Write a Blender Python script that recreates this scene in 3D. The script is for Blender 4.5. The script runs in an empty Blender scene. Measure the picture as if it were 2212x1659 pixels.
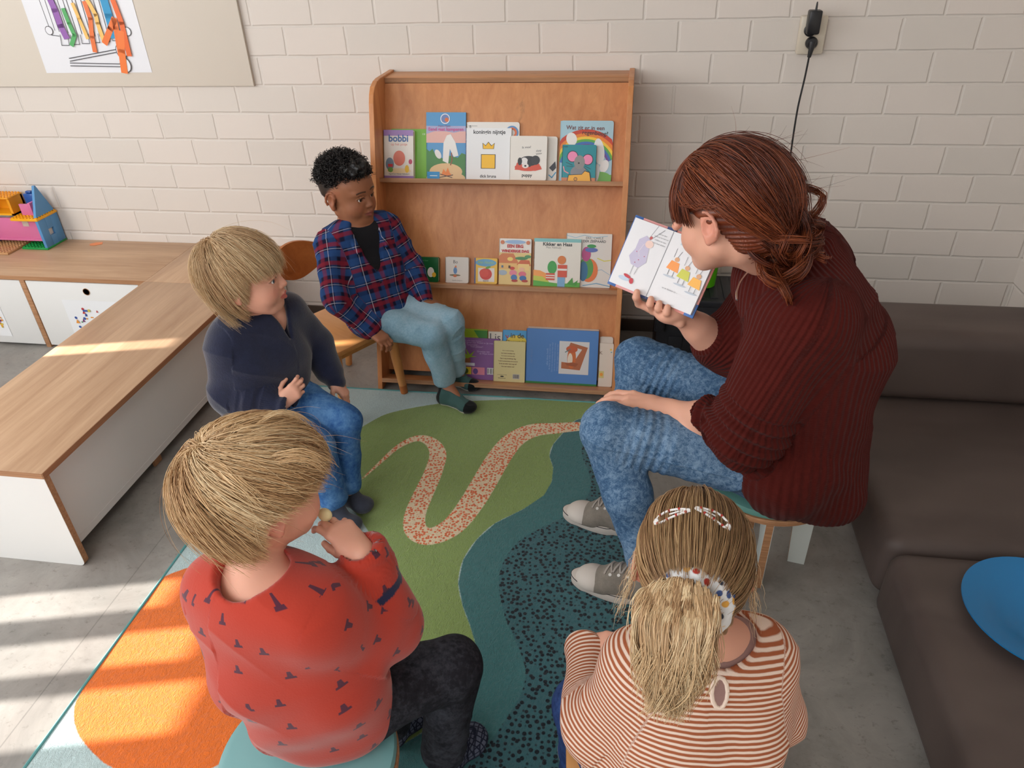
import bpy, bmesh, math, random, sys, time
import numpy as np
from mathutils import Vector, Matrix, Euler
T0 = time.time()
sc = bpy.context.scene
COL = sc.collection
PI = math.pi
# ------------------------------------------------------------------ camera
FPX = 1587.76
PIT, YAW, ROL = .567037, -.172379, -.0364237
CAM = np.array([2.50615, -2.83585, 1.51887])
_cy, _sy = math.cos(YAW), math.sin(YAW)
CF = np.array([_sy*math.cos(PIT), _cy*math.cos(PIT), -math.sin(PIT)])
_r0 = np.array([_cy, -_sy, 0.0]); _u0 = np.cross(_r0, CF)
CR = math.cos(ROL)*_r0 + math.sin(ROL)*_u0
CU = -math.sin(ROL)*_r0 + math.cos(ROL)*_u0
cd = bpy.data.cameras.new('camera'); cam = bpy.data.objects.new('camera', cd); COL.objects.link(cam)
cd.sensor_fit = 'HORIZONTAL'; cd.sensor_width = 36.0; cd.lens = FPX/2212*36.0
cd.clip_start = .05; cd.clip_end = 60
cam.matrix_world = Matrix(((CR[0], CU[0], -CF[0], CAM[0]), (CR[1], CU[1], -CF[1], CAM[1]), (CR[2], CU[2], -CF[2], CAM[2]), (0, 0, 0, 1)))
sc.camera = cam
# a point of the place seen at a pixel of the photograph, on a plane z / y / x = value (used to survey positions)
def ray(x, y): return CF + (x-1106)/FPX*CR - (y-829.5)/FPX*CU
def rz(x, y, v): d = ray(x, y); return CAM + (v-CAM[2])/d[2]*d
def ry(x, y, v): d = ray(x, y); return CAM + (v-CAM[1])/d[1]*d
def rx(x, y, v): d = ray(x, y); return CAM + (v-CAM[0])/d[0]*d
# ------------------------------------------------------------------ light
sc.view_settings.view_transform = 'Standard'
sc.view_settings.look = 'None'
sc.view_settings.exposure = .08
sc.view_settings.gamma = 1.0
sc.view_settings.use_curve_mapping = False
w = bpy.data.worlds.new('world'); sc.world = w; w.use_nodes = True
w.node_tree.nodes['Background'].inputs[0].default_value = (.75, .85, 1, 1)
w.node_tree.nodes['Background'].inputs[1].default_value = .35
def area(name, loc, aim, sx, sy, power, col):
    l = bpy.data.lights.new(name, 'AREA'); l.shape = 'RECTANGLE'; l.size = sx; l.size_y = sy
    l.energy = power; l.color = col
    o = bpy.data.objects.new(name, l); COL.objects.link(o); o.location = loc
    o.rotation_euler = (Vector(aim)-Vector(loc)).to_track_quat('-Z', 'Y').to_euler()
    return o
# daylight from the long window in the left wall and the window behind the photographer
area('window_daylight_left', (-1.12, -2.25, 1.5), (1.2, -1.9, .55), 3.1, 1.6, 92, (.99, .99, 1))
area('window_daylight_rear', (1.1, -4.1, 2.15), (1.7, -2.0, .0), 2.6, 1.2, 46, (.99, .99, 1))
sl = bpy.data.lights.new('sun', 'SUN'); sl.energy = 19; sl.angle = math.radians(.55); sl.color = (1, .96, .90)
so = bpy.data.objects.new('sun', sl); COL.objects.link(so); so.location = (-4, -3, 4)
SUND = Vector((.9685, .2489, -.40)).normalized()
so.rotation_euler = SUND.to_track_quat('-Z', 'Y').to_euler()
# ------------------------------------------------------------------ materials
def mat(name, col, rough=.6, spec=.3, **k):
    m = bpy.data.materials.new(name); m.use_nodes = True
    b = m.node_tree.nodes['Principled BSDF']
    b.inputs['Base Color'].default_value = (*col, 1)
    b.inputs['Roughness'].default_value = rough
    b.inputs['Specular IOR Level'].default_value = spec
    for kk, v in k.items(): b.inputs[kk.replace('_', ' ')].default_value = v
    m.diffuse_color = (*col, 1)
    return m
def srgb(r, g, b):
    f = lambda c: (c/255/12.92) if c/255 <= .04045 else ((c/255+.055)/1.055)**2.4
    return (f(r), f(g), f(b))
class N:
    """node helper"""
    def __init__(s, m): s.m = m; s.t = m.node_tree; s.n = s.t.nodes; s.b = s.n['Principled BSDF']
    def add(s, t, **k):
        x = s.n.new(t)
        for a, v in k.items(): setattr(x, a, v)
        return x
    def l(s, a, b): s.t.links.new(a, b)
    def math(s, op, a, b=None, c=None, clamp=False):
        x = s.n.new('ShaderNodeMath'); x.operation = op; x.use_clamp = clamp
        for i, v in enumerate((a, b, c)):
            if v is None: continue
            if isinstance(v, (int, float)): x.inputs[i].default_value = v
            else: s.l(v, x.inputs[i])
        return x.outputs[0]
    def mix(s, f, a, b):
        x = s.n.new('ShaderNodeMix'); x.data_type = 'RGBA'
        for i, v in ((0, f), (6, a), (7, b)):
            if isinstance(v, (int, float)): x.inputs[i].default_value = v
            elif isinstance(v, tuple): x.inputs[i].default_value = (*v[:3], 1)
            else: s.l(v, x.inputs[i])
        return x.outputs[2]
    def obj(s): return s.add('ShaderNodeTexCoord').outputs['Object']
    def map(s, v, sc=(1, 1, 1), loc=(0, 0, 0), rot=(0, 0, 0)):
        x = s.add('ShaderNodeMapping'); x.inputs['Scale'].default_value = sc; x.inputs['Location'].default_value = loc
        x.inputs['Rotation'].default_value = rot; s.l(v, x.inputs[0]); return x.outputs[0]
    def noise(s, v=None, scale=5, detail=4, rough=.5, dist=0):
        x = s.add('ShaderNodeTexNoise'); x.inputs['Scale'].default_value = scale; x.inputs['Detail'].default_value = detail
        x.inputs['Roughness'].default_value = rough; x.inputs['Distortion'].default_value = dist
        if v is not None: s.l(v, x.inputs['Vector'])
        return x.outputs['Fac']
    def vor(s, v, scale, feature='F1', rnd=1):
        x = s.add('ShaderNodeTexVoronoi', feature=feature); x.inputs['Scale'].default_value = scale
        x.inputs['Randomness'].default_value = rnd
        if v is not None: s.l(v, x.inputs['Vector'])
        return x
    def ramp(s, f, stops):
        x = s.add('ShaderNodeValToRGB'); e = x.color_ramp.elements
        while len(e) < len(stops): e.new(.5)
        for i, (p, c) in enumerate(stops): e[i].position = p; e[i].color = (*c, 1)
        s.l(f, x.inputs[0]); return x.outputs[0]
    def bump(s, h, strength=.3, dist=.01, normal=None):
        x = s.add('ShaderNodeBump'); x.inputs['Strength'].default_value = strength; x.inputs['Distance'].default_value = dist
        s.l(h, x.inputs['Height'])
        if normal is not None: s.l(normal, x.inputs['Normal'])
        s.l(x.outputs[0], s.b.inputs['Normal']); return x.outputs[0]
    def col(s, c): s.l(c, s.b.inputs['Base Color'])
    def attr(s, name, out='Fac'): return s.add('ShaderNodeAttribute', attribute_name=name).outputs[out]
    def step(s, v, edge=0.0, soft=.0015):
        """1 where v < edge"""
        x = s.add('ShaderNodeMapRange'); x.inputs[1].default_value = edge-soft; x.inputs[2].default_value = edge+soft
        x.inputs[3].default_value = 1; x.inputs[4].default_value = 0; s.l(v, x.inputs[0]); return x.outputs[0]
def wood_mat(name, c1, c2, axis='x', scale=1.0, rough=.42, knots=True, streak=14):
    m = mat(name, c1, rough, .35); n = N(m); o = n.obj()
    sq = {'x': (.9, streak, streak), 'y': (streak, .9, streak), 'z': (streak, streak, .9)}[axis]
    v = n.map(o, tuple(a*scale for a in sq))
    f = n.noise(v, 1.6, 6, .6, .8); g = n.noise(v, 7, 4, .7, .2)
    f = n.math('ADD', n.math('MULTIPLY', f, .75), n.math('MULTIPLY', g, .25))
    c = n.ramp(f, [(.32, c1), (.68, c2)])
    if knots:
        k = n.map(o, {'x': (3, 9, 9), 'y': (9, 3, 9), 'z': (9, 9, 3)}[axis])
        vv = n.noise(k, 1.7, 5, .65, 1.2)
        c = n.mix(n.math('MULTIPLY', n.step(vv, .30, .05), .55), c, tuple(x*.35 for x in c1))
    n.col(c); n.bump(f, .06, .002); return m
M = {}
M['birch'] = wood_mat('birch_ply', srgb(214, 150, 98), srgb(186, 118, 70), 'z', 1, .38)
M['birch_x'] = wood_mat('birch_ply_length', srgb(212, 154, 104), srgb(184, 122, 76), 'x', 1, .4)
M['oak'] = wood_mat('oak_laminate_x', srgb(206, 172, 140), srgb(168, 132, 102), 'x', .8, .36, False, 12)
M['oak_y'] = wood_mat('oak_laminate_y', srgb(206, 172, 140), srgb(168, 132, 102), 'y', .8, .36, False, 12)
M['ply_edge'] = wood_mat('ply_edge', srgb(190, 144, 106), srgb(146, 102, 70), 'x', 2, .5, False, 40)
M['ply_edge_y'] = wood_mat('ply_edge_y', srgb(180, 128, 92), srgb(146, 98, 66), 'y', 2, .5, False, 40)
M['beech'] = wood_mat('beech', srgb(216, 156, 96), srgb(196, 130, 74), 'z', 1, .32, False, 9)
M['beech_x'] = wood_mat('beech_seat', srgb(216, 158, 98), srgb(198, 134, 78), 'x', 1, .3, False, 9)
M['beech_dark'] = wood_mat('beech_back', srgb(190, 116, 60), srgb(160, 92, 44), 'x', 1, .34, False, 9)
M['white_lam'] = mat('white_laminate', srgb(226, 226, 224), .35, .4)
M['white_stool'] = mat('white_stool_paint', srgb(214, 222, 218), .4, .4)
M['teal_seat'] = mat('teal_vinyl', srgb(118, 168, 170), .32, .45)
M['teal_dark'] = mat('teal_vinyl_dark', srgb(92, 140, 132), .4, .4)
M['black_pl'] = mat('black_plastic', srgb(26, 27, 30), .35, .5)
M['outlet'] = mat('cream_plastic', srgb(214, 204, 186), .3, .5)
M['hole'] = mat('dark_hole', srgb(120, 92, 74), .7)
M['base'] = mat('baseboard_dark', srgb(78, 66, 58), .6)
def wall_mat():
    m = mat('painted_brick', srgb(214, 208, 196), .55, .25); n = N(m)
    g = n.add('ShaderNodeNewGeometry').outputs['Position']
    sep = n.add('ShaderNodeSeparateXYZ'); n.l(g, sep.inputs[0])
    cmb = n.add('ShaderNodeCombineXYZ')
    u = n.math('ADD', sep.outputs[0], n.math('MULTIPLY', sep.outputs[1], 1.0))
    wob = n.noise(g, 9, 2)
    n.l(n.math('ADD', u, n.math('MULTIPLY', n.math('SUBTRACT', wob, .5), .008)), cmb.inputs[0])
    wob2 = n.noise(n.map(g, (1, 1, 1), (3.3, 0, 0)), 7, 2)
    v = n.math('ADD', n.math('SUBTRACT', sep.outputs[2], .8955-.10325*9-.005), n.math('MULTIPLY', n.math('SUBTRACT', wob2, .5), .006))
    n.l(v, cmb.inputs[1])
    br = n.add('ShaderNodeTexBrick'); br.offset = .5; br.offset_frequency = 2; br.squash = 1
    n.l(cmb.outputs[0], br.inputs['Vector'])
    br.inputs['Scale'].default_value = 1; br.inputs['Brick Width'].default_value = .24; br.inputs['Row Height'].default_value = .10325
    br.inputs['Mortar Size'].default_value = .0068; br.inputs['Mortar Smooth'].default_value = .75; br.inputs['Bias'].default_value = 0
    br.inputs['Color1'].default_value = (*srgb(226, 217, 209), 1); br.inputs['Color2'].default_value = (*srgb(219, 212, 204), 1)
    br.inputs['Mortar'].default_value = (*srgb(221, 214, 206), 1)
    n.col(br.outputs['Color'])
    fine = n.noise(g, 120, 3, .6); mid = n.noise(g, 14, 4)
    spk = n.noise(g, 45, 2)
    h = n.math('ADD', n.math('MULTIPLY', br.outputs['Fac'], -1.0), n.math('MULTIPLY', fine, .10))
    h = n.math('ADD', h, n.math('MULTIPLY', mid, .25)); h = n.math('ADD', h, n.math('MULTIPLY', spk, .12))
    n.bump(h, .55, .0050); return m
M['wall'] = wall_mat()
def floor_mat():
    m = mat('linoleum', srgb(150, 148, 144), .42, .35); n = N(m); o = n.obj()
    a = n.noise(o, 5, 8, .7, .6); b = n.noise(n.map(o, (1, 1.4, 1), (5, 2, 0)), 38, 6, .75)
    c = n.ramp(a, [(.3, srgb(122, 120, 116)), (.7, srgb(160, 156, 150))])
    c = n.mix(n.math('MULTIPLY', n.step(b, .38, .06), .5), c, srgb(84, 80, 76))
    c = n.mix(n.math('MULTIPLY', n.step(n.noise(n.map(o, (1, 1, 1), (9, 1, 0)), 2.2, 4), .42, .1), .35), c, srgb(134, 120, 112))
    # welded seam
    sep = n.add('ShaderNodeSeparateXYZ'); n.l(n.add('ShaderNodeNewGeometry').outputs['Position'], sep.inputs[0])
    s = n.math('ABSOLUTE', n.math('SUBTRACT', sep.outputs[0], 1.195))
    c = n.mix(n.math('MULTIPLY', n.step(s, .0015, .0008), .4), c, srgb(70, 68, 66))
    n.col(c); n.bump(b, .05, .001); return m
M['floor'] = floor_mat()
M['ceil'] = mat('ceiling_paint', srgb(228, 226, 222), .8)
M['plain_wall'] = mat('plain_wall_paint', srgb(206, 200, 190), .7)
M['sofa'] = None
def fabric(name, col, col2=None, scale=180, rough=.85, strength=.3, dist=.0015, sheen=.2, mott=0):
    m = mat(name, col, rough, .15); n = N(m); o = n.obj()
    m.node_tree.nodes['Principled BSDF'].inputs['Sheen Weight'].default_value = sheen
    f = n.noise(o, scale, 3, .6)
    if col2:
        g = n.noise(o, mott or scale*.15, 5, .7)
        n.col(n.ramp(n.math('ADD', n.math('MULTIPLY', g, .7), n.math('MULTIPLY', f, .3)), [(.35, col), (.65, col2)]))
    n.bump(f, strength, dist); return m
# ------------------------------------------------------------------ mesh helpers
def put(o, parent=None):
    COL.objects.link(o)
    if parent is not None: o.parent = parent
    return o
def tag(o, label=None, cat=None, group=None, kind=None):
    if label: o['label'] = label
    if cat: o['category'] = cat
    if group: o['group'] = group
    if kind: o['kind'] = kind
    return o
def empty(name, loc=(0, 0, 0), label=None, cat=None, group=None, rz_=0):
    o = bpy.data.objects.new(name, None); o.location = loc; o.rotation_euler = (0, 0, rz_); o.empty_display_size = .05
    put(o); return tag(o, label, cat, group)
class MB:
    """mesh builder: vertices, faces, material index per face"""
    def __init__(s): s.v = []; s.f = []; s.m = []; s.mats = []; s.sm = []
    def mi(s, m):
        if m not in s.mats: s.mats.append(m)
        return s.mats.index(m)
    def addv(s, vs, fs, m, smooth=False):
        b = len(s.v); s.v += [tuple(map(float, v)) for v in vs]; i = s.mi(m)
        for f in fs: s.f.append(tuple(b+j for j in f)); s.m.append(i); s.sm.append(smooth)
        return s
    def box(s, x0, x1, y0, y1, z0, z1, m, bev=0.0, mtx=None):
        bm = bmesh.new(); bmesh.ops.create_cube(bm, size=1)
        for v in bm.verts: v.co = Vector(((x0+x1)/2+v.co.x*(x1-x0), (y0+y1)/2+v.co.y*(y1-y0), (z0+z1)/2+v.co.z*(z1-z0)))
        if bev > 0: bmesh.ops.bevel(bm, geom=bm.edges[:], offset=bev, segments=2, affect='EDGES', profile=.5)
        return s.bm(bm, m, mtx, bev > 0)
    def bm(s, bm, m, mtx=None, smooth=False):
        if mtx is not None: bmesh.ops.transform(bm, matrix=mtx, verts=bm.verts)
        bm.verts.index_update()
        s.addv([v.co[:] for v in bm.verts], [[v.index for v in f.verts] for f in bm.faces], m, smooth); bm.free(); return s
    def prism(s, pts, z0, z1, m, mtx=None, bev=0.0, smooth=False):
        """polygon (x,y) extruded z0..z1, optionally bevelled rims"""
        bm = bmesh.new(); vs = [bm.verts.new((x, y, z0)) for x, y in pts]; f = bm.faces.new(vs)
        f.normal_update()
        if f.normal.z > 0: bmesh.ops.reverse_faces(bm, faces=[f])
        r = bmesh.ops.extrude_face_region(bm, geom=[f])
        for e in r['geom']:
            if isinstance(e, bmesh.types.BMVert): e.co.z = z1
        if bev > 0:
            es = [e for e in bm.edges if abs(e.verts[0].co.z-e.verts[1].co.z) < 1e-7]
            bmesh.ops.bevel(bm, geom=es, offset=bev, segments=2, affect='EDGES', profile=.5)
        return s.bm(bm, m, mtx, smooth)
    def tube(s, pts, rad, m, seg=10, caps=True, smooth=True):
        P = [Vector(p) for p in pts]; n = len(P); R = rad if hasattr(rad, '__len__') else [rad]*n
        vs = []; up = None
        for i in range(n):
            t = (P[min(i+1, n-1)]-P[max(i-1, 0)]).normalized()
            if up is None: up = t.orthogonal().normalized()
            up = (up - t*up.dot(t)).normalized(); b = t.cross(up)
            for j in range(seg):
                a = 2*PI*j/seg; vs.append(P[i]+(up*math.cos(a)+b*math.sin(a))*R[i])
        fs = [(i*seg+j, i*seg+(j+1) % seg, (i+1)*seg+(j+1) % seg, (i+1)*seg+j) for i in range(n-1) for j in range(seg)]
        if caps: fs += [tuple(reversed(range(seg))), tuple((n-1)*seg+j for j in range(seg))]
        return s.addv(vs, fs, m, smooth)
    def lathe(s, prof, m, seg=40, mtx=None, smooth=True):
        vs = []; fs = []; n = len(prof)
        for r, z in prof:
            for j in range(seg): a = 2*PI*j/seg; vs.append(Vector((r*math.cos(a), r*math.sin(a), z)))
        for i in range(n-1):
            for j in range(seg): fs.append((i*seg+j, i*seg+(j+1) % seg, (i+1)*seg+(j+1) % seg, (i+1)*seg+j))
        if prof[0][0] > 1e-5: fs.append(tuple(reversed(range(seg))))
        if prof[-1][0] > 1e-5: fs.append(tuple((n-1)*seg+j for j in range(seg)))
        if mtx is not None: vs = [mtx @ v for v in vs]
        return s.addv(vs, fs, m, smooth)
    def obj(s, name, parent=None, loc=None):
        me = bpy.data.meshes.new(name); me.from_pydata(s.v, [], s.f); me.update()
        for m in s.mats: me.materials.append(m)
        me.polygons.foreach_set('material_index', s.m); me.polygons.foreach_set('use_smooth', s.sm)
        o = bpy.data.objects.new(name, me)
        if loc is not None: o.location = loc
        put(o, parent)
        if any(s.sm):
            try: me.set_sharp_from_angle(angle=math.radians(38))
            except Exception: pass
        return o
def rrect(x0, y0, x1, y1, r, k=4):
    P = []
    for cx, cy, a0 in ((x1-r, y1-r, 0), (x0+r, y1-r, 90), (x0+r, y0+r, 180), (x1-r, y0+r, 270)):
        for i in range(k+1): a = math.radians(a0+90*i/k); P.append((cx+r*math.cos(a), cy+r*math.sin(a)))
    return P
def catmull(P, k=8, closed=False):
    P = np.array(P, float); n = len(P); out = []
    rng = range(n) if closed else range(n-1)
    for i in rng:
        if closed: a, b, c, d = P[(i-1) % n], P[i], P[(i+1) % n], P[(i+2) % n]
        else: a, b, c, d = P[max(i-1, 0)], P[i], P[i+1], P[min(i+2, n-1)]
        for j in range(k):
            t = j/k; out.append(.5*((2*b)+(-a+c)*t+(2*a-5*b+4*c-d)*t*t+(-a+3*b-3*c+d)*t**3))
    if not closed: out.append(P[-1])
    return np.array(out)
# ------------------------------------------------------------------ printed artwork (flat shapes laid on covers and papers)
_pc = {}
def paint(c):
    c = tuple(int(x) for x in c)
    if c not in _pc: _pc[c] = mat('print_%02x%02x%02x' % c, srgb(*c), .35, .4)
    return _pc[c]
_tc = {}
def text_geo(s, bold=0.0):
    if (s, bold) in _tc: return _tc[(s, bold)]
    cu = bpy.data.curves.new('t', 'FONT'); cu.body = s; cu.size = 1; cu.offset = bold; cu.resolution_u = 3; cu.fill_mode = 'FRONT'
    o = bpy.data.objects.new('t', cu); COL.objects.link(o); bpy.context.view_layer.update()
    me = o.evaluated_get(bpy.context.evaluated_depsgraph_get()).to_mesh()
    V = [(v.co.x, v.co.y) for v in me.vertices]; F = [tuple(p.vertices) for p in me.polygons]
    o.evaluated_get(bpy.context.evaluated_depsgraph_get()).to_mesh_clear()
    bpy.data.objects.remove(o); bpy.data.curves.remove(cu)
    xs = [v[0] for v in V]; ys = [v[1] for v in V]
    r = (V, F, min(xs), max(xs), min(ys), max(ys)); _tc[(s, bold)] = r; return r
def art(mb, W, H, shapes, mtx, lay=.00012):
    """shapes in units of the sheet (0..1 each way), drawn from the bottom layer up; local x,y -> mtx"""
    k = 0
    def poly(P, c):
        nonlocal k; k += 1
        mb.addv([mtx @ Vector((min(max(x, 0), 1)*W, min(max(y, 0), 1)*H, k*lay)) for x, y in P], [tuple(range(len(P)))], paint(c))
    for s in shapes:
        t = s[0]
        if t == 'r': poly([(s[1], s[2]), (s[3], s[2]), (s[3], s[4]), (s[1], s[4])], s[5])
        elif t == 'e':
            rot = math.radians(s[6]) if len(s) > 6 else 0; P = []
            for i in range(24):
                a = 2*PI*i/24; x = s[3]*math.cos(a)*W; y = s[4]*math.sin(a)*W
                P.append((s[1]+(x*math.cos(rot)-y*math.sin(rot))/W, s[2]+(x*math.sin(rot)+y*math.cos(rot))/H))
            poly(P, s[5])
        elif t == 'p': poly(s[1], s[2])
        elif t == 'l':
            P = [Vector((x*W, y*H)) for x, y in s[1]]; wd = s[2]*W/2; k += 1
            for a, b in zip(P, P[1:]):
                d = (b-a)
                if d.length < 1e-7: continue
                n_ = Vector((-d.y, d.x)).normalized()*wd; e = d.normalized()*wd*.5
                mb.addv([mtx @ Vector((q.x, q.y, k*lay)) for q in (a-n_-e, b-n_+e, b+n_+e, a+n_-e)], [(0, 1, 2, 3)], paint(s[3]))
        elif t == 'arc':  # cx, cy, r, width, a0, a1, colour  (units of W)
            k += 1; cx, cy, r, wd, a0, a1, c = s[1:]; vs = []; m_ = 20
            for i in range(m_+1):
                a = math.radians(a0+(a1-a0)*i/m_)
                for rr in (r-wd/2, r+wd/2):
                    vs.append(mtx @ Vector((min(max(cx*W+rr*W*math.cos(a), 0), W), min(max(cy*H+rr*W*math.sin(a), 0), H), k*lay)))
            mb.addv(vs, [(2*i, 2*i+1, 2*i+3, 2*i+2) for i in range(m_)], paint(c))
        elif t == 't':  # text, cx, cy, width(units W), colour, [bold, rot, max height]
            k += 1; V, F, x0, x1, y0, y1 = text_geo(s[1], s[6] if len(s) > 6 else 0.0)
            sc_ = s[4]*W/(x1-x0); rot = math.radians(s[7]) if len(s) > 7 else 0; q = s[8] if len(s) > 8 else 1.0
            out = []
            for x, y in V:
                X = (x-(x0+x1)/2)*sc_; Y = (y-(y0+y1)/2)*sc_*q
                out.append(mtx @ Vector((s[2]*W+X*math.cos(rot)-Y*math.sin(rot), s[3]*H+X*math.sin(rot)+Y*math.cos(rot), k*lay)))
            mb.addv(out, F, paint(s[5]))
# ------------------------------------------------------------------ room shell
def structure(mb, name, label=None):
    o = mb.obj(name); o['kind'] = 'structure'; return o
XL, XR, YF, ZC = -1.2, 3.972, -4.6, 2.7
structure(MB().box(XL-.1, XR+.1, YF-.1, .1, -.1, 0, M['floor']), 'floor')
structure(MB().box(XL-.1, XR+.1, YF-.1, .1, ZC, ZC+.1, M['ceil']), 'ceiling')
structure(MB().box(XL-.1, XR+.1, 0, .1, 0, ZC, M['wall']), 'wall_back')
structure(MB().box(XR, XR+.1, YF, 0, 0, ZC, M['wall']), 'wall_right')
b = MB().box(0.0-1.2, 3.972, YF-.1, YF, 0, .85, M['plain_wall']); b.box(XL, 0, YF-.1, YF, .85, ZC, M['plain_wall']); b.box(3.1, XR, YF-.1, YF, .85, ZC, M['plain_wall']); b.box(0, 3.1, YF-.1, YF, 2.35, ZC, M['plain_wall'])
structure(b, 'wall_front')
# left wall: long window opening y -4.0 .. -0.9, z .45 .. 2.2
WY0, WY1, WZ0, WZ1 = -4.2, -1.2, .5, 2.25
b = MB().box(XL-.1, XL, YF, WY0, 0, ZC, M['plain_wall']); b.box(XL-.1, XL, WY1, 0, 0, ZC, M['plain_wall'])
b.box(XL-.1, XL, WY0, WY1, 0, WZ0, M['plain_wall']); b.box(XL-.1, XL, WY0, WY1, WZ1, ZC, M['plain_wall'])
structure(b, 'wall_left')
frame = mat('window_frame_white', srgb(232, 232, 230), .4)
b = MB()
for z in (WZ0, WZ1-.05): b.box(XL-.08, XL-.03, WY0, WY1, z, z+.05, frame)
for y in (WY0, -2.95, WY1-.05): b.box(XL-.08, XL-.03, y, y+.05, WZ0, WZ1, frame)
structure(b, 'window_1')
b = MB()
for z in (.85, 2.30): b.box(0, 3.1, YF-.07, YF-.02, z, z+.05, frame)
for x in (0, 1.5, 3.05): b.box(x, x+.05, YF-.07, YF-.02, .85, 2.35, frame)
structure(b, 'window_2')
# unseen panels added in the left window; slits placed to shape the sun stripes
blocker = mat('blocker_fabric', srgb(236, 234, 228), .8)
slits = [(-1.163, -1.098, 1.07, 1.252), (-1.192, -1.160, 1.41, 1.475), (-2.02, -1.925, .55, 1.06), (-2.205, -2.105, .55, 1.12), (-2.41, -2.273, .55, 1.15), (-2.60, -2.475, .55, 1.02)]
b = MB(); ys = []
for c0, c1, z0, z1 in slits: ys.append((c0+.257*XL, c1+.257*XL, z0, z1))
ys.sort()
y = WY0
for y0, y1, z0, z1 in ys:
    b.box(XL-.012, XL-.008, y, y0, WZ0-.05, WZ1+.05, blocker)
    b.box(XL-.012, XL-.008, y0, y1, WZ0-.05, z0, blocker); b.box(XL-.012, XL-.008, y0, y1, z1, WZ1+.05, blocker)
    y = y1
b.box(XL-.012, XL-.008, y, WY1+.1, WZ0-.05, WZ1+.05, blocker)
tag(b.obj('sun_blocker'), 'unseen off-white panels added across the left window, with slits that shape the sun stripes', 'blocker')
b = MB().box(XL, XR, -.013, 0, 0, .052, M['base'], .002); structure(b, 'baseboard_back')
b = MB().box(XR-.013, XR, YF, -.013, 0, .052, M['base'], .002); structure(b, 'baseboard_right')
# ------------------------------------------------------------------ rug
RX0, RX1, RY0, RY1 = 1.288, 2.60, -2.75, -.588
def poly_sdf(P, Q):
    """signed distance of points Q to closed polygon P (negative inside)"""
    P = np.asarray(P)[:, :2]; d = np.full(len(Q), 1e9); ins = np.zeros(len(Q), bool)
    for i in range(len(P)):
        a, c = P[i], P[(i+1) % len(P)]; e = c-a; wv = Q-a
        t = np.clip((wv@e)/max(e@e, 1e-12), 0, 1); d = np.minimum(d, ((wv-t[:, None]*e)**2).sum(1))
        cr = (a[1] > Q[:, 1]) != (c[1] > Q[:, 1])
        xi = a[0]+(Q[:, 1]-a[1])/np.where(abs(e[1]) < 1e-12, 1e-12, e[1])*e[0]
        ins ^= cr & (Q[:, 0] < xi)
    d = np.sqrt(d); return np.where(ins, -d, d)
def floor_pts(L): return np.array([rz(x, y, .006)[:2] for x, y in L])
green = [(700, 1000), (750, 945), (812, 905), (850, 890), (920, 876), (1000, 867), (1150, 862), (1330, 860), (1300, 890), (1245, 907), (1225, 925), (1195, 960), (1187, 985), (1195, 1010), (1192, 1040), (1175, 1070), (1130, 1100), (1070, 1130), (1030, 1165), (1000, 1210), (990, 1260), (1000, 1310), (1015, 1350), (1030, 1400), (1033, 1450), (1025, 1500), (1000, 1540), (940, 1565), (900, 1590), (840, 1625), (800, 1600), (820, 1540), (860, 1480), (872, 1420), (870, 1350), (855, 1280), (835, 1220), (800, 1155), (765, 1105), (720, 1060)]
dots = [(1400, 900), (1300, 925), (1262, 945), (1258, 985), (1275, 1030), (1270, 1070), (1230, 1110), (1150, 1150), (1110, 1180), (1083, 1225), (1078, 1270), (1090, 1330), (1120, 1400), (1135, 1450), (1125, 1500), (1095, 1550), (1060, 1600), (1010, 1659), (950, 1800), (1500, 1900), (1700, 1500), (1650, 1100)]
orange = [(440, 1220), (380, 1235), (330, 1262), (280, 1322), (220, 1412), (178, 1490), (160, 1530), (166, 1580), (200, 1625), (245, 1659), (340, 1678), (420, 1668), (475, 1650), (520, 1600), (560, 1500), (570, 1380), (540, 1280), (490, 1228)]
teal = [(1330, 860), (1300, 890), (1245, 907), (1225, 925), (1195, 960), (1187, 985), (1195, 1010), (1192, 1040), (1175, 1070), (1130, 1100), (1070, 1130), (1030, 1165), (1000, 1210), (990, 1260), (1000, 1310), (1015, 1350), (1030, 1400), (1033, 1450), (1025, 1500), (1000, 1540), (940, 1565), (900, 1590), (840, 1625), (780, 1700), (760, 1900), (1600, 1950), (1900, 1500), (1500, 840)]
snake = [(783, 1034, 4), (820, 1000, 8), (860, 965, 13), (900, 947, 20), (930, 954, 28), (946, 980, 36), (935, 1022, 40), (915, 1066, 44), (897, 1110, 46), (897, 1142, 48), (918, 1158, 50), (950, 1153, 52), (985, 1130, 54), (1020, 1085, 56), (1050, 1035, 56), (1080, 985, 54), (1110, 950, 50), (1150, 930, 46), (1200, 925, 38), (1250, 921, 32)]
nx, ny = 165, 271
gx = np.linspace(RX0, RX1, nx); gy = np.linspace(RY0, RY1, ny)
G = np.array([(x, y) for y in gy for x in gx])
sd = {}
sd['green'] = poly_sdf(catmull(floor_pts(green), 4, True), G)
sd['dotted'] = poly_sdf(catmull(floor_pts(dots), 4, True), G)
sd['orange'] = poly_sdf(catmull(floor_pts(orange), 4, True), G)
sd['teal'] = poly_sdf(floor_pts(teal), G)
sw = []
for x, y, wd in snake:
    a = rz(x, y, .006); c = rz(x+wd/2, y, .006); sw.append((a[0], a[1], np.linalg.norm(c-a)))
sw = catmull(np.array(sw), 5); d = np.full(len(G), 9.0)
for a, c in zip(sw, sw[1:]):
    e = c[:2]-a[:2]; t = np.clip(((G-a[:2])@e)/max(e@e, 1e-12), 0, 1)
    d = np.minimum(d, np.linalg.norm(G-a[:2]-t[:, None]*e, axis=1)-(a[2]+t*(c[2]-a[2])))
sd['snake'] = d
me = bpy.data.meshes.new('rug')
V = [(x, y, .006) for x, y in G]
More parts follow.
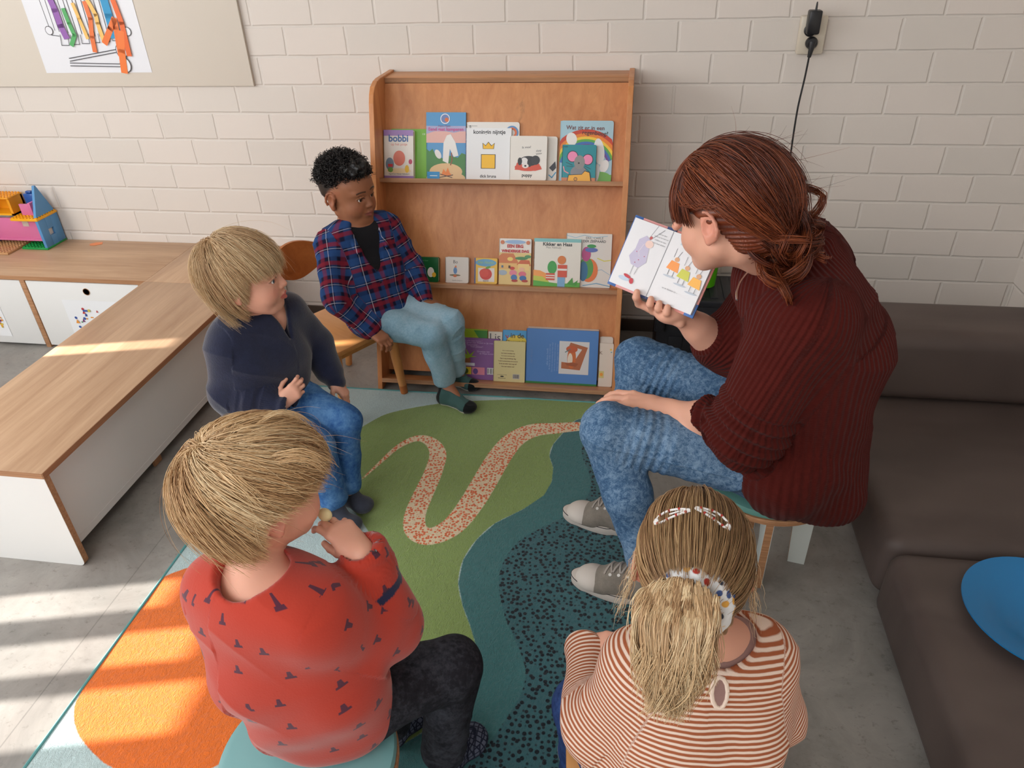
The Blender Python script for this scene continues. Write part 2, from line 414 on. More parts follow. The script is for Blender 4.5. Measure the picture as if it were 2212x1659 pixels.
F = [(j*nx+i, j*nx+i+1, (j+1)*nx+i+1, (j+1)*nx+i) for j in range(ny-1) for i in range(nx-1)]
b0 = len(V); ring = [i for i in range(nx)] + [j*nx+nx-1 for j in range(1, ny)] + [(ny-1)*nx+i for i in range(nx-2, -1, -1)] + [j*nx for j in range(ny-2, 0, -1)]
V += [(V[i][0], V[i][1], .0) for i in ring]
F += [(ring[k], b0+k, b0+(k+1) % len(ring), ring[(k+1) % len(ring)]) for k in range(len(ring))]
me.from_pydata(V, [], F); me.update()
for kname, arr in sd.items():
    at = me.attributes.new(kname, 'FLOAT', 'POINT'); at.data.foreach_set('value', np.concatenate([arr, arr[ring]]).astype(np.float32))
rug = bpy.data.objects.new('rug', me); COL.objects.link(rug)
m = mat('rug_pile', (.3, .3, .3), .95, .08); n = N(m); o = n.obj()
m.node_tree.nodes['Principled BSDF'].inputs['Sheen Weight'].default_value = .25
pile = n.noise(o, 330, 3, .7); clump = n.noise(n.map(o, (1, .6, 1)), 95, 4, .75, 1.5)
wob = n.math('MULTIPLY', n.math('SUBTRACT', n.noise(o, 160, 2), .5), .004)
def A_(k): return n.math('ADD', n.attr(k), wob)
c = n.mix(n.step(A_('green')), srgb(170, 190, 191), srgb(124, 146, 84))
c = n.mix(n.step(A_('teal')), c, srgb(58, 106, 108))
vd = n.vor(o, 74, 'F1', .8); dd = n.math('ADD', vd.outputs['Distance'], n.math('MULTIPLY', n.noise(o, 60), .25))
spot = n.step(dd, .50, .06)
c = n.mix(n.step(A_('dotted')), c, n.mix(spot, srgb(52, 94, 100), srgb(12, 20, 28)))
c = n.mix(n.step(A_('orange')), c, srgb(212, 104, 34))
vs_ = n.vor(o, 112, 'F1', .8); spot2 = n.step(n.math('ADD', vs_.outputs['Distance'], n.math('MULTIPLY', n.noise(o, 90), .2)), .54, .06)
c = n.mix(n.step(A_('snake')), c, n.mix(spot2, srgb(214, 196, 164), srgb(206, 104, 62)))
hsv = n.add('ShaderNodeHueSaturation'); hsv.inputs['Value'].default_value = 1.6; n.l(c, hsv.inputs['Color']); c = n.mix(n.math('MULTIPLY', clump, .85), c, hsv.outputs[0])
n.col(c); n.bump(n.math('ADD', n.math('MULTIPLY', pile, .4), clump), .85, .006)
me.materials.append(m)
tag(rug, 'patterned wool rug with green, teal, orange and pale blue areas on the grey floor', 'rug')
edge = mat('rug_edging', srgb(92, 150, 150), .8)
b = MB(); pts = [(RX0, RY0+.02, .005), (RX0, RY1-.02, .005), (RX0+.02, RY1, .005), (RX1-.02, RY1, .005), (RX1, RY1-.02, .005), (RX1, RY0, .005)]
P2 = []
for a, c in zip(pts, pts[1:]):
    for k in range(30): t = k/30; P2.append(tuple(a[i]*(1-t)+c[i]*t for i in range(3)))
b.tube(P2, [.0042+.0006*math.sin(i*2.2) for i in range(len(P2))], edge, 8)
b.obj('edging', rug)
# ------------------------------------------------------------------ L-shaped bench cabinets
BZ, BT = .336, .018
BX0, BX1, BYN = .613, 1.038, -1.562
t = empty('storage_bench', (.825, -1.0, 0), 'long low white storage bench with oak laminate top running towards the viewer', 'bench')
def rel(o, t): o.location = Vector(o.location)-Vector(t.location); return o
def part(mb, name, t):
    o = mb.obj(name); o.parent = t; o.matrix_parent_inverse = Matrix.Identity(4)
    o.location = -Vector(t.location)
    if t.rotation_euler.z: o.matrix_basis = t.matrix_basis.inverted()
    return o
b = MB().box(BX0, BX1, BYN, -.408, BZ-BT, BZ, M['oak_y'], .001); b.box(BX1-.0005, BX1+.001, BYN+.001, -.409, BZ-BT, BZ-.001, M['ply_edge_y']); b.box(BX0+.001, BX1-.001, BYN-.001, BYN+.0005, BZ-BT, BZ-.001, M['ply_edge']); part(b, 'top', t)
b = MB().box(BX1-.05, BX1-.035, BYN+.019, -.41, .045, BZ-BT, M['white_lam']); b.box(BX0+.01, BX0+.02, BYN+.019, -.41, .045, BZ-BT, M['white_lam'])
b.box(BX1-.054, BX1-.034, BYN+.019, -.41, .040, .062, M['white_lam']); b.box(BX0+.02, BX1-.05, BYN+.02, -.41, .045, .06, M['white_lam']); part(b, 'body_panel', t)
b = MB()
P = rrect(BX0, 0, BX1, BZ-BT, .016, 4); P = [(min(max(x, BX0), BX1), y) if y < .1 else ((BX0 if x < .8 else BX1), BZ-BT) for x, y in P]
mt = Matrix(((1, 0, 0, 0), (0, 0, 1, 0), (0, 1, 0, 0), (0, 0, 0, 1)))
b.prism([(x, z) for x, z in P], BYN+.001, BYN+.019, M['ply_edge'], mt)
b.prism([(x*.9995+.0003, z*.998+.0002) for x, z in P], BYN, BYN+.0012, M['white_lam'], mt); part(b, 'end_panel', t)
for y in (-.62, -1.1): part(MB().box(BX1-.06, BX1-.05, y-.02, y+.02, 0, .045, M['ply_edge'], .002), 'foot', t)
tc = empty('corner_bench', (.825, -.2, 0), 'square oak-topped corner unit where the two low benches meet', 'bench')
b = MB().box(BX0+.001, BX1, -.4065, -.002, BZ-BT, BZ, M['oak_y'], .001); b.box(BX1-.0005, BX1+.001, -.405, -.01, BZ-BT, BZ-.001, M['ply_edge_y']); part(b, 'top', tc)
b = MB().box(BX1-.05, BX1-.035, -.405, -.016, .045, BZ-BT, M['white_lam']); b.box(BX0+.03, BX1-.05, -.4, -.385, .0, BZ-BT, M['white_lam']); part(b, 'body_panel', tc)
td = empty('drawer_bench', (0, -.2, 0), 'low bench of white toy drawers under an oak top along the brick wall', 'bench')
b = MB().box(-1.15, BX0, -.402, -.002, BZ-BT, BZ, M['oak'], .001); b.box(-1.149, BX0-.001, -.4035, -.4018, BZ-BT, BZ-.001, M['ply_edge']); part(b, 'top', td)
b = MB()
for x in (-1.15, -.51, .05, .585): b.box(x-.011, x+.011, -.402, -.02, 0, BZ-BT, M['ply_edge'], .001)
b.box(-1.13, .6, -.03, -.02, .02, BZ-BT, M['white_lam']); part(b, 'carcass', td)
sheetc = (232, 234, 236)
random.seed(4)
def drawer(x0, x1, hx, pics):
    b = MB().box(x0, x1, -.400, -.384, .012, BZ-BT-.004, M['white_lam'], .0015); o = part(b, 'drawer', td)
    q = MB().lathe([(0, .0), (.0135, .0)], M['hole'], 24, Matrix.Translation((hx, -.4004, .275)) @ Matrix.Rotation(PI/2, 4, 'X'))
    q.lathe([(.0135, -.0002), (.0135, .0012), (.0155, .0012), (.0155, -.0002)], M['ply_edge'], 24, Matrix.Translation((hx, -.4004, .275)) @ Matrix.Rotation(PI/2, 4, 'X'))
    h = q.obj('handle_hole'); h.parent = o
    s = MB(); L = [('r', 0, 0, 1, 1, sheetc)]+pics
    mt = Matrix.Translation((hx-.13, -.4012, .045)) @ Matrix.Rotation(PI/2, 4, 'X')
    art(s, .27, .19, L, mt); s_ = s.obj('picture_label'); s_.parent = o
cols = [(186, 60, 60), (66, 140, 90), (60, 90, 160), (226, 150, 60), (120, 60, 110), (210, 190, 70)]
def toys(x0, x1, y0, y1, k):
    out = []
    for i in range(k):
        cx, cy, c = random.uniform(x0, x1), random.uniform(y0, y1), random.choice(cols)
        q = random.random(); s = random.uniform(.015, .034)
        if q < .4: out.append(('p', [(cx-s, cy-s), (cx+s, cy-s), (cx, cy+s*2.2)], c))
        elif q < .7: out.append(('r', cx-s*1.4, cy-s*.7, cx+s*1.2, cy+s*.7, c))
        else: out.append(('e', cx, cy, s*.8, s*.8, c))
    return out
drawer(.064, .572, .330, toys(.12, .85, .25, .82, 34))
drawer(-.496, .036, -.25, toys(.5, .95, .2, .75, 26))
drawer(-1.136, -.524, -.8, [])
# ------------------------------------------------------------------ notice board with a drawing
wb = empty('notice_board', (.4, -.001, 1.5), 'cream notice board at the upper left of the brick wall', 'board')
bm_ = mat('board_cream', srgb(222, 214, 202), .5)
x1, z0 = ry(548, 188, -.014)[0], ry(300, 187, -.014)[2]
b = MB().box(-1.1, x1, -.012, -.0005, z0, 2.35, bm_, .002); part(b, 'panel', wb)
b = MB().box(x1-.0005, x1+.002, -.014, 0, z0-.001, 2.35, mat('board_edge', srgb(196, 188, 176), .5)); part(b, 'edge_strip', wb)
Y = -.0155
pc = [ry(100, 158, Y), ry(328, 157, Y), ry(290, 0, Y), ry(52, 0, Y)]
W_ = float(pc[1][0]-pc[0][0]); H_ = W_/1.414
s = MB(); ln = (60, 60, 66)
L = [('r', 0, 0, 1, 1, (232, 234, 240))]
pw = lambda px, py: ((ry(px, py, Y)[0]-pc[0][0])/W_, (ry(px, py, Y)[2]-pc[0][2])/H_)
def pl(pts, w, c): return ('l', [pw(*p) for p in pts], w, c)
for k in range(8):
    x = 84+k*19.5; L += [pl([(x, 0), (x+24, 66+k*2.5)], .005, ln), pl([(x+12, 0), (x+34, 66+k*2.5)], .005, ln)]
L += [pl([(100, 62), (112, 76), (128, 78)], .005, ln), ('e', *pw(106, 66), .035, .035, ln), ('e', *pw(106, 66), .03, .03, (232, 234, 240)), ('e', *pw(275, 68), .035, .035, ln), ('e', *pw(275, 68), .03, .03, (232, 234, 240))]
for k in range(6): x = 130+k*22; L.append(pl([(x, 75), (x+4, 98-k*2), (x+20, 98-k*2), (x+16, 73)], .005, ln))
for a, c in (((150, 126), (254, 106)), ((152, 132), (256, 112)), ((152, 136), (262, 138)), ((153, 142), (262, 144))): L.append(pl([a, c], .006, ln))
for q in ((263, 110), (272, 140)): L += [('e', *pw(*q), .05, .06, ln), ('e', *pw(*q), .044, .054, (232, 234, 240))]
def strip(pts, w, c): L.append(pl([p for p in pts], w, c))
strip([(110, 0), (120, 22), (132, 56), (144, 80)], .055, (150, 98, 176)); strip([(138, 20), (150, 50), (162, 76), (156, 97)], .036, (84, 172, 100))
strip([(158, 8), (172, 40), (190, 82)], .03, (244, 194, 106)); strip([(184, 5), (196, 40), (200, 80), (206, 110)], .04, (232, 118, 58))
strip([(190, 0), (208, 32), (212, 50), (226, 90)], .036, (244, 194, 106)); strip([(226, 0), (236, 34), (248, 78)], .07, (34, 148, 200))
strip([(246, 2), (264, 50), (280, 118)], .045, (232, 104, 40)); strip([(228, 92), (240, 62), (248, 42), (252, 60), (262, 118)], .05, (236, 118, 50)); strip([(262, 70), (264, 110), (270, 154)], .06, (240, 124, 54))
mt = Matrix.Translation((float(pc[0][0]), -.0128, float(pc[0][2]))) @ Matrix.Rotation(PI/2+.004, 4, 'X')
art(s, W_, H_, L, mt, .00015)
s.addv([mt @ Vector(v) for v in ((0, 0, -.0004), (W_, 0, -.0004), (W_, H_, -.0004), (0, H_, -.0004))], [(3, 2, 1, 0)], paint((232, 234, 240)))
tag(s.obj('drawing_paper'), 'white paper with a xylophone line drawing and torn coloured strips pinned to the cream board', 'drawing')
# ------------------------------------------------------------------ toy brick house
yel, blu, pnk, grn, tan, ora, dbl = [mat(k, c, .25, .5) for k, c in (('toy_yellow', srgb(244, 176, 30)), ('toy_blue', srgb(84, 146, 200)), ('toy_pink', srgb(216, 116, 162)), ('toy_green', srgb(20, 150, 72)), ('toy_tan', srgb(196, 150, 104)), ('toy_orange', srgb(238, 160, 34)), ('toy_dark_blue', srgb(34, 84, 160)))]
th = empty('toy_brick_house', (-.15, -.08, BZ), 'toy house of plastic building bricks with a blue pointed roof on the drawer bench', 'toy house')
def plate(x0, x1, y0, y1, z, m, name, h=.008):
    b = MB().box(x0, x1, y0, y1, z, z+h, m, .001)
    nx_ = max(1, round((x1-x0)/.016)); ny_ = max(1, round((y1-y0)/.016))
    for i in range(nx_):
        for j in range(ny_): b.lathe([(.0046, 0), (.0046, .0038), (.004, .0043)], m, 8, Matrix.Translation((x0+(i+.5)*(x1-x0)/nx_, y0+(j+.5)*(y1-y0)/ny_, z+h)))
    return part(b, name, th)
gz = BZ+.0005
plate(-.148, -.020, -.133, -.005, gz, grn, 'base_plate')
tag(plate(-.42, -.165, -.20, -.02, gz, tan, 'base_plate'), 'tan base plate')
wt = float(rx(76, 474, -.02)[2]); pz = wt-.012
def ppx(q, x): p = rx(q[0], q[1], x); return (float(p[1]), float(p[2]))
mtx = Matrix(((0, 0, 1, 0), (1, 0, 0, 0), (0, 1, 0, 0), (0, 0, 0, 1)))
b = MB()
for a in ((-.131, -.088, gz+.008, pz), (-.055, -.008, gz+.008, pz)): b.box(-.034, -.020, a[0], a[1], a[2], a[3], blu, .0015)
b.box(-.034, -.020, -.088, -.055, gz+.008, gz+.05, blu); b.box(-.034, -.020, -.088, -.055, pz-.05, pz, blu)
b.box(-.033, -.031, -.088, -.055, gz+.05, pz-.05, mat('toy_pane', srgb(226, 222, 214), .3)); part(b, 'window_wall', th)
plate(-.148, -.018, -.135, -.006, pz, yel, 'upper_plate', .010)
p0 = pz+.012
apex = rx(85, 392, -.034)
b = MB().prism([(-.128, p0), (-.012, p0), (-.066, float(apex[2])-.004), (-.074, float(apex[2])-.004)], -.036, -.024, blu, mtx, .001); part(b, 'roof_panel', th)
b = MB().box(-.31, -.036, -.102, -.090, gz+.03, pz, pnk, .001); b.box(-.31, -.036, -.106, -.102, gz+.03, gz+.04, pnk); b.box(-.125, -.095, -.1035, -.101, pz-.035, pz-.002, mat('toy_pane_grey', srgb(200, 186, 176), .4)); part(b, 'wall_panel', th)
b = MB().box(-.36, -.31, -.14, -.04, gz+.008, pz, dbl, .001); part(b, 'side_wall', th)
b = MB().box(-.115, -.072, -.095, -.085, p0, p0+.05, pnk, .001); b.box(-.072, -.060, -.095, -.04, p0, p0+.055, pnk, .001); part(b, 'balcony_panel', th)
b = MB().box(-.11, -.06, -.06, -.03, p0, p0+.085, dbl, .006); b.box(-.10, -.07, -.055, -.035, p0+.085, p0+.095, dbl, .006); part(b, 'chimney_brick', th)
b = MB(); z0_, z1_ = pz+.012, pz+.085
b.box(-.30, -.15, -.10, -.02, z0_, z0_+.008, yel); b.box(-.162, -.15, -.10, -.02, z0_, z1_, ora); b.box(-.30, -.288, -.10, -.02, z0_, z1_, ora); b.box(-.30, -.15, -.03, -.02, z0_, z1_, ora)
part(b, 'window_box', th); plate(-.302, -.148, -.105, -.018, z1_, ora, 'box_lid', .006)
b = MB(); q = [rz(x, y, BZ+.001) for x, y in ((194, 527), (207, 524), (222, 523), (221, 527), (205, 530), (194, 530))]
b.prism([(p[0], p[1]) for p in q], BZ+.0004, BZ+.0016, paint((230, 130, 70))); tag(b.obj('paper_scrap'), 'small torn scrap of orange paper lying on the oak bench top', 'paper')
# ------------------------------------------------------------------ wall socket with plugs and cord
so_ = empty('wall_socket', (3.03, 0, 1.12), 'cream double wall socket on the painted brick wall', 'socket')
a0, a1 = ry(1719, 118, -.03), ry(1776, 117, -.03); zt = float(ry(1757, 34, -.03)[2])
b = MB().box(float(a0[0]), float(a1[0]), -.032, -.0005, float(a0[2]), zt, M['outlet'], .006); part(b, 'cover', so_)
cx_ = float(a0[0]+a1[0])/2
b = MB()
for zz in (float(a0[2])+.035, zt-.04): b.lathe([(.021, 0), (.021, .0015), (.018, .0015)], mat('socket_ring', srgb(200, 190, 172), .4), 28, Matrix.Translation((cx_, -.0322, zz)) @ Matrix.Rotation(PI/2, 4, 'X'))
part(b, 'socket_ring', so_)
pl_ = empty('power_plug', (cx_, -.05, float(a0[2])+.035), 'round black plug in the lower socket with its cord hanging down', 'plug')
zz = float(a0[2])+.037
b = MB().lathe([(.0195, 0), (.0195, .012), (.015, .018), (0, .02)], M['black_pl'], 24, Matrix.Translation((cx_, -.0338, zz)) @ Matrix.Rotation(PI/2, 4, 'X'))
b.tube([(cx_, -.05, zz+.004), (cx_-.001, -.055, zz-.018), (cx_-.003, -.054, zz-.042)], [.012, .0085, .006], M['black_pl'], 14); part(b, 'plug_body', pl_)
cp = [(1748, 133), (1738, 170), (1724, 230), (1714, 290), (1706, 350), (1700, 410), (1696, 450)]
P = [ry(x, y, -.05) for x, y in cp]; P = [(cx_-.003, -.054, zz-.04)]+[tuple(p) for p in P[1:]]+[(float(P[-1][0])-.01, -.05, .6), (float(P[-1][0])-.02, -.06, .25), (float(P[-1][0])-.02, -.05, .02), (float(P[-1][0])+.15, -.05, .012)]
b = MB().tube(catmull(P, 6), .0032, M['black_pl'], 8); part(b, 'cord', pl_)
ad = empty('power_adapter', (cx_, -.06, zt-.03), 'black rectangular mains adapter in the upper socket', 'adapter')
q = ry(1763, 30, -.07); ax = float(q[0]); az = float(ry(1762, 46, -.05)[2])
b = MB().box(ax-.020, ax+.020, -.075, -.033, az-.037, az+.034, M['black_pl'], .005); b.lathe([(.019, 0), (.019, .01), (.016, .012)], M['black_pl'], 24, Matrix.Translation((ax-.004, -.034, az-.028)) @ Matrix.Rotation(PI/2, 4, 'X')); part(b, 'adapter_body', ad)
b = MB().tube([(ax, -.06, az+.03), (ax, -.06, az+.05), (ax+.002, -.05, az+.056)], [.004, .003, .002], M['black_pl'], 8); part(b, 'cord_sleeve', ad)
# ------------------------------------------------------------------ sofa (low foam settee)
def sofa_mat():
    m = mat('sofa_taupe', srgb(98, 88, 82), .5, .35); n = N(m); o = n.obj()
    w_ = n.noise(n.map(o, (1.2, 3, 1.2)), 2.0, 2, .45, .5); f = n.noise(o, 260, 2)
    n.col(n.ramp(w_, [(.3, srgb(78, 67, 63)), (.7, srgb(92, 80, 75))]))
    n.bump(n.math('ADD', n.math('MULTIPLY', w_, 1), n.math('MULTIPLY', f, .02)), .22, .03); return m
M['sofa'] = sofa_mat()
sf = empty('low_sofa', (3.57, -1.5, 0), 'low taupe foam sofa along the right side of the room', 'sofa')
def cushion(x0, x1, y0, y1, z0, z1, r, name):
    bm = bmesh.new(); bmesh.ops.create_cube(bm, size=1)
    for v in bm.verts: v.co = Vector(((x0+x1)/2+v.co.x*(x1-x0), (y0+y1)/2+v.co.y*(y1-y0), (z0+z1)/2+v.co.z*(z1-z0)))
    bmesh.ops.bevel(bm, geom=bm.edges[:], offset=r, segments=5, affect='EDGES', profile=.5)
    return part(MB().bm(bm, M['sofa'], None, True), name, sf)
cushion(3.175, 3.96, -1.418, -.50, .006, .205, .045, 'seat_cushion')
cushion(3.170, 3.96, -2.66, -1.425, .006, .203, .045, 'seat_cushion')
cushion(3.27, 3.96, -.78, -.52, .20, .44, .05, 'back_cushion')
pm = mat('blue_plastic_plate', srgb(20, 118, 178), .3, .5)
pc_ = (3.425, -1.62)
b = MB().lathe([(0, .0), (.09, .0), (.105, .012), (.155, .02), (.162, .024), (.162, .0275), (.153, .0245), (.103, .0165), (.088, .005), (0, .004)], pm, 64, Matrix.Translation((pc_[0]+.01, pc_[1], .2035)))
tag(b.obj('plate'), 'round bright blue plastic plate lying on the taupe sofa seat', 'plate')
# ------------------------------------------------------------------ crate, bucket behind the reader
cr = empty('storage_crate', (2.86, -.17, 0), 'black lidded plastic crate on the floor against the brick wall', 'crate')
blk = mat('crate_black', srgb(30, 31, 36), .45, .4)
b = MB().box(2.63, 3.10, -.30, -.085, .0, .27, blk, .012)
for k in range(5): b.box(2.68+k*.085, 2.735+k*.085, -.305, -.298, .05, .14, blk, .004)
part(b, 'bin', cr)
b = MB().box(2.615, 3.115, -.315, -.075, .27, .30, blk, .008)
for k in range(7): b.box(2.72+k*.05, 2.75+k*.05, -.29, -.10, .299, .304, blk, .002)
part(b, 'lid', cr)
b = MB().box(2.622, 2.662, -.33, -.30, .17, .262, blk, .006); b.box(2.628, 2.656, -.336, -.328, .185, .235, blk, .003); part(b, 'latch', cr)
gb = MB().lathe([(.045, 0), (.052, .10), (.055, .103), (.055, .108), (.05, .108), (.042, .004), (0, .004)], mat('green_plastic', srgb(84, 176, 20), .35), 36, Matrix.Translation((2.80, -.17, .305)))
tag(gb.obj('bucket'), 'lime green plastic pot standing on the black crate', 'pot')
# ------------------------------------------------------------------ book display shelf
bs = empty('book_display_shelf', (2.04, -.3, 0), 'birch plywood book display unit with three slanted tiers against the wall', 'bookshelf')
SX0, SX1 = 1.592, 2.497; TH = .018
SL = .36; BACK0 = (-.12, 1.043)
def yb(z): return BACK0[0]-SL*(BACK0[1]-z)
def side(x0):
    P = [(-.583, 0), (-.35, .745), (-.275, .985)]
    P += [(-.262+.0, 1.012), (-.24, 1.034), (-.205, 1.046), (-.17, 1.05), (0-.004, 1.05), (-.004, .06), (-.03, 0)]
    b = MB().prism(P, x0, x0+TH, M['birch'], Matrix(((0, 0, 1, 0), (1, 0, 0, 0), (0, 1, 0, 0), (0, 0, 0, 1))), .002)
    return part(b, 'side_panel', bs)
side(SX0); side(SX1-TH)
xi0, xi1 = SX0+TH, SX1-TH
b = MB(); zt_, zb_ = 1.024, .035
nrm = Vector((0, -1, SL)).normalized(); tan_ = Vector((0, SL, 1)).normalized()
def onback(z, off=0): return Vector((0, yb(z), z))+nrm*off
p = [onback(zb_), onback(zt_), onback(zt_, -.009), onback(zb_, -.009)]
b.prism([(q.y, q.z) for q in p], xi0, xi1, M['birch'], Matrix(((0, 0, 1, 0), (1, 0, 0, 0), (0, 1, 0, 0), (0, 0, 0, 1))))
part(b, 'back_panel', bs)
b = MB().box(xi0, xi1, -.125, -.006, 1.025, 1.043, M['birch_x'], .001); b.box(xi0, xi1, -.1262, -.1248, 1.026, 1.042, M['ply_edge']); part(b, 'top_board', bs)
def ledge(zf, dep):
    """ledge square to the slanted back; zf = height of its top where it meets the back"""
    o_ = onback(zf); q = [o_, o_+nrm*dep, o_+nrm*dep-tan_*.015, o_-tan_*.015]
    b = MB().prism([(v.y, v.z) for v in q], xi0-.001, xi1+.001, M['birch_x'], Matrix(((0, 0, 1, 0), (1, 0, 0, 0), (0, 1, 0, 0), (0, 0, 0, 1))))
    e0, e1 = q[1]+nrm*.0006, q[2]+nrm*.0006
    b.addv([(xi0, e0.y, e0.z), (xi1, e0.y, e0.z), (xi1, e1.y, e1.z), (xi0, e1.y, e1.z)], [(0, 3, 2, 1)], M['ply_edge'])
    return part(b, 'ledge', bs)
LED = [(.712, .075), (.362, .075), (.018, .085)]
for zf, dep in LED: ledge(zf, dep)
pagem = mat('page_block', srgb(226, 216, 198), .8)
cw = mat('cover_white', srgb(226, 224, 218), .35, .4)
RB = Matrix(((1, 0, 0, 0), (0, tan_.y, nrm.y, 0), (0, tan_.z, nrm.z, 0), (0, 0, 0, 1)))  # local x,y(up),z(out of cover)
def shelfbook(name, label, tier, x0p, x1p, ytop, th, art_, base=(230, 228, 222), off=0.002, r=.004, spine=None, group='picture books on the display shelf', thick_cover=.0022, pages=True, yb_=None, dx=0):
    zf, dep = LED[tier]; o_ = onback(zf)
    def hit(px, py, k):
        d = ray(px, py); nn = np.array(nrm); p0 = np.array(onback(zf, k)); t = ((p0-CAM)@nn)/(d@nn); return CAM+t*d
    k = off+th; bot = 388 if tier == 0 else (617 if tier == 1 else 834)
    A, B = hit(x0p, ytop, k), hit(x1p, ytop, k); C_, D_ = hit(x0p, bot, k), hit(x1p, bot, k)
    xa = max((A[0]+C_[0])/2+dx, SX0+TH+.003); xb = min((B[0]+D_[0])/2+dx, SX1-TH-.002); Wd = xb-xa
    H = float((Vector((A+B)/2)-onback(zf, k)).dot(tan_))
    base_pt = Vector((xa, 0, 0))+Vector((0, o_.y, o_.z))+nrm*off+tan_*.0006
    t = empty(name, tuple(base_pt), label, 'book', group)
    t.matrix_basis = Matrix.Translation(base_pt) @ RB
    cm = paint(base); P = rrect(0, 0, Wd, H, r, 3)
    def child(mb, nm): o = mb.obj(nm); o.parent = t; return o
    b = MB().prism(P, th-thick_cover, th, cm); b.prism(P, 0, thick_cover, cm)
    b.box(0, .0025, .001, H-.001, 0, th, paint(spine) if spine else cm)
    art(b, Wd, H, art_, Matrix.Translation((0, 0, th+.00015)), .00010); child(b, 'cover')
    b = MB().prism(rrect(.001, .001, Wd-.0018, H-.0018, r, 3), thick_cover+.0001, th-thick_cover-.0001, pagem); child(b, 'page_block')
    return t
BL = (40, 40, 44)
G3 = (60, 130, 60)
# generic, plain stand-ins replace the characters on the covers; lettering is kept
shelfbook('picture_book', 'green board book standing behind the lilac and white one on the top tier', 0, 845, 921, 279, .008, [('t', 'ce', .93, .90, .08, (210, 225, 190))], (112, 176, 40), .001)
shelfbook('board_book', 'thick white and lilac board book reading bobbi, leftmost on the top tier', 0, 823, 893, 281, .022,
 [('r', 0, 0, 1, .055, (158, 124, 186)), ('r', 0, .88, 1, 1, (158, 124, 186)), ('t', 'bobbi', .5, .83, .66, (60, 100, 160), .03), ('t', 'op het potje', .52, .70, .55, (206, 110, 90)),
  ('e', .5, .16, .42, .08, (236, 214, 170)), ('e', .52, .42, .2, .24, (216, 112, 88)), ('e', .20, .30, .14, .2, (110, 130, 150)), ('r', .14, .24, .3, .3, (190, 50, 56)), ('e', .22, .18, .09, .08, (110, 160, 80)), ('e', .78, .2, .07, .12, (232, 190, 60)), ('e', .9, .35, .06, .08, (190, 70, 100)), ('t', 'Ingrid en Dieter Schubert', .52, .09, .7, (90, 80, 90))], (228, 222, 214), .010, .006)
shelfbook('picture_book', 'tall picture book with pink title and campfire on the top tier', 0, 921, 1006, 243, .008,
 [('r', 0, .55, 1, 1, (226, 178, 168)), ('r', 0, .72, 1, 1, (196, 170, 200)), ('r', 0, .80, 1, 1, (84, 152, 204)), ('p', [(0, .68), (.3, .74), (.7, .7), (1, .74), (1, .8), (0, .8)], (170, 170, 206)),
  ('p', [(0, 0), (0, .46), (.08, .42), (.16, .46), (.24, .36), (.4, .32), (.6, .36), (.8, .33), (.9, .4), (1, .38), (1, 0)], (64, 130, 62)), ('e', .5, .12, .42, .2, (226, 190, 138)), ('e', .5, .02, .5, .16, (226, 190, 138)),
  ('p', [(.42, .28), (.44, .55), (.52, .66), (.62, .68), (.74, .56), (.82, .36), (.7, .34), (.6, .46), (.56, .24)], (234, 232, 228)), ('e', .3, .38, .07, .12, (230, 228, 226), 30), ('l', [(.62, .22), (.66, .3), (.64, .4)], .03, (150, 90, 60)),
  ('p', [(.38, .06), (.44, .16), (.5, .11), (.55, .18), (.6, .1), (.66, .06)], (236, 130, 40)), ('l', [(.34, .03), (.68, .07)], .02, (90, 50, 40)), ('l', [(.36, .08), (.66, .03)], .02, (90, 50, 40)),
  ('e', .48, .905, .12, .12, (232, 234, 238)), ('e', .48, .905, .1, .1, (110, 130, 180)), ('e', .52, .89, .05, .05, (216, 110, 60)), ('t', 'Eend gaat kamperen', .5, .745, .88, (206, 84, 150), .02), ('t', 'Hans Maes', .46, .80, .3, (120, 90, 140)),
  ('r', .02, 0, .34, .115, (24, 142, 206)), ('l', [(.1, .055), (.28, .055)], .02, (220, 236, 244))], (84, 152, 204), .002, .002)
shelfbook('picture_book', 'white rounded book peeking out behind the white koningin nijntje book', 0, 1008, 1121, 264, .010,
 [('r', .03, .93, .2, .935, BL), ('arc', .86, .82, .075, .04, -60, 160, (220, 110, 60)), ('arc', .86, .82, .11, .03, -60, 160, (90, 140, 190)), ('t', 'B', .07, .92, .03, BL)], (228, 226, 222), .001, .008)
shelfbook('picture_book', 'white square picture book titled koningin nijntje with blue spine on the top tier', 0, 1006, 1104, 277, .009,
 [('t', 'koningin nijntje', .52, .915, .7, BL, .02), ('t', 'dick bruna', .5, .075, .36, BL, .02), ('p', [(.38, .6), (.37, .72), (.44, .67), (.5, .74), (.57, .67), (.64, .72), (.62, .6)], BL), ('p', [(.39, .605), (.385, .705), (.44, .655), (.5, .725), (.565, .655), (.63, .705), (.61, .605)], (244, 190, 30)),
  ('r', .34, .22, .66, .50, BL), ('r', .355, .23, .645, .49, (244, 190, 30))], (232, 234, 236), .012, .002, spine=(50, 80, 160))
shelfbook('board_book', 'white rounded board book behind the puppy book, mostly hidden', 0, 1122, 1203, 295, .010, [('p', [(.80, .3), (.96, .45), (.99, .3), (.9, .22)], (40, 44, 54)), ('l', [(.8, .14), (.88, .08), (.98, .2)], .03, (70, 150, 190))], (226, 222, 214), .001, .008)
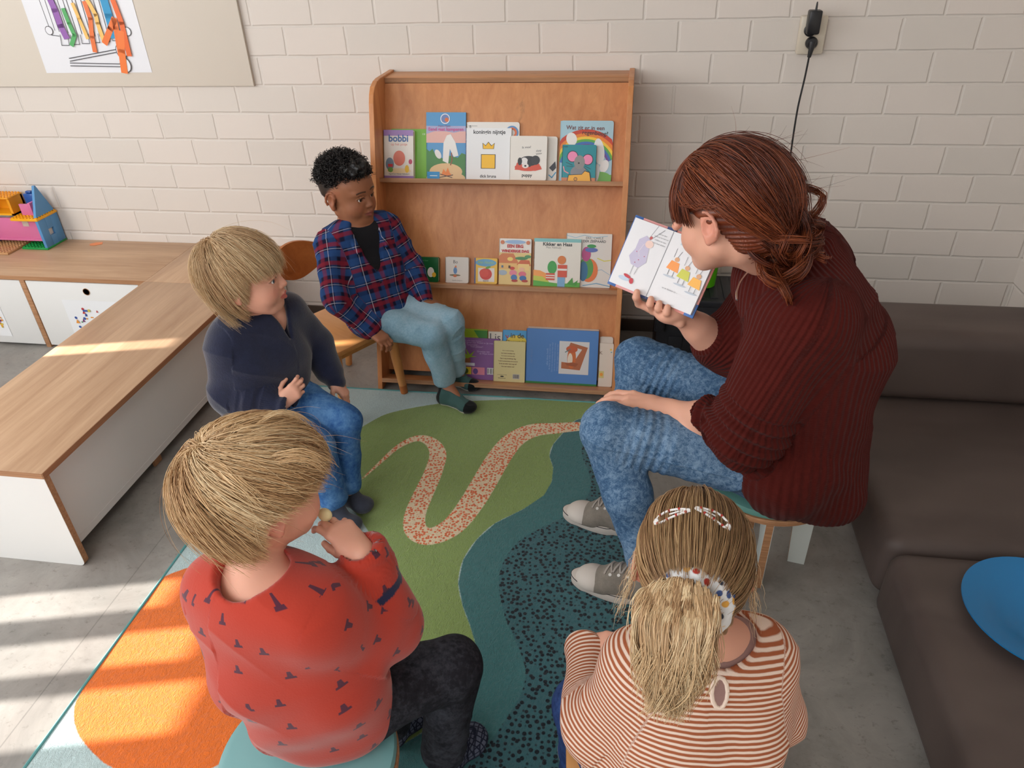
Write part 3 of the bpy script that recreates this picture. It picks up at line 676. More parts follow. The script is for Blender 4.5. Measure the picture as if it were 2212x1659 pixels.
shelfbook('board_book', 'white board book titled puppy with a black and white dog on a red cushion', 0, 1101, 1181, 294, .020,
 [('t', 'puppy', .48, .10, .28, (40, 40, 46), .03), ('t', 'ik moe!', .45, .75, .24, (60, 60, 66), 0, 4), ('t', 'slaap', .78, .67, .14, (70, 70, 76), 0, 8), ('t', 'lekker', .79, .61, .16, (70, 70, 76), 0, 8), ('e', .5, .3, .36, .1, (206, 74, 48)), ('p', [(.14, .24), (.2, .4), (.5, .42), (.8, .38), (.88, .26), (.7, .22)], (210, 76, 50)),
  ('e', .52, .44, .25, .13, (38, 38, 42)), ('e', .7, .46, .12, .12, (46, 46, 50)), ('e', .4, .43, .1, .1, (226, 224, 222)), ('e', .28, .43, .06, .1, (36, 36, 40)), ('e', .54, .4, .06, .11, (36, 36, 40)), ('e', .43, .33, .09, .06, (228, 222, 216)), ('e', .43, .33, .03, .025, BL)], (230, 226, 218), .012, .007)
shelfbook('picture_book', 'pale blue book with a rainbow across its cover, right end of the top tier', 0, 1209, 1323, 261, .009,
 [('arc', .5, .20, .70, .07, 20, 165, (196, 66, 42)), ('arc', .5, .20, .635, .06, 20, 165, (230, 130, 40)), ('arc', .5, .20, .58, .05, 20, 165, (240, 200, 60)), ('arc', .5, .20, .535, .045, 20, 165, (90, 170, 70)), ('arc', .5, .20, .49, .045, 20, 165, (60, 110, 180)), ('arc', .5, .20, .45, .04, 20, 165, (110, 70, 150)),
  ('t', 'Wat zit er in een', .47, .885, .72, (110, 50, 40), .01, -1), ('t', 'regenboog?', .66, .79, .48, (50, 44, 40), .01, -3),
  ('e', .22, .7, .1, .12, (232, 230, 226), 20), ('e', .75, .5, .1, .24, (226, 230, 230), 8), ('e', .86, .26, .08, .12, (230, 232, 232), -20), ('r', .72, 0, 1, .12, (110, 176, 80)), ('e', .8, .06, .2, .12, (110, 176, 80)), ('e', .70, .12, .07, .2, (214, 222, 224), -10)], (164, 200, 214), .001, .008)
shelfbook('board_book', 'small teal board book with a grey mouse in front of the rainbow book', 0, 1214, 1287, 313, .018,
 [('r', 0, 0, 1, .1, (200, 130, 90)), ('e', .31, .68, .165, .165, BL), ('e', .31, .68, .145, .145, (236, 140, 180)), ('e', .76, .6, .16, .16, BL), ('e', .76, .6, .14, .14, (236, 140, 180)), ('e', .5, .24, .24, .2, (130, 132, 138)), ('e', .52, .52, .16, .2, (140, 138, 136)), ('e', .5, .5, .025, .025, (40, 40, 44)),
  ('l', [(.12, .52), (.32, .44)], .012, BL), ('l', [(.14, .42), (.34, .4)], .012, BL), ('l', [(.68, .42), (.86, .34)], .012, BL), ('l', [(.66, .38), (.82, .27)], .012, BL), ('l', [(.05, .4), (.08, .28), (.2, .22)], .03, (220, 150, 160)),
  ('p', [(.16, 0), (.2, .18), (.6, .2), (.68, .3), (.84, .26), (.9, 0)], BL), ('p', [(.18, 0), (.22, .165), (.6, .185), (.69, .28), (.82, .24), (.87, 0)], (236, 176, 60)), ('e', .42, .06, .055, .055, BL), ('e', .42, .06, .04, .04, (214, 150, 50)), ('t', 'muis', .1, .95, .12, (30, 60, 80))], (22, 138, 150), .013, .005)
# middle tier
shelfbook('board_book', 'small green board book with a white figure, leftmost on the middle tier', 1, 904, 947, 556, .020, [('e', .62, .40, .17, .24, (232, 230, 224)), ('e', .78, .3, .1, .12, (236, 190, 60)), ('t', 'bij de boer', .3, .86, .4, (110, 170, 120))], (18, 94, 48), .006, .005, spine=(18, 94, 48))
shelfbook('board_book', 'small white board book titled Bo on the middle tier', 1, 962, 1012, 556, .018, [('t', 'Bo', .44, .82, .19, (70, 66, 66)), ('e', .43, .48, .08, .14, (96, 140, 190)), ('p', [(.38, .6), (.5, .6), (.46, .7)], (220, 130, 80)), ('e', .42, .30, .24, .04, (120, 110, 80)), ('e', .42, .27, .08, .05, (206, 110, 60)), ('t', 'Sandra Jaspers', .52, .09, .44, (130, 124, 120))], (222, 216, 208), .006, .007)
shelfbook('board_book', 'small yellow board book with a red apple on the middle tier', 1, 1025, 1074, 558, .012, [('e', .5, .82, .46, .16, (104, 164, 200)), ('t', 'Mijn Abeltje', .5, .82, .7, (150, 190, 130), .01), ('r', .16, .08, .88, .62, (226, 220, 212)), ('e', .5, .38, .27, .25, (206, 64, 52)), ('e', .42, .42, .2, .18, (214, 76, 60)), ('e', .6, .64, .12, .05, (104, 160, 60), 20), ('t', 'appel', .5, .115, .24, (60, 50, 50)), ('r', 0, 0, .05, 1, (60, 90, 150))], (232, 188, 70), .004, .006)
shelfbook('picture_book', 'narrow picture book titled een erg winderige dag with houses and children', 1, 1078, 1147, 516, .010,
 [('r', 0, 0, 1, .7, (222, 196, 130)), ('p', [(0, .45), (0, .62), (.1, .68), (.45, .68), (.6, .5), (.6, .45)], (206, 120, 70)), ('r', 0, .34, .6, .47, (226, 180, 110)), ('p', [(.55, .44), (.7, .56), (.95, .54), (1, .42)], (200, 100, 60)), ('r', .6, .32, .95, .46, (234, 200, 130)), ('e', .7, .58, .2, .05, (70, 130, 80)), ('e', .9, .62, .1, .05, (80, 140, 90)), ('e', .35, .56, .09, .06, (236, 206, 110)),
  ('e', .12, .26, .14, .08, (160, 176, 190)), ('e', .42, .36, .08, .05, (196, 60, 50)), ('e', .45, .26, .12, .09, (220, 130, 150)), ('e', .48, .16, .1, .09, (70, 120, 180)), ('e', .72, .34, .09, .06, (230, 180, 150)), ('e', .74, .24, .12, .08, (214, 110, 130)), ('e', .76, .15, .11, .08, (60, 110, 170)), ('e', .5, .09, .1, .04, (170, 60, 50)), ('e', .82, .09, .1, .04, (170, 60, 50)),
  ('t', 'EEN ERG', .5, .84, .5, (190, 40, 44), .04), ('t', 'WINDERIGE DAG', .5, .735, .86, (190, 40, 44), .05), ('e', .5, .93, .32, .06, (150, 180, 216)), ('e', .1, .92, .06, .06, (206, 120, 80)), ('e', .9, .92, .06, .06, (206, 120, 80)), ('r', .3, .36, .36, .42, (90, 60, 40)), ('r', .08, .37, .14, .42, (80, 110, 140))], (232, 226, 218), .004, .005)
shelfbook('picture_book', 'white book with multicoloured swirl, rightmost on the middle tier', 1, 1222, 1320, 505, .008,
 [('t', 'ERIC CARLE', .62, .92, .38, (90, 90, 90)), ('t', 'DER ZEEPAARD', .62, .86, .5, (70, 70, 74), .02), ('l', [(0, .96), (.2, .92), (.4, .97), (.6, .93), (.9, .96)], .012, (150, 190, 210)), ('l', [(.7, .55), (.85, .5), (1, .52)], .02, (220, 214, 90)), ('l', [(.6, .3), (.8, .34), (1, .24)], .012, (160, 190, 210)), ('l', [(.4, .03), (.7, .08), (1, .03)], .02, (120, 170, 200)),
  ('e', .52, .32, .20, .26, (224, 120, 60)), ('e', .46, .36, .16, .24, (84, 150, 70)), ('e', .40, .3, .10, .22, (50, 110, 150)), ('e', .45, .62, .10, .16, (180, 70, 130)), ('e', .56, .7, .14, .05, (90, 110, 180)), ('e', .56, .77, .10, .04, (60, 150, 80))], (222, 220, 214), .001, .002)
shelfbook('picture_book', 'white book with teal top edge titled Kikker en Haas on the middle tier', 1, 1153, 1254, 516, .011,
 [('r', 0, .93, 1, 1, (128, 190, 190)), ('t', 'Kikker en Haas', .5, .885, .62, (44, 50, 50), .03), ('t', 'Max Velthuijs', .42, .81, .32, (130, 128, 124)), ('p', [(0, 0), (0, .34), (.14, .33), (.3, .26), (.34, 0)], (238, 160, 84)), ('p', [(0, 0), (0, .22), (.2, .2), (.34, .1), (.34, 0)], (190, 200, 80)), ('p', [(0, 0), (0, .12), (.3, .09), (.6, .06), (1, .1), (1, 0)], (88, 170, 66)),
  ('e', .40, .40, .10, .14, (62, 160, 76)), ('r', .27, .13, .46, .28, (206, 90, 70)), ('r', .27, .17, .46, .19, (230, 224, 216)), ('r', .27, .22, .46, .24, (230, 224, 216)), ('e', .60, .56, .09, .09, (214, 124, 60)), ('r', .52, .20, .72, .46, (210, 84, 60)), ('r', .52, .34, .72, .38, (230, 226, 220)), ('r', .52, 0, .68, .2, (120, 170, 210)), ('p', [(.72, .06), (.84, .2), (.86, .08), (.96, .15), (.92, .03)], (70, 150, 60))], (228, 224, 214), .010, .005, spine=(150, 100, 70))
# lower tier
LT = 'picture books on the lowest tier'
shelfbook('picture_book', 'lime green book at the back left of the lowest tier behind the purple book', 2, 987, 1052, 711, .008, [('r', 0, .86, 1, .98, (150, 176, 40)), ('p', [(.55, .98), (.75, .8), (1, .82), (1, .98)], (70, 140, 60)), ('r', .62, .74, .96, .82, (120, 170, 110))], (166, 186, 50), .001, .002, group=LT)
shelfbook('picture_book', 'cream book with the letters Lis behind the yellow book', 2, 1054, 1084, 717, .008, [('t', 'Lis', .5, .89, .74, (80, 80, 84))], (222, 214, 200), .001, .002, group=LT)
shelfbook('picture_book', 'sky blue and yellow book reading in de, behind the large blue book', 2, 1085, 1136, 714, .008, [('e', .6, .72, .5, .4, (232, 206, 80)), ('t', 'in de', .62, .90, .56, (70, 70, 60), .02), ('t', 'Dierentuin', .55, .78, .8, (60, 60, 50), .02), ('l', [(.12, .9), (.2, .84), (.24, .9)], .03, (190, 70, 50))], (84, 162, 214), .001, .002, group=LT)
shelfbook('picture_book', 'purple book back cover with a green palm drawing on the lowest tier', 2, 988, 1078, 731, .009,
 [('t', 'Wil jij jullie lezen horen ?', .34, .93, .5, (200, 170, 214)), ('t', 'En dan samen met Wiebel en Jip mee,', .46, .885, .8, (200, 170, 214)), ('t', 'in de Taxameter...', .3, .84, .44, (200, 170, 214)), ('t', 'Veel plezier!', .46, .79, .3, (200, 170, 214)), ('t', 'Groetjes van', .62, .68, .3, (200, 170, 214)), ('t', 'de Wijze bomen', .7, .63, .34, (200, 170, 214)),
  ('e', .24, .46, .08, .1, (150, 96, 60)), ('p', [(.05, .56), (.16, .66), (.24, .58), (.2, .74), (.3, .6), (.42, .7), (.34, .57), (.47, .56), (.3, .53), (.24, .5), (.14, .54)], (150, 176, 50)), ('r', .06, .33, .42, .4, (214, 216, 224)), ('r', .06, .12, .34, .30, (226, 200, 60)), ('r', .36, .12, .66, .30, (214, 130, 150)), ('e', .44, .2, .06, .07, (90, 60, 130)), ('e', .2, .2, .07, .07, (90, 110, 50)), ('r', .72, .14, 1, .30, (224, 224, 226))] +
 [('l', [(.74+.025*i, .16), (.74+.025*i, .28)], .008 if i % 3 else .016, BL) for i in range(10)], (134, 88, 148), .010, .002, group=LT)
shelfbook('picture_book', 'pale yellow book back cover with lines of dark verse on the lowest tier', 2, 1066, 1134, 738, .009,
 [('t', s_, .46, .77-.065*i, w_, (110, 60, 50), .015) for i, (s_, w_) in enumerate((('Nico is dood vandaag,', .36), ('dus hoek handtast op.', .44), ('De koeien zwemmen fijn', .42), ('Dat is erg winderige dag', .5), ('Twijfel hondenstroop uit de wereld', .62), ('Drink als Ieder heel weg zelf', .56), ('Dus naar bakken toe!', .4)))] + [('r', .62, .08, .84, .20, (196, 192, 186)), ('t', 'STANDAARD UITGEVERIJ', .28, .17, .3, BL), ('e', .28, .13, .06, .02, BL), ('t', 'Nieuwstraat', .28, .09, .24, BL)] +
 [('l', [(.64+.018*i, .1), (.64+.018*i, .19)], .007, BL) for i in range(10)], (216, 204, 150), .021, .003, group=LT)
shelfbook('picture_book', 'large hardcover right behind the large blue book, showing only its top edge', 2, 1139, 1291, 709, .010, [], (206, 180, 160), .001, .002, group=LT)
shelfbook('picture_book', 'large blue book turned on its side with a framed brown picture, lowest tier', 2, 1136, 1291, 713, .011,
 [('r', 0, 0, 1, .035, (50, 120, 60)), ('r', .465, .2, .88, .80, (206, 204, 204)), ('r', .47, .205, .875, .795, (214, 212, 212)), ('p', [(.5, .3), (.5, .42), (.66, .4), (.78, .66), (.6, .72), (.62, .78), (.86, .70), (.76, .28)], (178, 106, 72)), ('e', .64, .50, .06, .15, (206, 110, 60)), ('e', .62, .47, .035, .09, (232, 214, 196)), ('p', [(.55, .4), (.58, .36), (.7, .34), (.74, .4), (.66, .42)], (160, 90, 60)), ('e', .64, .66, .08, .05, (196, 96, 60)), ('l', [(.55, .6), (.62, .66)], .012, (90, 120, 120)),
  *[('t', s_, .30+.036*i, .5, w_, (150, 178, 220), .0, 90) for i, (s_, w_) in enumerate((('elke doos heeft', .24), ('de beer en ieder is voor wij', .36), ('Die in zijn verzameling van Hans waar', .42), ('ook de zeer jonge woonden met samen', .40), ('kreeg al zijn opgaan naar wat later', .38)))], ('t', 'ISBN 90 6255', .08, .5, .2, (110, 140, 190), 0, 90)], (84, 132, 196), .013, .002, group=LT)
shelfbook('picture_book', 'cream rounded book at the back right of the lowest tier beside the blue one', 2, 1294, 1322, 728, .009, [], (216, 208, 198), .001, .008, group=LT)
shelfbook('picture_book', 'cream book with a letter K and a small sticker, rightmost on the lowest tier', 2, 1293, 1326, 742, .009, [('t', 'K', .14, .78, .2, (120, 84, 60)), ('e', .82, .86, .07, .07, (232, 200, 90)), ('e', .86, .8, .06, .04, (110, 170, 180)), ('r', .04, .2, .4, .36, (210, 200, 130)), ('e', .22, .28, .12, .12, (236, 160, 70))], (222, 212, 200), .011, .006, group=LT)
# ------------------------------------------------------------------ figure kit: smooth solid modelling on a voxel grid, meshed to one surface
import openvdb as vdb
def A3(p): return np.array([float(p[0]), float(p[1]), float(p[2])])
def nrmz(v): v = A3(v); return v/np.linalg.norm(v)
def frame(fwd, up, org=(0, 0, 0)):
    """columns: right, forward, up"""
    f = nrmz(fwd); u = A3(up); u = nrmz(u-f*(u@f)); r = np.cross(f, u); m_ = np.eye(4); m_[:3, 0] = r; m_[:3, 1] = f; m_[:3, 2] = u; m_[:3, 3] = A3(org); return m_
class Vol:
    def __init__(s, lo, hi, h=.0025):
        s.lo = A3(lo); s.h = h; s.n = np.ceil((A3(hi)-s.lo)/h).astype(int)+1
        s.d = np.full(s.n, .05, np.float32); s.M = np.eye(4); s.S = 1.0
    def tf(s, M_, S_=1.0): s.M = M_; s.S = S_; return s
    def P(s, p): return s.M[:3, :3]@(A3(p)*s.S)+s.M[:3, 3]
    def _w(s, lo, hi, m_):
        i0 = np.clip(np.floor((lo-m_-s.lo)/s.h).astype(int), 0, s.n); i1 = np.clip(np.ceil((hi+m_-s.lo)/s.h).astype(int)+1, 0, s.n)
        if (i1 <= i0).any(): return None
        sl = tuple(slice(a, c) for a, c in zip(i0, i1))
        X = (s.lo[0]+s.h*np.arange(i0[0], i1[0], dtype=np.float32))[:, None, None]
        Y = (s.lo[1]+s.h*np.arange(i0[1], i1[1], dtype=np.float32))[None, :, None]
        Z = (s.lo[2]+s.h*np.arange(i0[2], i1[2], dtype=np.float32))[None, None, :]
        return sl, X.astype(np.float32), Y.astype(np.float32), Z.astype(np.float32)
    def _mix(s, sl, q, k, sub):
        D = s.d[sl]
        if sub:
            q = -q; hh = np.maximum(k-np.abs(D-q), 0)/k if k > 0 else 0; s.d[sl] = np.maximum(D, q)+hh*hh*k/4
        else:
            hh = np.maximum(k-np.abs(D-q), 0)/k if k > 0 else 0; s.d[sl] = np.minimum(D, q)-hh*hh*k/4
    def cone(s, a, b, ra, rb=None, k=.01, sub=False):
        if rb is None: rb = ra
        a, b = s.P(a), s.P(b); ra *= s.S; rb *= s.S; R_ = max(ra, rb)
        w_ = s._w(np.minimum(a, b), np.maximum(a, b), R_+k+2*s.h)
        if w_ is None: return s
        sl, X, Y, Z = w_; e = b-a; L2 = max(float(e@e), 1e-12)
        t = np.clip(((X-a[0])*e[0]+(Y-a[1])*e[1]+(Z-a[2])*e[2])/L2, 0, 1)
        q = np.sqrt((X-a[0]-t*e[0])**2+(Y-a[1]-t*e[1])**2+(Z-a[2]-t*e[2])**2)-(ra+t*(rb-ra))
        s._mix(sl, q.astype(np.float32), k, sub); return s
    def chain(s, pts, rads, k=.01, sub=False):
        if not hasattr(rads, '__len__'): rads = [rads]*len(pts)
        for i in range(len(pts)-1): s.cone(pts[i], pts[i+1], rads[i], rads[i+1], k, sub)
        return s
    def ell(s, c, r, k=.01, sub=False, R_=None):
        """ellipsoid; R_ = optional 3x3 local axes (columns) in the current frame"""
        if not hasattr(r, '__len__'): r = (r, r, r)
        c_ = s.P(c); r = A3(r)*s.S; B = s.M[:3, :3] if R_ is None else s.M[:3, :3]@np.array(R_, float)
        B = B/np.linalg.norm(B, axis=0)
        ext = np.sqrt(((B*r)**2).sum(1)); w_ = s._w(c_-ext, c_+ext, k+2*s.h)
        if w_ is None: return s
        sl, X, Y, Z = w_; x, y, z = X-c_[0], Y-c_[1], Z-c_[2]
        u = [x*B[0, i]+y*B[1, i]+z*B[2, i] for i in range(3)]
        k0 = np.sqrt((u[0]/r[0])**2+(u[1]/r[1])**2+(u[2]/r[2])**2); k1 = np.sqrt((u[0]/r[0]**2)**2+(u[1]/r[1]**2)**2+(u[2]/r[2]**2)**2)
        q = k0*(k0-1)/np.maximum(k1, 1e-6); q = np.where(k0 < .05, -float(min(r)), q)
        s._mix(sl, q.astype(np.float32), k, sub); return s
    def planecut(s, p, nn, k=.004):
        """remove everything on the +nn side of a plane"""
        p = s.P(p); nn = s.M[:3, :3]@nrmz(nn); sl, X, Y, Z = s._w(s.lo, s.lo+s.n*s.h, 0)
        q = ((X-p[0])*nn[0]+(Y-p[1])*nn[1]+(Z-p[2])*nn[2])
        s._mix(sl, -q.astype(np.float32)*1.0, k, True) if False else None
        s.d[sl] = np.maximum(s.d[sl], q); return s
    def mesh(s):
        g = vdb.FloatGrid(background=float(s.h*4)); arr = np.clip(s.d, -4*s.h, 4*s.h).astype(np.float32)
        g.copyFromArray(arr, tolerance=0.0)
        p, q = g.convertToQuads(isovalue=0.0)
        V = p*s.h+s.lo; return V.astype(np.float64), q
def smooth_verts(V, Q, it=2, lam=.5):
    e = np.concatenate([Q[:, [0, 1]], Q[:, [1, 2]], Q[:, [2, 3]], Q[:, [3, 0]]]); e = np.concatenate([e, e[:, ::-1]])
    cnt = np.bincount(e[:, 0], minlength=len(V)).astype(float)
    for _ in range(it):
        for l_ in (lam, -lam*1.04):
            acc = np.stack([np.bincount(e[:, 0], weights=V[e[:, 1], i], minlength=len(V)) for i in range(3)], 1)
            V = V+l_*(acc/np.maximum(cnt, 1)[:, None]-V)
    V[:, 2] = np.maximum(V[:, 2], .0066); return V
def vnormals(V, Q):
    n_ = np.cross(V[Q[:, 2]]-V[Q[:, 0]], V[Q[:, 3]]-V[Q[:, 1]]); out = np.zeros_like(V)
    for j in range(4):
        for i in range(3): out[:, i] += np.bincount(Q[:, j], weights=n_[:, i], minlength=len(V))
    return out/np.maximum(np.linalg.norm(out, axis=1), 1e-12)[:, None]
def qmesh(name, V, Q, m, parent=None, **attrs):
    me = bpy.data.meshes.new(name); nv, nf = len(V), len(Q)
    me.vertices.add(nv); me.vertices.foreach_set('co', np.asarray(V, np.float32).ravel())
    k = Q.shape[1]; me.loops.add(nf*k); me.loops.foreach_set('vertex_index', np.asarray(Q, np.int32).ravel())
    me.polygons.add(nf); me.polygons.foreach_set('loop_start', np.arange(0, nf*k, k, dtype=np.int32))
    me.polygons.foreach_set('use_smooth', np.ones(nf, bool)); me.update(calc_edges=True)
    for kk, a in attrs.items():
        a = np.asarray(a, np.float32)
        if a.ndim == 1: me.attributes.new(kk, 'FLOAT', 'POINT').data.foreach_set('value', a)
        elif a.shape[1] == 3 and kk != 'uvw':
            me.attributes.new(kk, 'FLOAT_COLOR', 'POINT').data.foreach_set('color', np.concatenate([a, np.ones((nv, 1), np.float32)], 1).ravel())
        else: me.attributes.new(kk, 'FLOAT_VECTOR', 'POINT').data.foreach_set('vector', a.ravel())
    if m is not None: me.materials.append(m)
    o = bpy.data.objects.new(name, me); put(o, parent); return o
def bonecoords(V, bones):
    """bones: (a, b, radius, ref direction, u offset). u runs along the limb, v around it (metres), id = bone"""
    best = np.full(len(V), 1e9); u = np.zeros(len(V)); v = np.zeros(len(V)); bi = np.zeros(len(V))
    for i, (a, b_, r, ref, off) in enumerate(bones):
        a, b_ = A3(a), A3(b_); e = b_-a; L = np.linalg.norm(e); e = e/L; w_ = V-a; t = w_@e
        tc_ = np.clip(t, 0, L); dd = np.linalg.norm(w_-tc_[:, None]*e, axis=1)/r
        ref = A3(ref); ref = nrmz(ref-e*(ref@e)); o2 = np.cross(e, ref); ang = np.arctan2(w_@o2, w_@ref)
        k = dd < best; best[k] = dd[k]; u[k] = (t+off)[k]; v[k] = (ang*r)[k]; bi[k] = i
    return u, v, bi
def wnoise(V, f, seed=0):
    """smooth pseudo noise in about -1..1"""
    rs = np.random.RandomState(seed); out = 0
    for i in range(6):
        d_ = rs.normal(size=3); d_ /= np.linalg.norm(d_); out = out+np.sin((V@d_)*f*(.7+.6*rs.rand())+rs.rand()*6.3+1.3*np.sin((V@np.roll(d_, 1))*f*.6+rs.rand()*6))
    return out/3.2
def garment(name, vol, m, parent, bones, fold=0.002, ff=60, seed=1, it=2, foldfn=None, attr=None):
    V, Q = vol.mesh(); V = smooth_verts(V, Q, it); n_ = vnormals(V, Q); u, v, bi = bonecoords(V, bones)
    dsp = fold*wnoise(V*np.array([1, 1, 1.0]), ff, seed)
    # creases run across the limb: stretched noise in (u,v)
    q = np.stack([u*ff*1.5, v*ff*.35, bi*3.1], 1); dsp = dsp+fold*.8*np.sin(q[:, 0]+1.7*np.sin(q[:, 1]+q[:, 2])+wnoise(V, ff*.5, seed+5)*2)*np.clip(wnoise(V, ff*.4, seed+9), 0, 1)
    rg = 1-np.abs(np.sin(u*ff*.9+v*ff*.45+bi*1.3+wnoise(V, ff*.55, seed+21)*1.8)); dsp = dsp+fold*1.0*(rg**2)*np.clip(wnoise(V, ff*.30, seed+31)+.35, 0, 1)
    if foldfn is not None: dsp = dsp+foldfn(V, u, v, bi)
    V = V+n_*dsp[:, None]
    ex = attr(V, u, v, bi) if attr else {}
    return qmesh(name, V, Q, m, parent, uvw=np.stack([u, v, bi], 1), **ex)
# ---- head ----
def head(V, H, s=1.0, sz=1.0, nose=1.0, ear=(1, 1)):
    V.tf(H, s); z = lambda a: a*sz if a < 0 else a
    V.ell((0, -.012, .033), (.071, .087, .076), .0); V.ell((0, .030, .032), (.055, .050, .050), .03)
    V.ell((0, .028, z(-.026)), (.055, .050, .058*sz), .03)
    for x in (-1, 1):
        V.ell((x*.029, .048, z(-.032)), (.026, .025, .026), .02)
        V.cone((x*.043, .000, z(-.040)), (x*.018, .046, z(-.072)), .020, .015, .02)
        V.ell((x*.026, .060, .020), (.022, .018, .007), .014)
    V.ell((0, .053, z(-.070)), (.022, .020, .016), .018)
    for x in (-1, 1): V.ell((x*.028, .086, .003), (.015, .010, .011), .010, True)
    V.cone((0, .074, .004), (0, .086*(.5+.5*nose), z(-.020)), .0062, .0082, .010)
    for x in (-1, 1): V.ell((x*.0075, .080, z(-.0245)), (.0056, .0065, .0048), .005)
    V.ell((0, .066, z(-.047)), (.021, .017, .014), .012)
    V.chain([(-.0165, .0735, z(-.0465)), (-.006, .0815, z(-.0435)), (0, .0812, z(-.0448)), (.006, .0815, z(-.0435)), (.0165, .0735, z(-.0465))], [.002, .0036, .0034, .0036, .002], .003)
    V.chain([(-.015, .0735, z(-.0495)), (0, .0812, z(-.0535)), (.015, .0735, z(-.0495))], [.002, .0046, .002], .003)
    V.chain([(-.018, .0765, z(-.048)), (0, .0872, z(-.0488)), (.018, .0765, z(-.048))], .0012, .0025, True)
    for x in (-1, 1):
        V.ell((x*.027, .0625, .001), .0142, .004)
        V.ell((x*.0275, .079, .0002), (.0126, .011, .0064), .002, True)
        V.chain([(x*.0145, .0735, .0035), (x*.021, .0772, .0078), (x*.029, .0770, .0082), (x*.040, .0700, .003)], [.0012, .0021, .0021, .0014], .002)
        # ear
        e = Matrix.Rotation(x*math.radians(-18), 3, 'Z'); Rm = np.array(e)
        V.ell((x*.0705, -.008, -.004), (.0065, .0165, .026), .006, False, Rm)
        V.ell((x*.0780, -.004, -.001), (.0075, .0095, .0150), .004, True, Rm)
        ring = [(x*(.0735+.004*math.cos(a)), -.008+.0155*math.cos(a+.3)*-1, .002+.0225*math.sin(a)) for a in np.linspace(-.9, PI+.3, 9)]
        V.chain(ring, .0034, .003); V.ell((x*.071, -.002, -.026), (.005, .007, .009), .005)
    V.tf(np.eye(4), 1.0)
def eyes(H, s, parent, iris):
    wm = mat('eye_white', srgb(232, 228, 224), .15, .6); im = mat('iris', iris, .1, .7); pm_ = mat('pupil', (.004, .004, .005), .05, .8)
    for x in (-1, 1):
        mb = MB(); r = .0123*s
        prof = [(r*math.sin(a), r*math.cos(a)) for a in np.linspace(PI, .62, 10)]
        c_ = H[:3, :3]@(np.array([x*.027, .0640, .001])*s)+H[:3, 3]
        M_ = Matrix(H.tolist()).to_3x3(); loc = Matrix.Translation(c_)@M_.to_4x4()@Matrix.Rotation(-PI/2, 4, 'X')@Matrix.Rotation(0, 4, 'Y')
        mb.lathe(prof, wm, 24, loc); mb.lathe([(r*math.sin(a), r*math.cos(a)) for a in (.62, .5, .40, .26)], im, 24, loc); mb.lathe([(r*math.sin(a), r*math.cos(a)) for a in (.26, .13, .001)], pm_, 24, loc)
        mb.obj('eye', parent)
def face_paint(V, H, s, sz, skin, lip, brow, blush, scalp=None, browz=.021):
    L = ((V-H[:3, 3])@H[:3, :3])/s; x, y, zz = L[:, 0], L[:, 1], np.where(L[:, 2] < 0, L[:, 2]/sz, L[:, 2]); ax = np.abs(x)
    C = np.tile(np.array(skin), (len(V), 1)); C *= (1+.05*wnoise(V, 90, 3))[:, None]
    near = (np.abs(L) < .13).all(1)
    def blend(mask, col):
        nonlocal C; mask = np.clip(mask, 0, 1)*near; C = C*(1-mask[:, None])+np.array(col)*mask[:, None]
    blend(.55*np.exp(-(((ax-.036)/.017)**2+((zz+.028)/.015)**2))*(y > .03), blush)
    blend(.35*np.exp(-((x/.010)**2+((zz+.020)/.009)**2))*(y > .07), blush)
    dl = np.sqrt((x/.0175)**2+((zz+.0482)/.0072)**2); blend((1.15-dl)*6*(y > .068), lip)
    arc = browz+.004-((ax-.027)/.03)**2*.010; blend((1-np.abs(zz-arc)/.0030)*1.5*(ax > .011)*(ax < .044)*(y > .045), brow)
    de = np.sqrt(((ax-.0275)/.0128)**2+((zz-.0005)/.0062)**2); blend((1-np.abs(de-1.04)/.16)*(y > .062)*(zz > .001)*1.0, tuple(.25*b for b in brow)); blend((1-np.abs(de-1.0)/.2)*(y > .062)*(zz < .001)*.35, lip)
    blend(.5*(ax > .066)*(zz > -.034)*(zz < .03)*(y > -.04)*(y < .03), blush)
    if scalp is not None:
        hl = np.clip((.028+.9*np.minimum(y, .06)-zz)*-60, 0, 1); blend(hl, scalp)
    return C
def skin_mat(name, col):
    m = mat(name, col, .48, .35); n = N(m); n.col(n.attr('col', 'Color')); b = n.b
    b.inputs['Subsurface Weight'].default_value = .12; b.inputs['Subsurface Radius'].default_value = (.01, .004, .002); b.inputs['Subsurface Scale'].default_value = 1.0
    o = n.obj(); n.bump(n.noise(o, 420, 2), .06, .001); return m
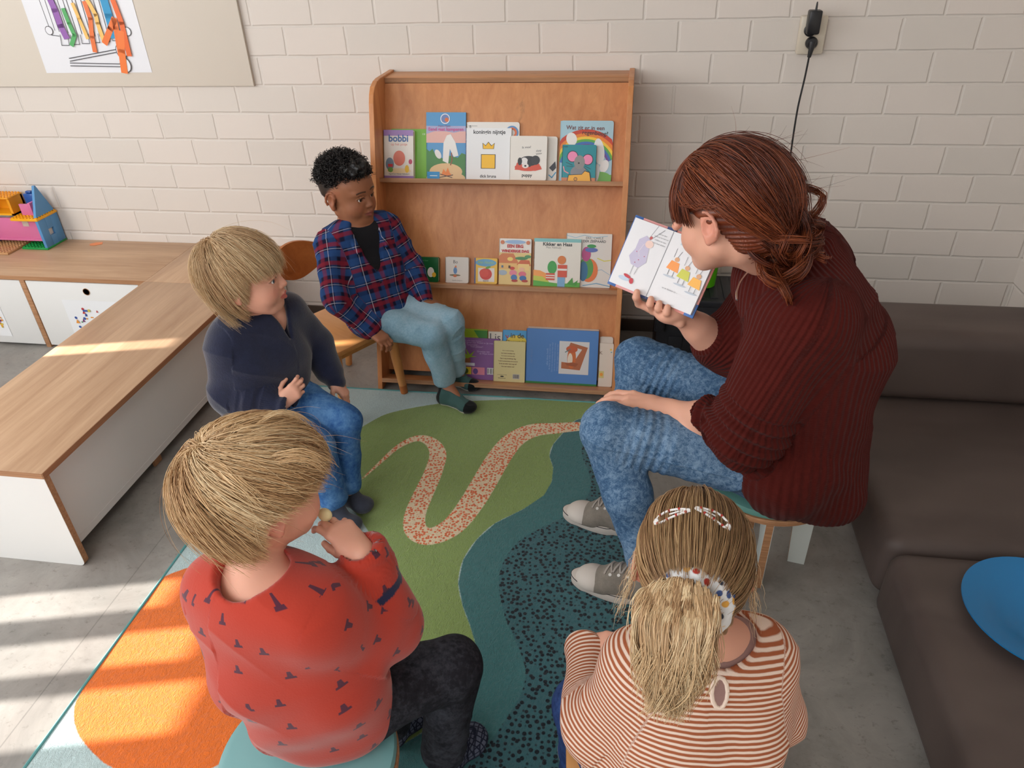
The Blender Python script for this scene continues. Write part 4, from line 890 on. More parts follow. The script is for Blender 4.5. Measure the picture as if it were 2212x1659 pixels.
# ---- hand ----
def hand(V, W, s, curls, thumb=((.62, .62, -.45), (.35, .85, -.35), (.2, .9, -.35)), mirror=1, spread=(7, 2, -3, -9)):
    """W: frame with origin at the wrist; local x towards the thumb side (times mirror), y to the fingertips, z out of the back of the hand"""
    V.tf(W, s); mx = mirror
    V.ell((0, .050, -.002), (.037, .050, .0125), .012); V.cone((0, -.01, 0), (0, .03, 0), .023, .022, .02)
    V.cone((mx*.012, .0, -.002), (mx*.024, .04, -.006), .014, .015, .012)
    base = [(.029, .092), (.0095, .097), (-.0105, .094), (-.029, .084)]; lens = [(.042, .025, .019), (.046, .029, .020), (.042, .027, .019), (.033, .020, .017)]; rr = [.0096, .0097, .0092, .0082]
    for f in range(4):
        x, y = base[f]; x *= mx; V.cone((x*.5, .02, -.001), (x, y, 0), .011, .0105, .012)
        p = np.array([x, y, 0.0]); ang = 0; sp = math.radians(spread[f])*mx
        for j in range(3):
            ang += math.radians(curls[f][j]); d_ = np.array([math.sin(sp)*math.cos(ang), math.cos(sp)*math.cos(ang), -math.sin(ang)])
            q = p+d_*lens[f][j]; V.cone(p, q, rr[f]*(1-.07*j), rr[f]*(1-.07*(j+1)), .003 if j else .006); p = q
    p = np.array([mx*.022, .020, -.006])
    for j, (d_, L_) in enumerate(zip(thumb, (.040, .030, .024))):
        d_ = nrmz((d_[0]*mx, d_[1], d_[2])); q = p+d_*L_; V.cone(p, q, (.0135, .0108, .0102)[j], (.011, .0102, .0088)[j], .008 if j == 0 else .003); p = q
    V.tf(np.eye(4), 1.0)
RELAX = [(18, 22, 14), (22, 26, 16), (26, 30, 18), (30, 32, 20)]
# ---- hair ----
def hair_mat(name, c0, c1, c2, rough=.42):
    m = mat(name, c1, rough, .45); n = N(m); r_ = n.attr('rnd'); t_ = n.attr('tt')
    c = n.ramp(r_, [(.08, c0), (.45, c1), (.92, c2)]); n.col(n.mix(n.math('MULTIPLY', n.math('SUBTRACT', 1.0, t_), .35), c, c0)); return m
def strand_mesh(name, P, rad, m, parent, rnd=None, seed=0, taper=.25):
    """P: (n, k, 3) strand points -> three-sided tubes in one mesh"""
    n_, k, _ = P.shape; T = np.gradient(P, axis=1); T /= np.maximum(np.linalg.norm(T, axis=2, keepdims=True), 1e-9)
    A = np.zeros_like(P); a = np.cross(T[:, 0], np.where(np.abs(T[:, 0, 2:3]) > .8, np.array([[1., 0, 0]]), np.array([[0, 0, 1.]])))
    for i_ in range(k):
        a = a-T[:, i_]*(a*T[:, i_]).sum(1, keepdims=True); a = a/np.maximum(np.linalg.norm(a, axis=1, keepdims=True), 1e-9); A[:, i_] = a
    B = np.cross(T, A)
    t = np.linspace(0, 1, k)[None, :, None]; r = np.asarray(rad).reshape(-1, 1, 1)*np.ones((n_, 1, 1))*(1-(1-taper)*t**2.2)
    V = np.stack([P+r*(A*math.cos(a)+B*math.sin(a)) for a in (0, 2.094, 4.189)], 2).reshape(-1, 3)
    i = np.arange(n_)[:, None, None]; j = np.arange(k-1)[None, :, None]; q = np.arange(3)[None, None, :]; b0 = (i*k+j)*3; b1 = b0+3; q2 = (q+1) % 3
    F = np.stack([b0+q, b0+q2, b1+q2, b1+q], -1).reshape(-1, 4)
    if rnd is None: rnd = np.random.RandomState(seed).rand(n_)
    return qmesh(name, V, F, m, parent, rnd=np.repeat(rnd, k*3), tt=np.tile(np.repeat(np.linspace(0, 1, k), 3), n_))
def grow(H, cen, rad, roots, flow, k=16, step=.01, grav=0.0, lift=None, clump=.5, nclump=90, seed=0, wav=.0, jit=.15, keepout=None, steps=None):
    """integrate strands over the hair ellipsoid (local frame H). roots (n,3) local; flow(p, i) -> direction local"""
    rs = np.random.RandomState(seed); n_ = len(roots); lift = np.zeros(n_) if lift is None else lift; R_ = np.array(rad); c = np.array(cen)
    p = roots.copy(); out = [p.copy()]; gl = H[:3, :3].T@np.array([0, 0, -1.0]); L = rs.uniform(.75, 1.1, n_)[:, None] if steps is None else steps[:, None]
    js = rs.normal(size=(n_, 3))*jit; ph = rs.rand(n_)*6.3
    for i in range(k-1):
        d_ = flow(p, i)+grav*gl*(i/k)+js*(.4+.6*i/k)
        if wav: d_ = d_+wav*np.cross(d_, (p-c))/.08*np.sin(i*.9+ph)[:, None]
        d_ = d_/np.maximum(np.linalg.norm(d_, axis=1, keepdims=True), 1e-9); p = p+d_*step*L
        q = (p-c)/R_; r_ = np.linalg.norm(q, axis=1); m_ = r_ < 1+lift; q[m_] *= ((1+lift)/r_)[m_][:, None]; p = np.where(m_[:, None], c+q*R_, p)
        out.append(p.copy())
    P = np.stack(out, 1)
    if clump > 0:
        g = rs.choice(n_, min(nclump, n_), replace=False); mid = P[:, k//3]; D = ((mid[:, None]-mid[g][None])**2).sum(2); a = g[D.argmin(1)]
        t = (np.linspace(0, 1, k)**1.3)[None, :, None]; amt = clump*rs.uniform(.5, 1, n_)[:, None, None]; P = P*(1-t*amt)+P[a]*t*amt
        cr = rs.rand(n_)
        rnd = np.clip(.55*cr[a]+.45*rs.rand(n_), 0, 1)
    else: rnd = rs.rand(n_)
    Wd = P@H[:3, :3].T+H[:3, 3]; return Wd, rnd
def tangent_flow(cen, rad, target=None, away=None):
    c, R_ = np.array(cen), np.array(rad)
    def f(p, i):
        n_ = (p-c)/R_**2; n_ /= np.maximum(np.linalg.norm(n_, axis=1, keepdims=True), 1e-9)
        d_ = (p-np.array(away)) if away is not None else (np.array(target)-p)
        d_ = d_-n_*(d_*n_).sum(1, keepdims=True); return d_/np.maximum(np.linalg.norm(d_, axis=1, keepdims=True), 1e-6)
    return f
def ell_points(rs, n_, cen, rad, keep, scale=1.0):
    out = []
    while len(out) < n_:
        d_ = rs.normal(size=(n_*2, 3)); d_ /= np.linalg.norm(d_, axis=1, keepdims=True); p = np.array(cen)+d_*np.array(rad)*scale; p = p[keep(p)]; out += list(p)
    return np.array(out[:n_])
def person(label): return label
def begin(name, label, org): return empty(name, org, label, 'person')
def settle(t):
    """children were modelled in world space: keep them there under the figure's base point"""
    inv = Matrix.Translation(-Vector(t.location))
    for ch in t.children: ch.matrix_parent_inverse = Matrix.Identity(4); ch.matrix_basis = inv@ch.matrix_basis
def jean(name, c0, c1, c2, scale=26, acid=.6):
    m = mat(name, c1, .8, .15); n = N(m); o = n.obj(); a = n.noise(o, scale, 7, .75, .6); b = n.noise(o, scale*6, 3, .7); w_ = n.noise(n.map(o, (1, 1, 1), (3, 3, 3)), 6, 2)
    f = n.math('ADD', n.math('MULTIPLY', a, acid), n.math('MULTIPLY', b, .3)); f = n.math('ADD', f, n.math('MULTIPLY', w_, 1-acid-.3+.15))
    n.col(n.ramp(f, [(.40, c0), (.53, c1), (.66, c2)])); n.bump(n.noise(o, 500, 2), .25, .001); return m
# ------------------------------------------------------------------ people
SKIN_L = srgb(222, 166, 142); SKIN_D = srgb(150, 98, 70)
from mathutils.bvhtree import BVHTree
def caster(o):
    me_ = o.data; co = np.empty(len(me_.vertices)*3, np.float32); me_.vertices.foreach_get('co', co); bv = BVHTree.FromPolygons([tuple(c) for c in co.reshape(-1, 3)], [tuple(p.vertices) for p in me_.polygons])
    def hit(px, py):
        d = Vector(ray(px, py)).normalized(); r = bv.ray_cast(Vector(CAM), d); return np.array(r[0]) if r[0] is not None else CAM+np.array(d)
    return hit
def lerp(a, b, t): return A3(a)*(1-t)+A3(b)*t
def torso(V, sl, sr, hl, hr, rs, rh, rw=None, k=.05, depth=None):
    sl, sr, hl, hr = map(A3, (sl, sr, hl, hr)); rw = rw or (rs+rh)/2
    for a, b_ in ((sl, hl), (sr, hr)):
        i1 = lerp(a, (sl+sr)/2, .38); i2 = lerp(b_, (hl+hr)/2, .15); m1 = (i1+i2)/2
        V.cone(i1, m1, rs, rw, k); V.cone(m1, i2, rw, rh, k)
    V.cone((sl+sr)/2, (hl+hr)/2, rs*1.05, rh, k); V.cone(sl, sr, rs*.72, rs*.72, k)
def footshape(V, ankle, heel, toe, r=.026, k=.015, up=.0):
    ankle, heel, toe = map(A3, (ankle, heel, toe)); f = nrmz(toe-heel); wv = nrmz(np.cross(f, (0, 0, 1))); u = np.cross(wv, f); R_ = np.stack([wv, f, u], 1)
    V.cone(ankle, heel+u*r*.9+f*.01, r*.95, r*1.0, k); V.ell(heel+u*r*.2, (r*.95, r*1.05, r*1.0), k, False, R_)
    b_ = lerp(heel, toe, .72); V.cone(heel+u*r*.1+f*.01, b_-u*r*.1, r*.85, r*.80, k); V.cone(ankle, b_, r*.8, r*.6, k*1.5)
    V.ell(lerp(heel, toe, .74), (r*1.18, r*1.15, r*.72), k, False, R_); V.ell(lerp(heel, toe, .88)-wv*.003, (r*.98, r*.8, r*.60), k, False, R_)
def box_of(pts, m_): P = np.array([A3(p) for p in pts]); return P.min(0)-m_, P.max(0)+m_
def colattr(fn): return lambda V, u, v, bi: dict(col=fn(V, u, v, bi))
def attrmat(name, rough=.85, scale=260, st=.3, sheen=.15):
    m = mat(name, (1, 1, 1), rough, .15); n = N(m); n.col(n.attr('col', 'Color')); n.b.inputs['Sheen Weight'].default_value = sheen
    n.bump(n.noise(n.obj(), scale, 3), st, .0012); return m
def plaid_mat():
    m = mat('plaid_flannel', srgb(40, 60, 120), .85, .12); n = N(m); a = n.add('ShaderNodeAttribute', attribute_name='uvw').outputs['Vector']; sp = n.add('ShaderNodeSeparateXYZ'); n.l(a, sp.inputs[0])
    P_ = .062
    def band(x, off, wd, soft=.002):
        f = n.math('ABSOLUTE', n.math('SUBTRACT', n.math('FRACT', n.math('ADD', n.math('DIVIDE', x, P_), off)), .5)); return n.step(f, wd/P_/2, soft/P_)
    u, v = sp.outputs[0], sp.outputs[1]
    navy, blue, red = srgb(24, 25, 50), srgb(40, 72, 122), srgb(128, 34, 48)
    c = n.mix(n.math('MULTIPLY', band(u, .0, .022), .85), navy, blue); c = n.mix(n.math('MULTIPLY', band(v, .25, .020), .6), c, blue)
    c = n.mix(n.math('MULTIPLY', band(u, .48, .013), .7), c, red); c = n.mix(n.math('MULTIPLY', band(v, .70, .014), .5), c, red)
    c = n.mix(n.math('MULTIPLY', band(u, .26, .0014, .0006), .6), c, srgb(206, 206, 222)); c = n.mix(n.math('MULTIPLY', band(v, .02, .0014, .0006), .6), c, srgb(206, 206, 222))
    n.col(c); n.bump(n.noise(n.obj(), 300, 2), .3, .001); return m
def root_keep(hl_front=.055, hl_side=-.005, hl_back=-.055):
    def f(p):
        y = p[:, 1]; lim = np.where(y > .035, hl_front+0*y, np.where(y > -.02, hl_side+(y+.02)/.055*(hl_front-hl_side)*.9, hl_back+(y+.10)/.08*(hl_side-hl_back))); return p[:, 2] > lim
    return f
# =============== boy in the plaid shirt
def plaid_boy():
    hc = ry(752, 418, -.55); H = frame((.92, -.36, -.03), (-.05, 0, 1), hc); s = 1.06
    sR, sL = np.array([1.522, -.635, .608]), np.array([1.675, -.49, .618]); eR, wR = np.array([1.572, -.770, .475]), A3(rz(800, 712, .358)); eL, wL = np.array([1.748, -.500, .475]), np.array([1.812, -.585, .392])
    hR, hL = np.array([1.650, -.692, .368]), np.array([1.695, -.59, .370]); kR, kL = rz(930, 722, .305), rz(972, 698, .318); aR, aL = rz(962, 822, .085), rz(983, 800, .085)
    t = begin('person', 'boy with curly black hair in a plaid shirt sitting on a wooden chair', (1.6, -.66, 0))
    lo, hi = box_of([hc+[0, 0, .12], sR, sL, eR, hR, kL, kR, aR, aL, rz(1030, 882, .01), wL], .11); lo[2] = -.002
    V = Vol(lo, hi, .0022); nb = (sR+sL)/2
    V.cone(nb+[0, 0, -.01], hc+H[:3, :3]@np.array([0, -.022, -.05]), .036, .033, .02); torso(V, sR, sL, hR, hL, .052, .058)
    V.chain([sR, eR, wR], [.034, .026, .020], .01); V.chain([sL, eL, wL], [.034, .026, .020], .01)
    V.chain([hR, kR, aR], [.055, .040, .022], .02); V.chain([hL, kL, aL], [.055, .040, .022], .02)
    footshape(V, aR, rz(957, 862, .026), rz(1022, 884, .026), .021); footshape(V, aL, rz(975, 822, .028), rz(1028, 834, .028), .021)
    head(V, H, s)
    W = frame((.72, .10, -.55), (.45, .1, .9), wR); W = frame(rz(842, 742, .322)-wR, (.3, -.3, .9), wR); hand(V, W, .60, [(30, 45, 25)]*4, mirror=-1)
    W = frame(rz(962, 668, .352)-wL, (.2, -.1, 1), wL); hand(V, W, .60, [(10, 12, 10), (12, 14, 10), (20, 22, 14), (26, 26, 14)], thumb=((.8, .35, -.35), (.75, .35, -.6), (.6, .4, -.7)), mirror=1)
    v, q = V.mesh(); v = smooth_verts(v, q, 2)
    C = face_paint(v, H, s, 1, SKIN_D, srgb(140, 78, 68), srgb(40, 26, 20), srgb(156, 92, 66), srgb(40, 30, 26))
    body = qmesh('body', v, q, skin_mat('skin_brown', SKIN_D), t, col=C); eyes(H, s, t, srgb(46, 26, 16))
    V = Vol(*box_of([sR, sL, hR, hL, nb+[0, 0, .06]], .09), .0025); torso(V, sR, sL, hR, hL, .055, .060); V.cone(nb, nb+(hc-nb)*.40, .046, .040, .02)
    garment('undershirt', V, fabric('black_jersey', srgb(22, 22, 26), None, 300), t, [(hR, nb, .1, (1, -1, 0), 0)], .0005)
    V = Vol(*box_of([sR, sL, hR, hL, eR, eL, wR, wL, nb], .10), .0025); torso(V, sR, sL, hR+[-.02, 0, .012], hL+[-.01, 0, .012], .062, .080, .070)
    dn = nrmz(wR-eR); V.chain([sR, eR, wR-dn*.008], [.050, .044, .034], .02); dn2 = nrmz(wL-eL); V.chain([sL, eL, wL-dn2*.008], [.050, .044, .034], .02)
    V.chain([wR-dn*.03, wR-dn*.004], [.032, .033], .003); V.chain([wL-dn2*.03, wL-dn2*.004], [.032, .033], .003)
    fr = nrmz(np.array([.72, -.69, .15])); up = nrmz(nb-(hR+hL)/2)
    V.cone(nb+up*.04+fr*.075, nb-up*.115+fr*.100, .048, .012, .008, True); V.cone(nb+up*.0, nb+up*.12, .046, .06, .01, True)
    side = nrmz(np.cross(fr, up))
    for sg in (-1, 1):   # collar leaves
        c0 = nb+up*.035-fr*.035; V.chain([c0+side*sg*.02+up*.008, nb+up*.042+side*sg*.056, nb+up*.020+side*sg*.056+fr*.046, nb-up*.030+side*sg*.050+fr*.086], [.009, .011, .012, .008], .003)
    V.cone(wR, wR+dn*.05, .025, .025, .003, True); V.cone(wL, wL+dn2*.05, .025, .025, .003, True)
    bones = [((hR+hL)/2-up*.03, nb+up*.05, .085, -fr, 0), (sR, eR, .045, fr, .1), (eR, wR, .04, fr, .28), (sL, eL, .045, fr, .13), (eL, wL, .04, fr, .30)]
    sh = garment('plaid_shirt', V, plaid_mat(), t, bones, .0048, 38, 3)
    for q_ in (-.10, -.14):
        mb = MB(); p = nb+up*q_*1.0+fr*(.088-q_*.05)+side*.012; mb.lathe([(.004, 0), (.004, .0015), (0, .002)], paint((40, 34, 46)), 10, Matrix.Translation(p)@Vector(fr).to_track_quat('Z', 'Y').to_matrix().to_4x4()); mb.obj('button', sh)
    V = Vol(*box_of([hR, hL, kR, kL, aR, aL], .09), .0025)
    V.cone(hR, hL, .062, .062, .03)
    for h_, k_, a_ in ((hR, kR, aR), (hL, kL, aL)):
        e_ = lerp(k_, a_, .93); V.chain([h_, k_], [.064, .050], .03); V.chain([k_, e_], [.050, .040], .012); V.cone(lerp(k_, a_, .88), e_, .0415, .0415, .003); V.cone(e_, a_+nrmz(a_-k_)*.08, .034, .034, .003, True)
    garment('trousers', V, jean('pale_blue_twill', srgb(110, 146, 166), srgb(134, 168, 186), srgb(156, 184, 200), 30, .4), t, [(hR, kR, .06, (0, 0, 1), 0), (kR, aR, .05, (1, 0, 0), 0), (hL, kL, .06, (0, 0, 1), 0), (kL, aL, .05, (1, 0, 0), 0)], .0028, 50, 8)
    for (a_, he, to) in ((aR, rz(957, 862, .026), rz(1025, 884, .026)), (aL, rz(975, 822, .028), rz(1030, 834, .028))):
        V = Vol(*box_of([a_, he, to], .05), .0016); footshape(V, a_, he, to, .0245); V.planecut(lerp(a_, he, .12), (.25, -.1, 1))
        f_ = nrmz(to-he)
        def cf(V_, u, v, bi, he=he, to=to, f_=f_):
            tt = (V_-he)@f_/np.linalg.norm(to-he); C = np.tile(srgb(62, 92, 90), (len(V_), 1)); C[(tt > .78) | (tt < .02)] = srgb(18, 20, 22); lowm = (V_[:, 2] < he[2]-.006) & (tt > .02) & (tt <= .78); C[lowm] = srgb(206, 202, 190); return C
        garment('sock', V, attrmat('teal_sock'), t, [(he, to, .03, (0, 0, 1), 0)], .0006, 90, 2, 2, None, colattr(cf))
    # curly hair
    rs = np.random.RandomState(5); cen, rad = (0, -.012, .036), (.073, .089, .079)
    V = Vol(hc-.14, hc+.15, .0025); V.tf(H, s)
    V.ell((0, -.012, .052), (.066, .082, .074), .0); V.ell((0, .04, .085), (.048, .04, .034), .02); V.ell((0, -.06, .06), (.055, .04, .045), .02)
    V.ell((0, .08, .0), (.1, .05, .062), .01, True); V.ell((0, .0, -.03), (.2, .2, .062), .01, True); V.tf(np.eye(4), 1)
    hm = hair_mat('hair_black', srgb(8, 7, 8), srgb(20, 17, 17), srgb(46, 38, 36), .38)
    v, q = V.mesh(); n_ = vnormals(v, q); v = v+n_*(.006*wnoise(v, 160, 3)+.004*wnoise(v, 320, 4))[:, None]
    hair = qmesh('hair', v, q, hm, t, rnd=np.full(len(v), .2), tt=np.ones(len(v)))
    keep = lambda p: (p[:, 2] > np.where(p[:, 1] > .03, .068, .048-.25*np.minimum(p[:, 1], .03)*0)) 
    R0_ = ell_points(rs, 2300, (0, -.010, .045), (.072, .092, .084), keep)
    n0 = (R0_-np.array((0, -.01, .03)))/np.array((.073, .09, .08))**2; n0 /= np.linalg.norm(n0, axis=1)[:, None]
    tg = np.cross(n0, rs.normal(size=n0.shape)); tg /= np.linalg.norm(tg, axis=1)[:, None]; b_ = np.cross(n0, tg); kk = 15
    ax_ = .55*n0+.8*tg*rs.uniform(.4, 1, (len(n0), 1)); P = []; r_ = rs.uniform(.0045, .0085, (len(n0), 1)); Lh = rs.uniform(.014, .032, (len(n0), 1)); ph = rs.rand(len(n0), 1)*6.3; turns = rs.uniform(1.0, 1.9, (len(n0), 1))
    for i in range(kk):
        tt = i/(kk-1); a = ph+turns*6.283*tt; P.append(R0_+ax_*Lh*tt+(n0*np.sin(a)+b_*np.cos(a))*r_*(.3+.7*tt)+n0*.001)
    P = np.stack(P, 1)@H[:3, :3].T+hc
    strand_mesh('curls', P, rs.uniform(.0008, .0015, len(P)), hm, hair, seed=3, taper=.5)
    rs2 = ell_points(rs, 2600, (0, -.012, .033), (.0725, .0885, .0775), lambda p: (p[:, 2] > .012+.12*np.abs(p[:, 1]+.02)-.3*np.clip(-p[:, 1]-.02, 0, .1)) & (p[:, 2] < .07) & (p[:, 1] < .045))
    P = np.stack([rs2*(1+.0*i)+np.array([0, 0, -1])*.003*i+((rs2-np.array(cen))/.08)*.0012*i for i in range(3)], 1)@H[:3, :3].T+hc
    strand_mesh('fade', P, .0005, hm, hair, seed=4)
    settle(t)

def scalp_cap(V, H, s, cen, rad, front=.062, side=-.004, back=-.065, extra=(), k=.0):
    """hair volume: ellipsoid with the face and neck region taken away"""
    V.tf(H, s); V.ell(cen, rad, 0)
    for c, r, kk in extra: V.ell(c, r, kk)
    V.ell((0, .11, front-.085), (.085, .06, .085), .012, True); V.ell((0, .03, side-.075), (.2, .055+side*.3, .075), .012, True); V.ell((0, -.06, back-.10), (.2, .14, .10), .012, True)
    V.tf(np.eye(4), 1)
def straight_hair(name, H, s, t, hm, n, seed, whorl, zt, cen=(0, -.012, .033), rad=(.078, .095, .084), keep=None, lifts=(0, .10), rstr=(.0005, .0011), k=16, step=.011, grav=.5, clump=.6, ncl=120, jit=.2, wav=.05, swirl=.0, capm=None, capfn=None, fly=60, zlim=None):
    rs = np.random.RandomState(seed); cen, rad = np.array(cen), np.array(rad); keep = keep or root_keep()
    V = Vol(H[:3, 3]-.17*s, H[:3, 3]+.16*s, .0025); (capfn or scalp_cap)(V, H, s, tuple(cen), tuple(rad*.985))
    v, q = V.mesh(); n_ = vnormals(v, q); L = ((v-H[:3, 3])@H[:3, :3])/s; w_ = L-np.array(whorl); ang = np.arctan2(w_@np.cross(nrmz(np.array(whorl)-cen), (1, 0, 0)), w_@np.array((1., 0, 0)))
    v = v+n_*(.0018*np.sin(ang*46+wnoise(v, 30, seed)*2.5)+.0025*wnoise(v, 60, seed+1))[:, None]
    o = qmesh(name, v, q, hm, t, rnd=.42+.2*np.sin(ang*30+wnoise(v, 40, seed)*2), tt=np.full(len(v), .8))
    roots = ell_points(rs, n, cen, rad, keep); lift = rs.uniform(lifts[0], lifts[1], n)
    fl = tangent_flow(cen, rad, away=whorl)
    def flow(p, i):
        f = fl(p, i)
        if swirl: nn = (p-cen)/rad; nn /= np.linalg.norm(nn, axis=1)[:, None]; f = f+swirl*np.cross(nn, f)
        return f
    st = zt(roots)*rs.uniform(.75, 1.15, n)/((k-1)*step)
    Hs = H.copy(); Hs[:3, :3] = H[:3, :3]*1.0
    P, rnd = grow(np.block([[H[:3, :3], np.zeros((3, 1))], [np.zeros((1, 3)), np.ones((1, 1))]]), cen, rad, roots, flow, k, step, grav, lift, clump, ncl, seed+2, wav, jit, steps=st)
    P = P@H[:3, :3]  # back to local (grow used a frame at the origin)
    jt = rs.normal(size=(n, 1))*.006; bad = zlim(P, jt) if zlim is not None else np.zeros(P.shape[:2], bool); bad[:, :2] = False
    cut = np.where(bad.any(1), bad.argmax(1), k-1).astype(float); idx = np.linspace(0, 1, k)[None]*cut[:, None]; i0 = np.minimum(idx.astype(int), k-2); fr_ = (idx-i0)[:, :, None]; ar = np.arange(n)[:, None]
    P = P[ar, i0]*(1-fr_)+P[ar, i0+1]*fr_
    P = (P*s)@H[:3, :3].T+H[:3, 3]
    strand_mesh('strands', P, rs.uniform(rstr[0], rstr[1], n)*s, hm, o, rnd)
    if fly:
        P2 = P[rs.choice(n, fly, replace=False)].copy(); kk = np.linspace(0, 1, k)[None, :, None]; P2 = P2+rs.normal(size=(fly, 1, 3))*.022*kk**1.5+(P2-H[:3, 3])*.12*kk; strand_mesh('flyaways', P2, .00035, hm, o, rs.rand(fly))
    return o
# =============== blond child in navy fleece
def blond_child():
    hc = rz(530, 602, .725); H = frame((.94, .17, .05), (-.03, -.02, 1), hc); s = 1.13
    sR, sL = rz(492, 735, .560), rz(618, 672, .575); eR, wR = rz(494, 850, .415), rz(606, 872, .395); eL, wL = rz(686, 745, .44), rz(722, 822, .345)
    hR, hL = np.array([1.475, -1.245, .345]), np.array([1.505, -1.135, .345]); kR, kL = rz(682, 962, .29), rz(742, 910, .298); aR, aL = rz(722, 1082, .08), rz(752, 1052, .08)
    feet = ((aR, rz(712, 1118, .03), rz(772, 1136, .028)), (aL, rz(742, 1078, .03), rz(796, 1094, .030)))
    t = begin('person', 'child with shaggy blond hair in a navy pullover and blue jeans', (1.49, -1.2, 0))
    nb = (sR+sL)/2+np.array([.0, 0, .005])
    lo, hi = box_of([hc+[0, 0, .12], sR, sL, eR, hR, kL, kR, aR, aL, feet[0][2], wL, feet[1][2]], .11); lo[2] = -.002
    V = Vol(lo, hi, .0022)
    V.cone(nb+[0, 0, -.01], hc+H[:3, :3]@np.array([0, -.020, -.05]), .035, .032, .02); torso(V, sR, sL, hR, hL, .052, .060)
    V.chain([sR, eR, wR], [.034, .026, .019], .01); V.chain([sL, eL, wL], [.034, .026, .019], .01)
    V.chain([hR, kR, aR], [.055, .040, .022], .02); V.chain([hL, kL, aL], [.055, .040, .022], .02)
    for f in feet: footshape(V, *f, .021)
    head(V, H, s)
    W = frame(rz(650, 832, .440)-wR, (-.15, -.9, -.1), wR); hand(V, W, .60, [(15, 60, 40), (25, 65, 45), (35, 65, 45), (45, 65, 45)], thumb=((.7, .6, -.4), (.3, .8, -.6), (.0, .8, -.6)), mirror=-1)
    W = frame((.5, -.2, -.6), (.6, .2, .8), wL); hand(V, W, .58, RELAX, mirror=1)
    v, q = V.mesh(); v = smooth_verts(v, q, 2)
    C = face_paint(v, H, s, 1, SKIN_L, srgb(198, 108, 100), srgb(176, 136, 100), srgb(222, 142, 124), srgb(176, 138, 100))
    body = qmesh('body', v, q, skin_mat('skin_fair', SKIN_L), t, col=C); eyes(H, s, t, srgb(70, 84, 96))
    fl = fabric('navy_fleece', srgb(27, 31, 52), srgb(34, 40, 64), 240, .95, .5, .002, .5)
    V = Vol(*box_of([sR, sL, hR, hL, eR, eL, wR, wL, nb], .11), .0025); fr = nrmz(np.array([.9, .0, .1])); up = nrmz(nb-(hR+hL)/2); side = nrmz(np.cross(fr, up))
    torso(V, sR, sL, hR+[.0, 0, .02], hL+[.01, 0, .02], .066, .085, .078)
    dn, dn2 = nrmz(wR-eR), nrmz(wL-eL); V.chain([sR, eR, wR-dn*.03], [.055, .052, .042], .02); V.chain([sL, eL, wL-dn2*.03], [.054, .050, .040], .02)
    V.cone(wR-dn*.04, wR+dn*.004, .031, .030, .008); V.cone(wL-dn2*.04, wL+dn2*.004, .031, .030, .008)
    V.chain([nb+up*.03-fr*.038+side*.0, nb+up*.030-fr*.02+side*.050, nb+up*.012+fr*.03+side*.044, nb-up*.035+fr*.066+side*.012], [.013, .015, .014, .010], .008)
    V.chain([nb+up*.03-fr*.038+side*.0, nb+up*.030-fr*.02-side*.050, nb+up*.012+fr*.03-side*.044, nb-up*.035+fr*.066-side*.012], [.013, .015, .014, .010], .008)
    V.cone(nb-up*.005, nb+up*.12, .040, .055, .008, True); V.cone(nb+up*.05+fr*.055, nb-up*.045+fr*.092, .036, .006, .006, True)
    V.cone(wR, wR+dn*.05, .022, .022, .003, True)
    bones = [((hR+hL)/2, nb+up*.05, .085, -fr, 0), (sR, eR, .045, fr, .1), (eR, wR, .04, fr, .28), (sL, eL, .045, fr, .13), (eL, wL, .04, fr, .30)]
    def ribs(V_, u, v, bi):
        return np.where((bi == 2) & (u > .28+np.linalg.norm(wR-eR)-.038), .0012*np.sin(v*2*PI/.006), 0)-np.where(bi == 2, .004*np.clip(np.sin(u*150+v*12), 0, 1)*(u < .28+np.linalg.norm(wR-eR)-.04), 0)
    sw_ = garment('fleece_pullover', V, fl, t, bones, .0056, 34, 11, 2, ribs)
    zm = mat('zip_grey', srgb(60, 66, 80), .3, .5, Metallic=.5)
    mb = MB(); zp = [nb-up*.035+fr*.080+side*.004, nb-up*.055+fr*.088+side*.003, nb-up*.075+fr*.092+side*.002]; mb.tube(zp, .0016, zm, 6); mb.tube([zp[2]+fr*.004, zp[2]+fr*.006-up*.016+side*.01], .003, zm, 8); mb.obj('zip', sw_)
    V = Vol(*box_of([hR, hL, kR, kL, aR, aL], .10), .0025); V.cone(hR, hL, .078, .078, .03)
    for h_, k_, a_ in ((hR, kR, aR), (hL, kL, aL)):
        e_ = lerp(k_, a_, .93); V.chain([h_, k_], [.070, .052], .03); V.chain([k_, e_], [.051, .040], .012); V.cone(lerp(k_, a_, .87), e_, .0415, .0415, .003); V.cone(e_, a_+nrmz(a_-k_)*.08, .033, .033, .003, True)
    V.d[:, :, :max(0, int((.283-V.lo[2])/V.h))] = V.d[:, :, :max(0, int((.283-V.lo[2])/V.h))]
    garment('jeans', V, jean('blue_denim', srgb(34, 66, 112), srgb(52, 96, 152), srgb(88, 132, 180), 14, .4), t, [(hR, kR, .06, (0, 0, 1), 0), (kR, aR, .05, (1, 0, 0), 0), (hL, kL, .06, (0, 0, 1), 0), (kL, aL, .05, (1, 0, 0), 0)], .0032, 50, 18)
    for f in feet:
        V = Vol(*box_of(f, .05), .0018); footshape(V, *f, .0245); garment('sock', V, fabric('charcoal_sock', srgb(50, 54, 66), srgb(62, 66, 78), 300, .95, .4, .0015, .3), t, [(f[1], f[2], .03, (0, 0, 1), 0)], .0008, 70, 5)
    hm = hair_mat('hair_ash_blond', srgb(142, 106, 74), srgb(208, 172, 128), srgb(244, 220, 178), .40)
    def zt(r): return np.clip((r[:, 2]+.095)*1.05+.02, .06, .24)
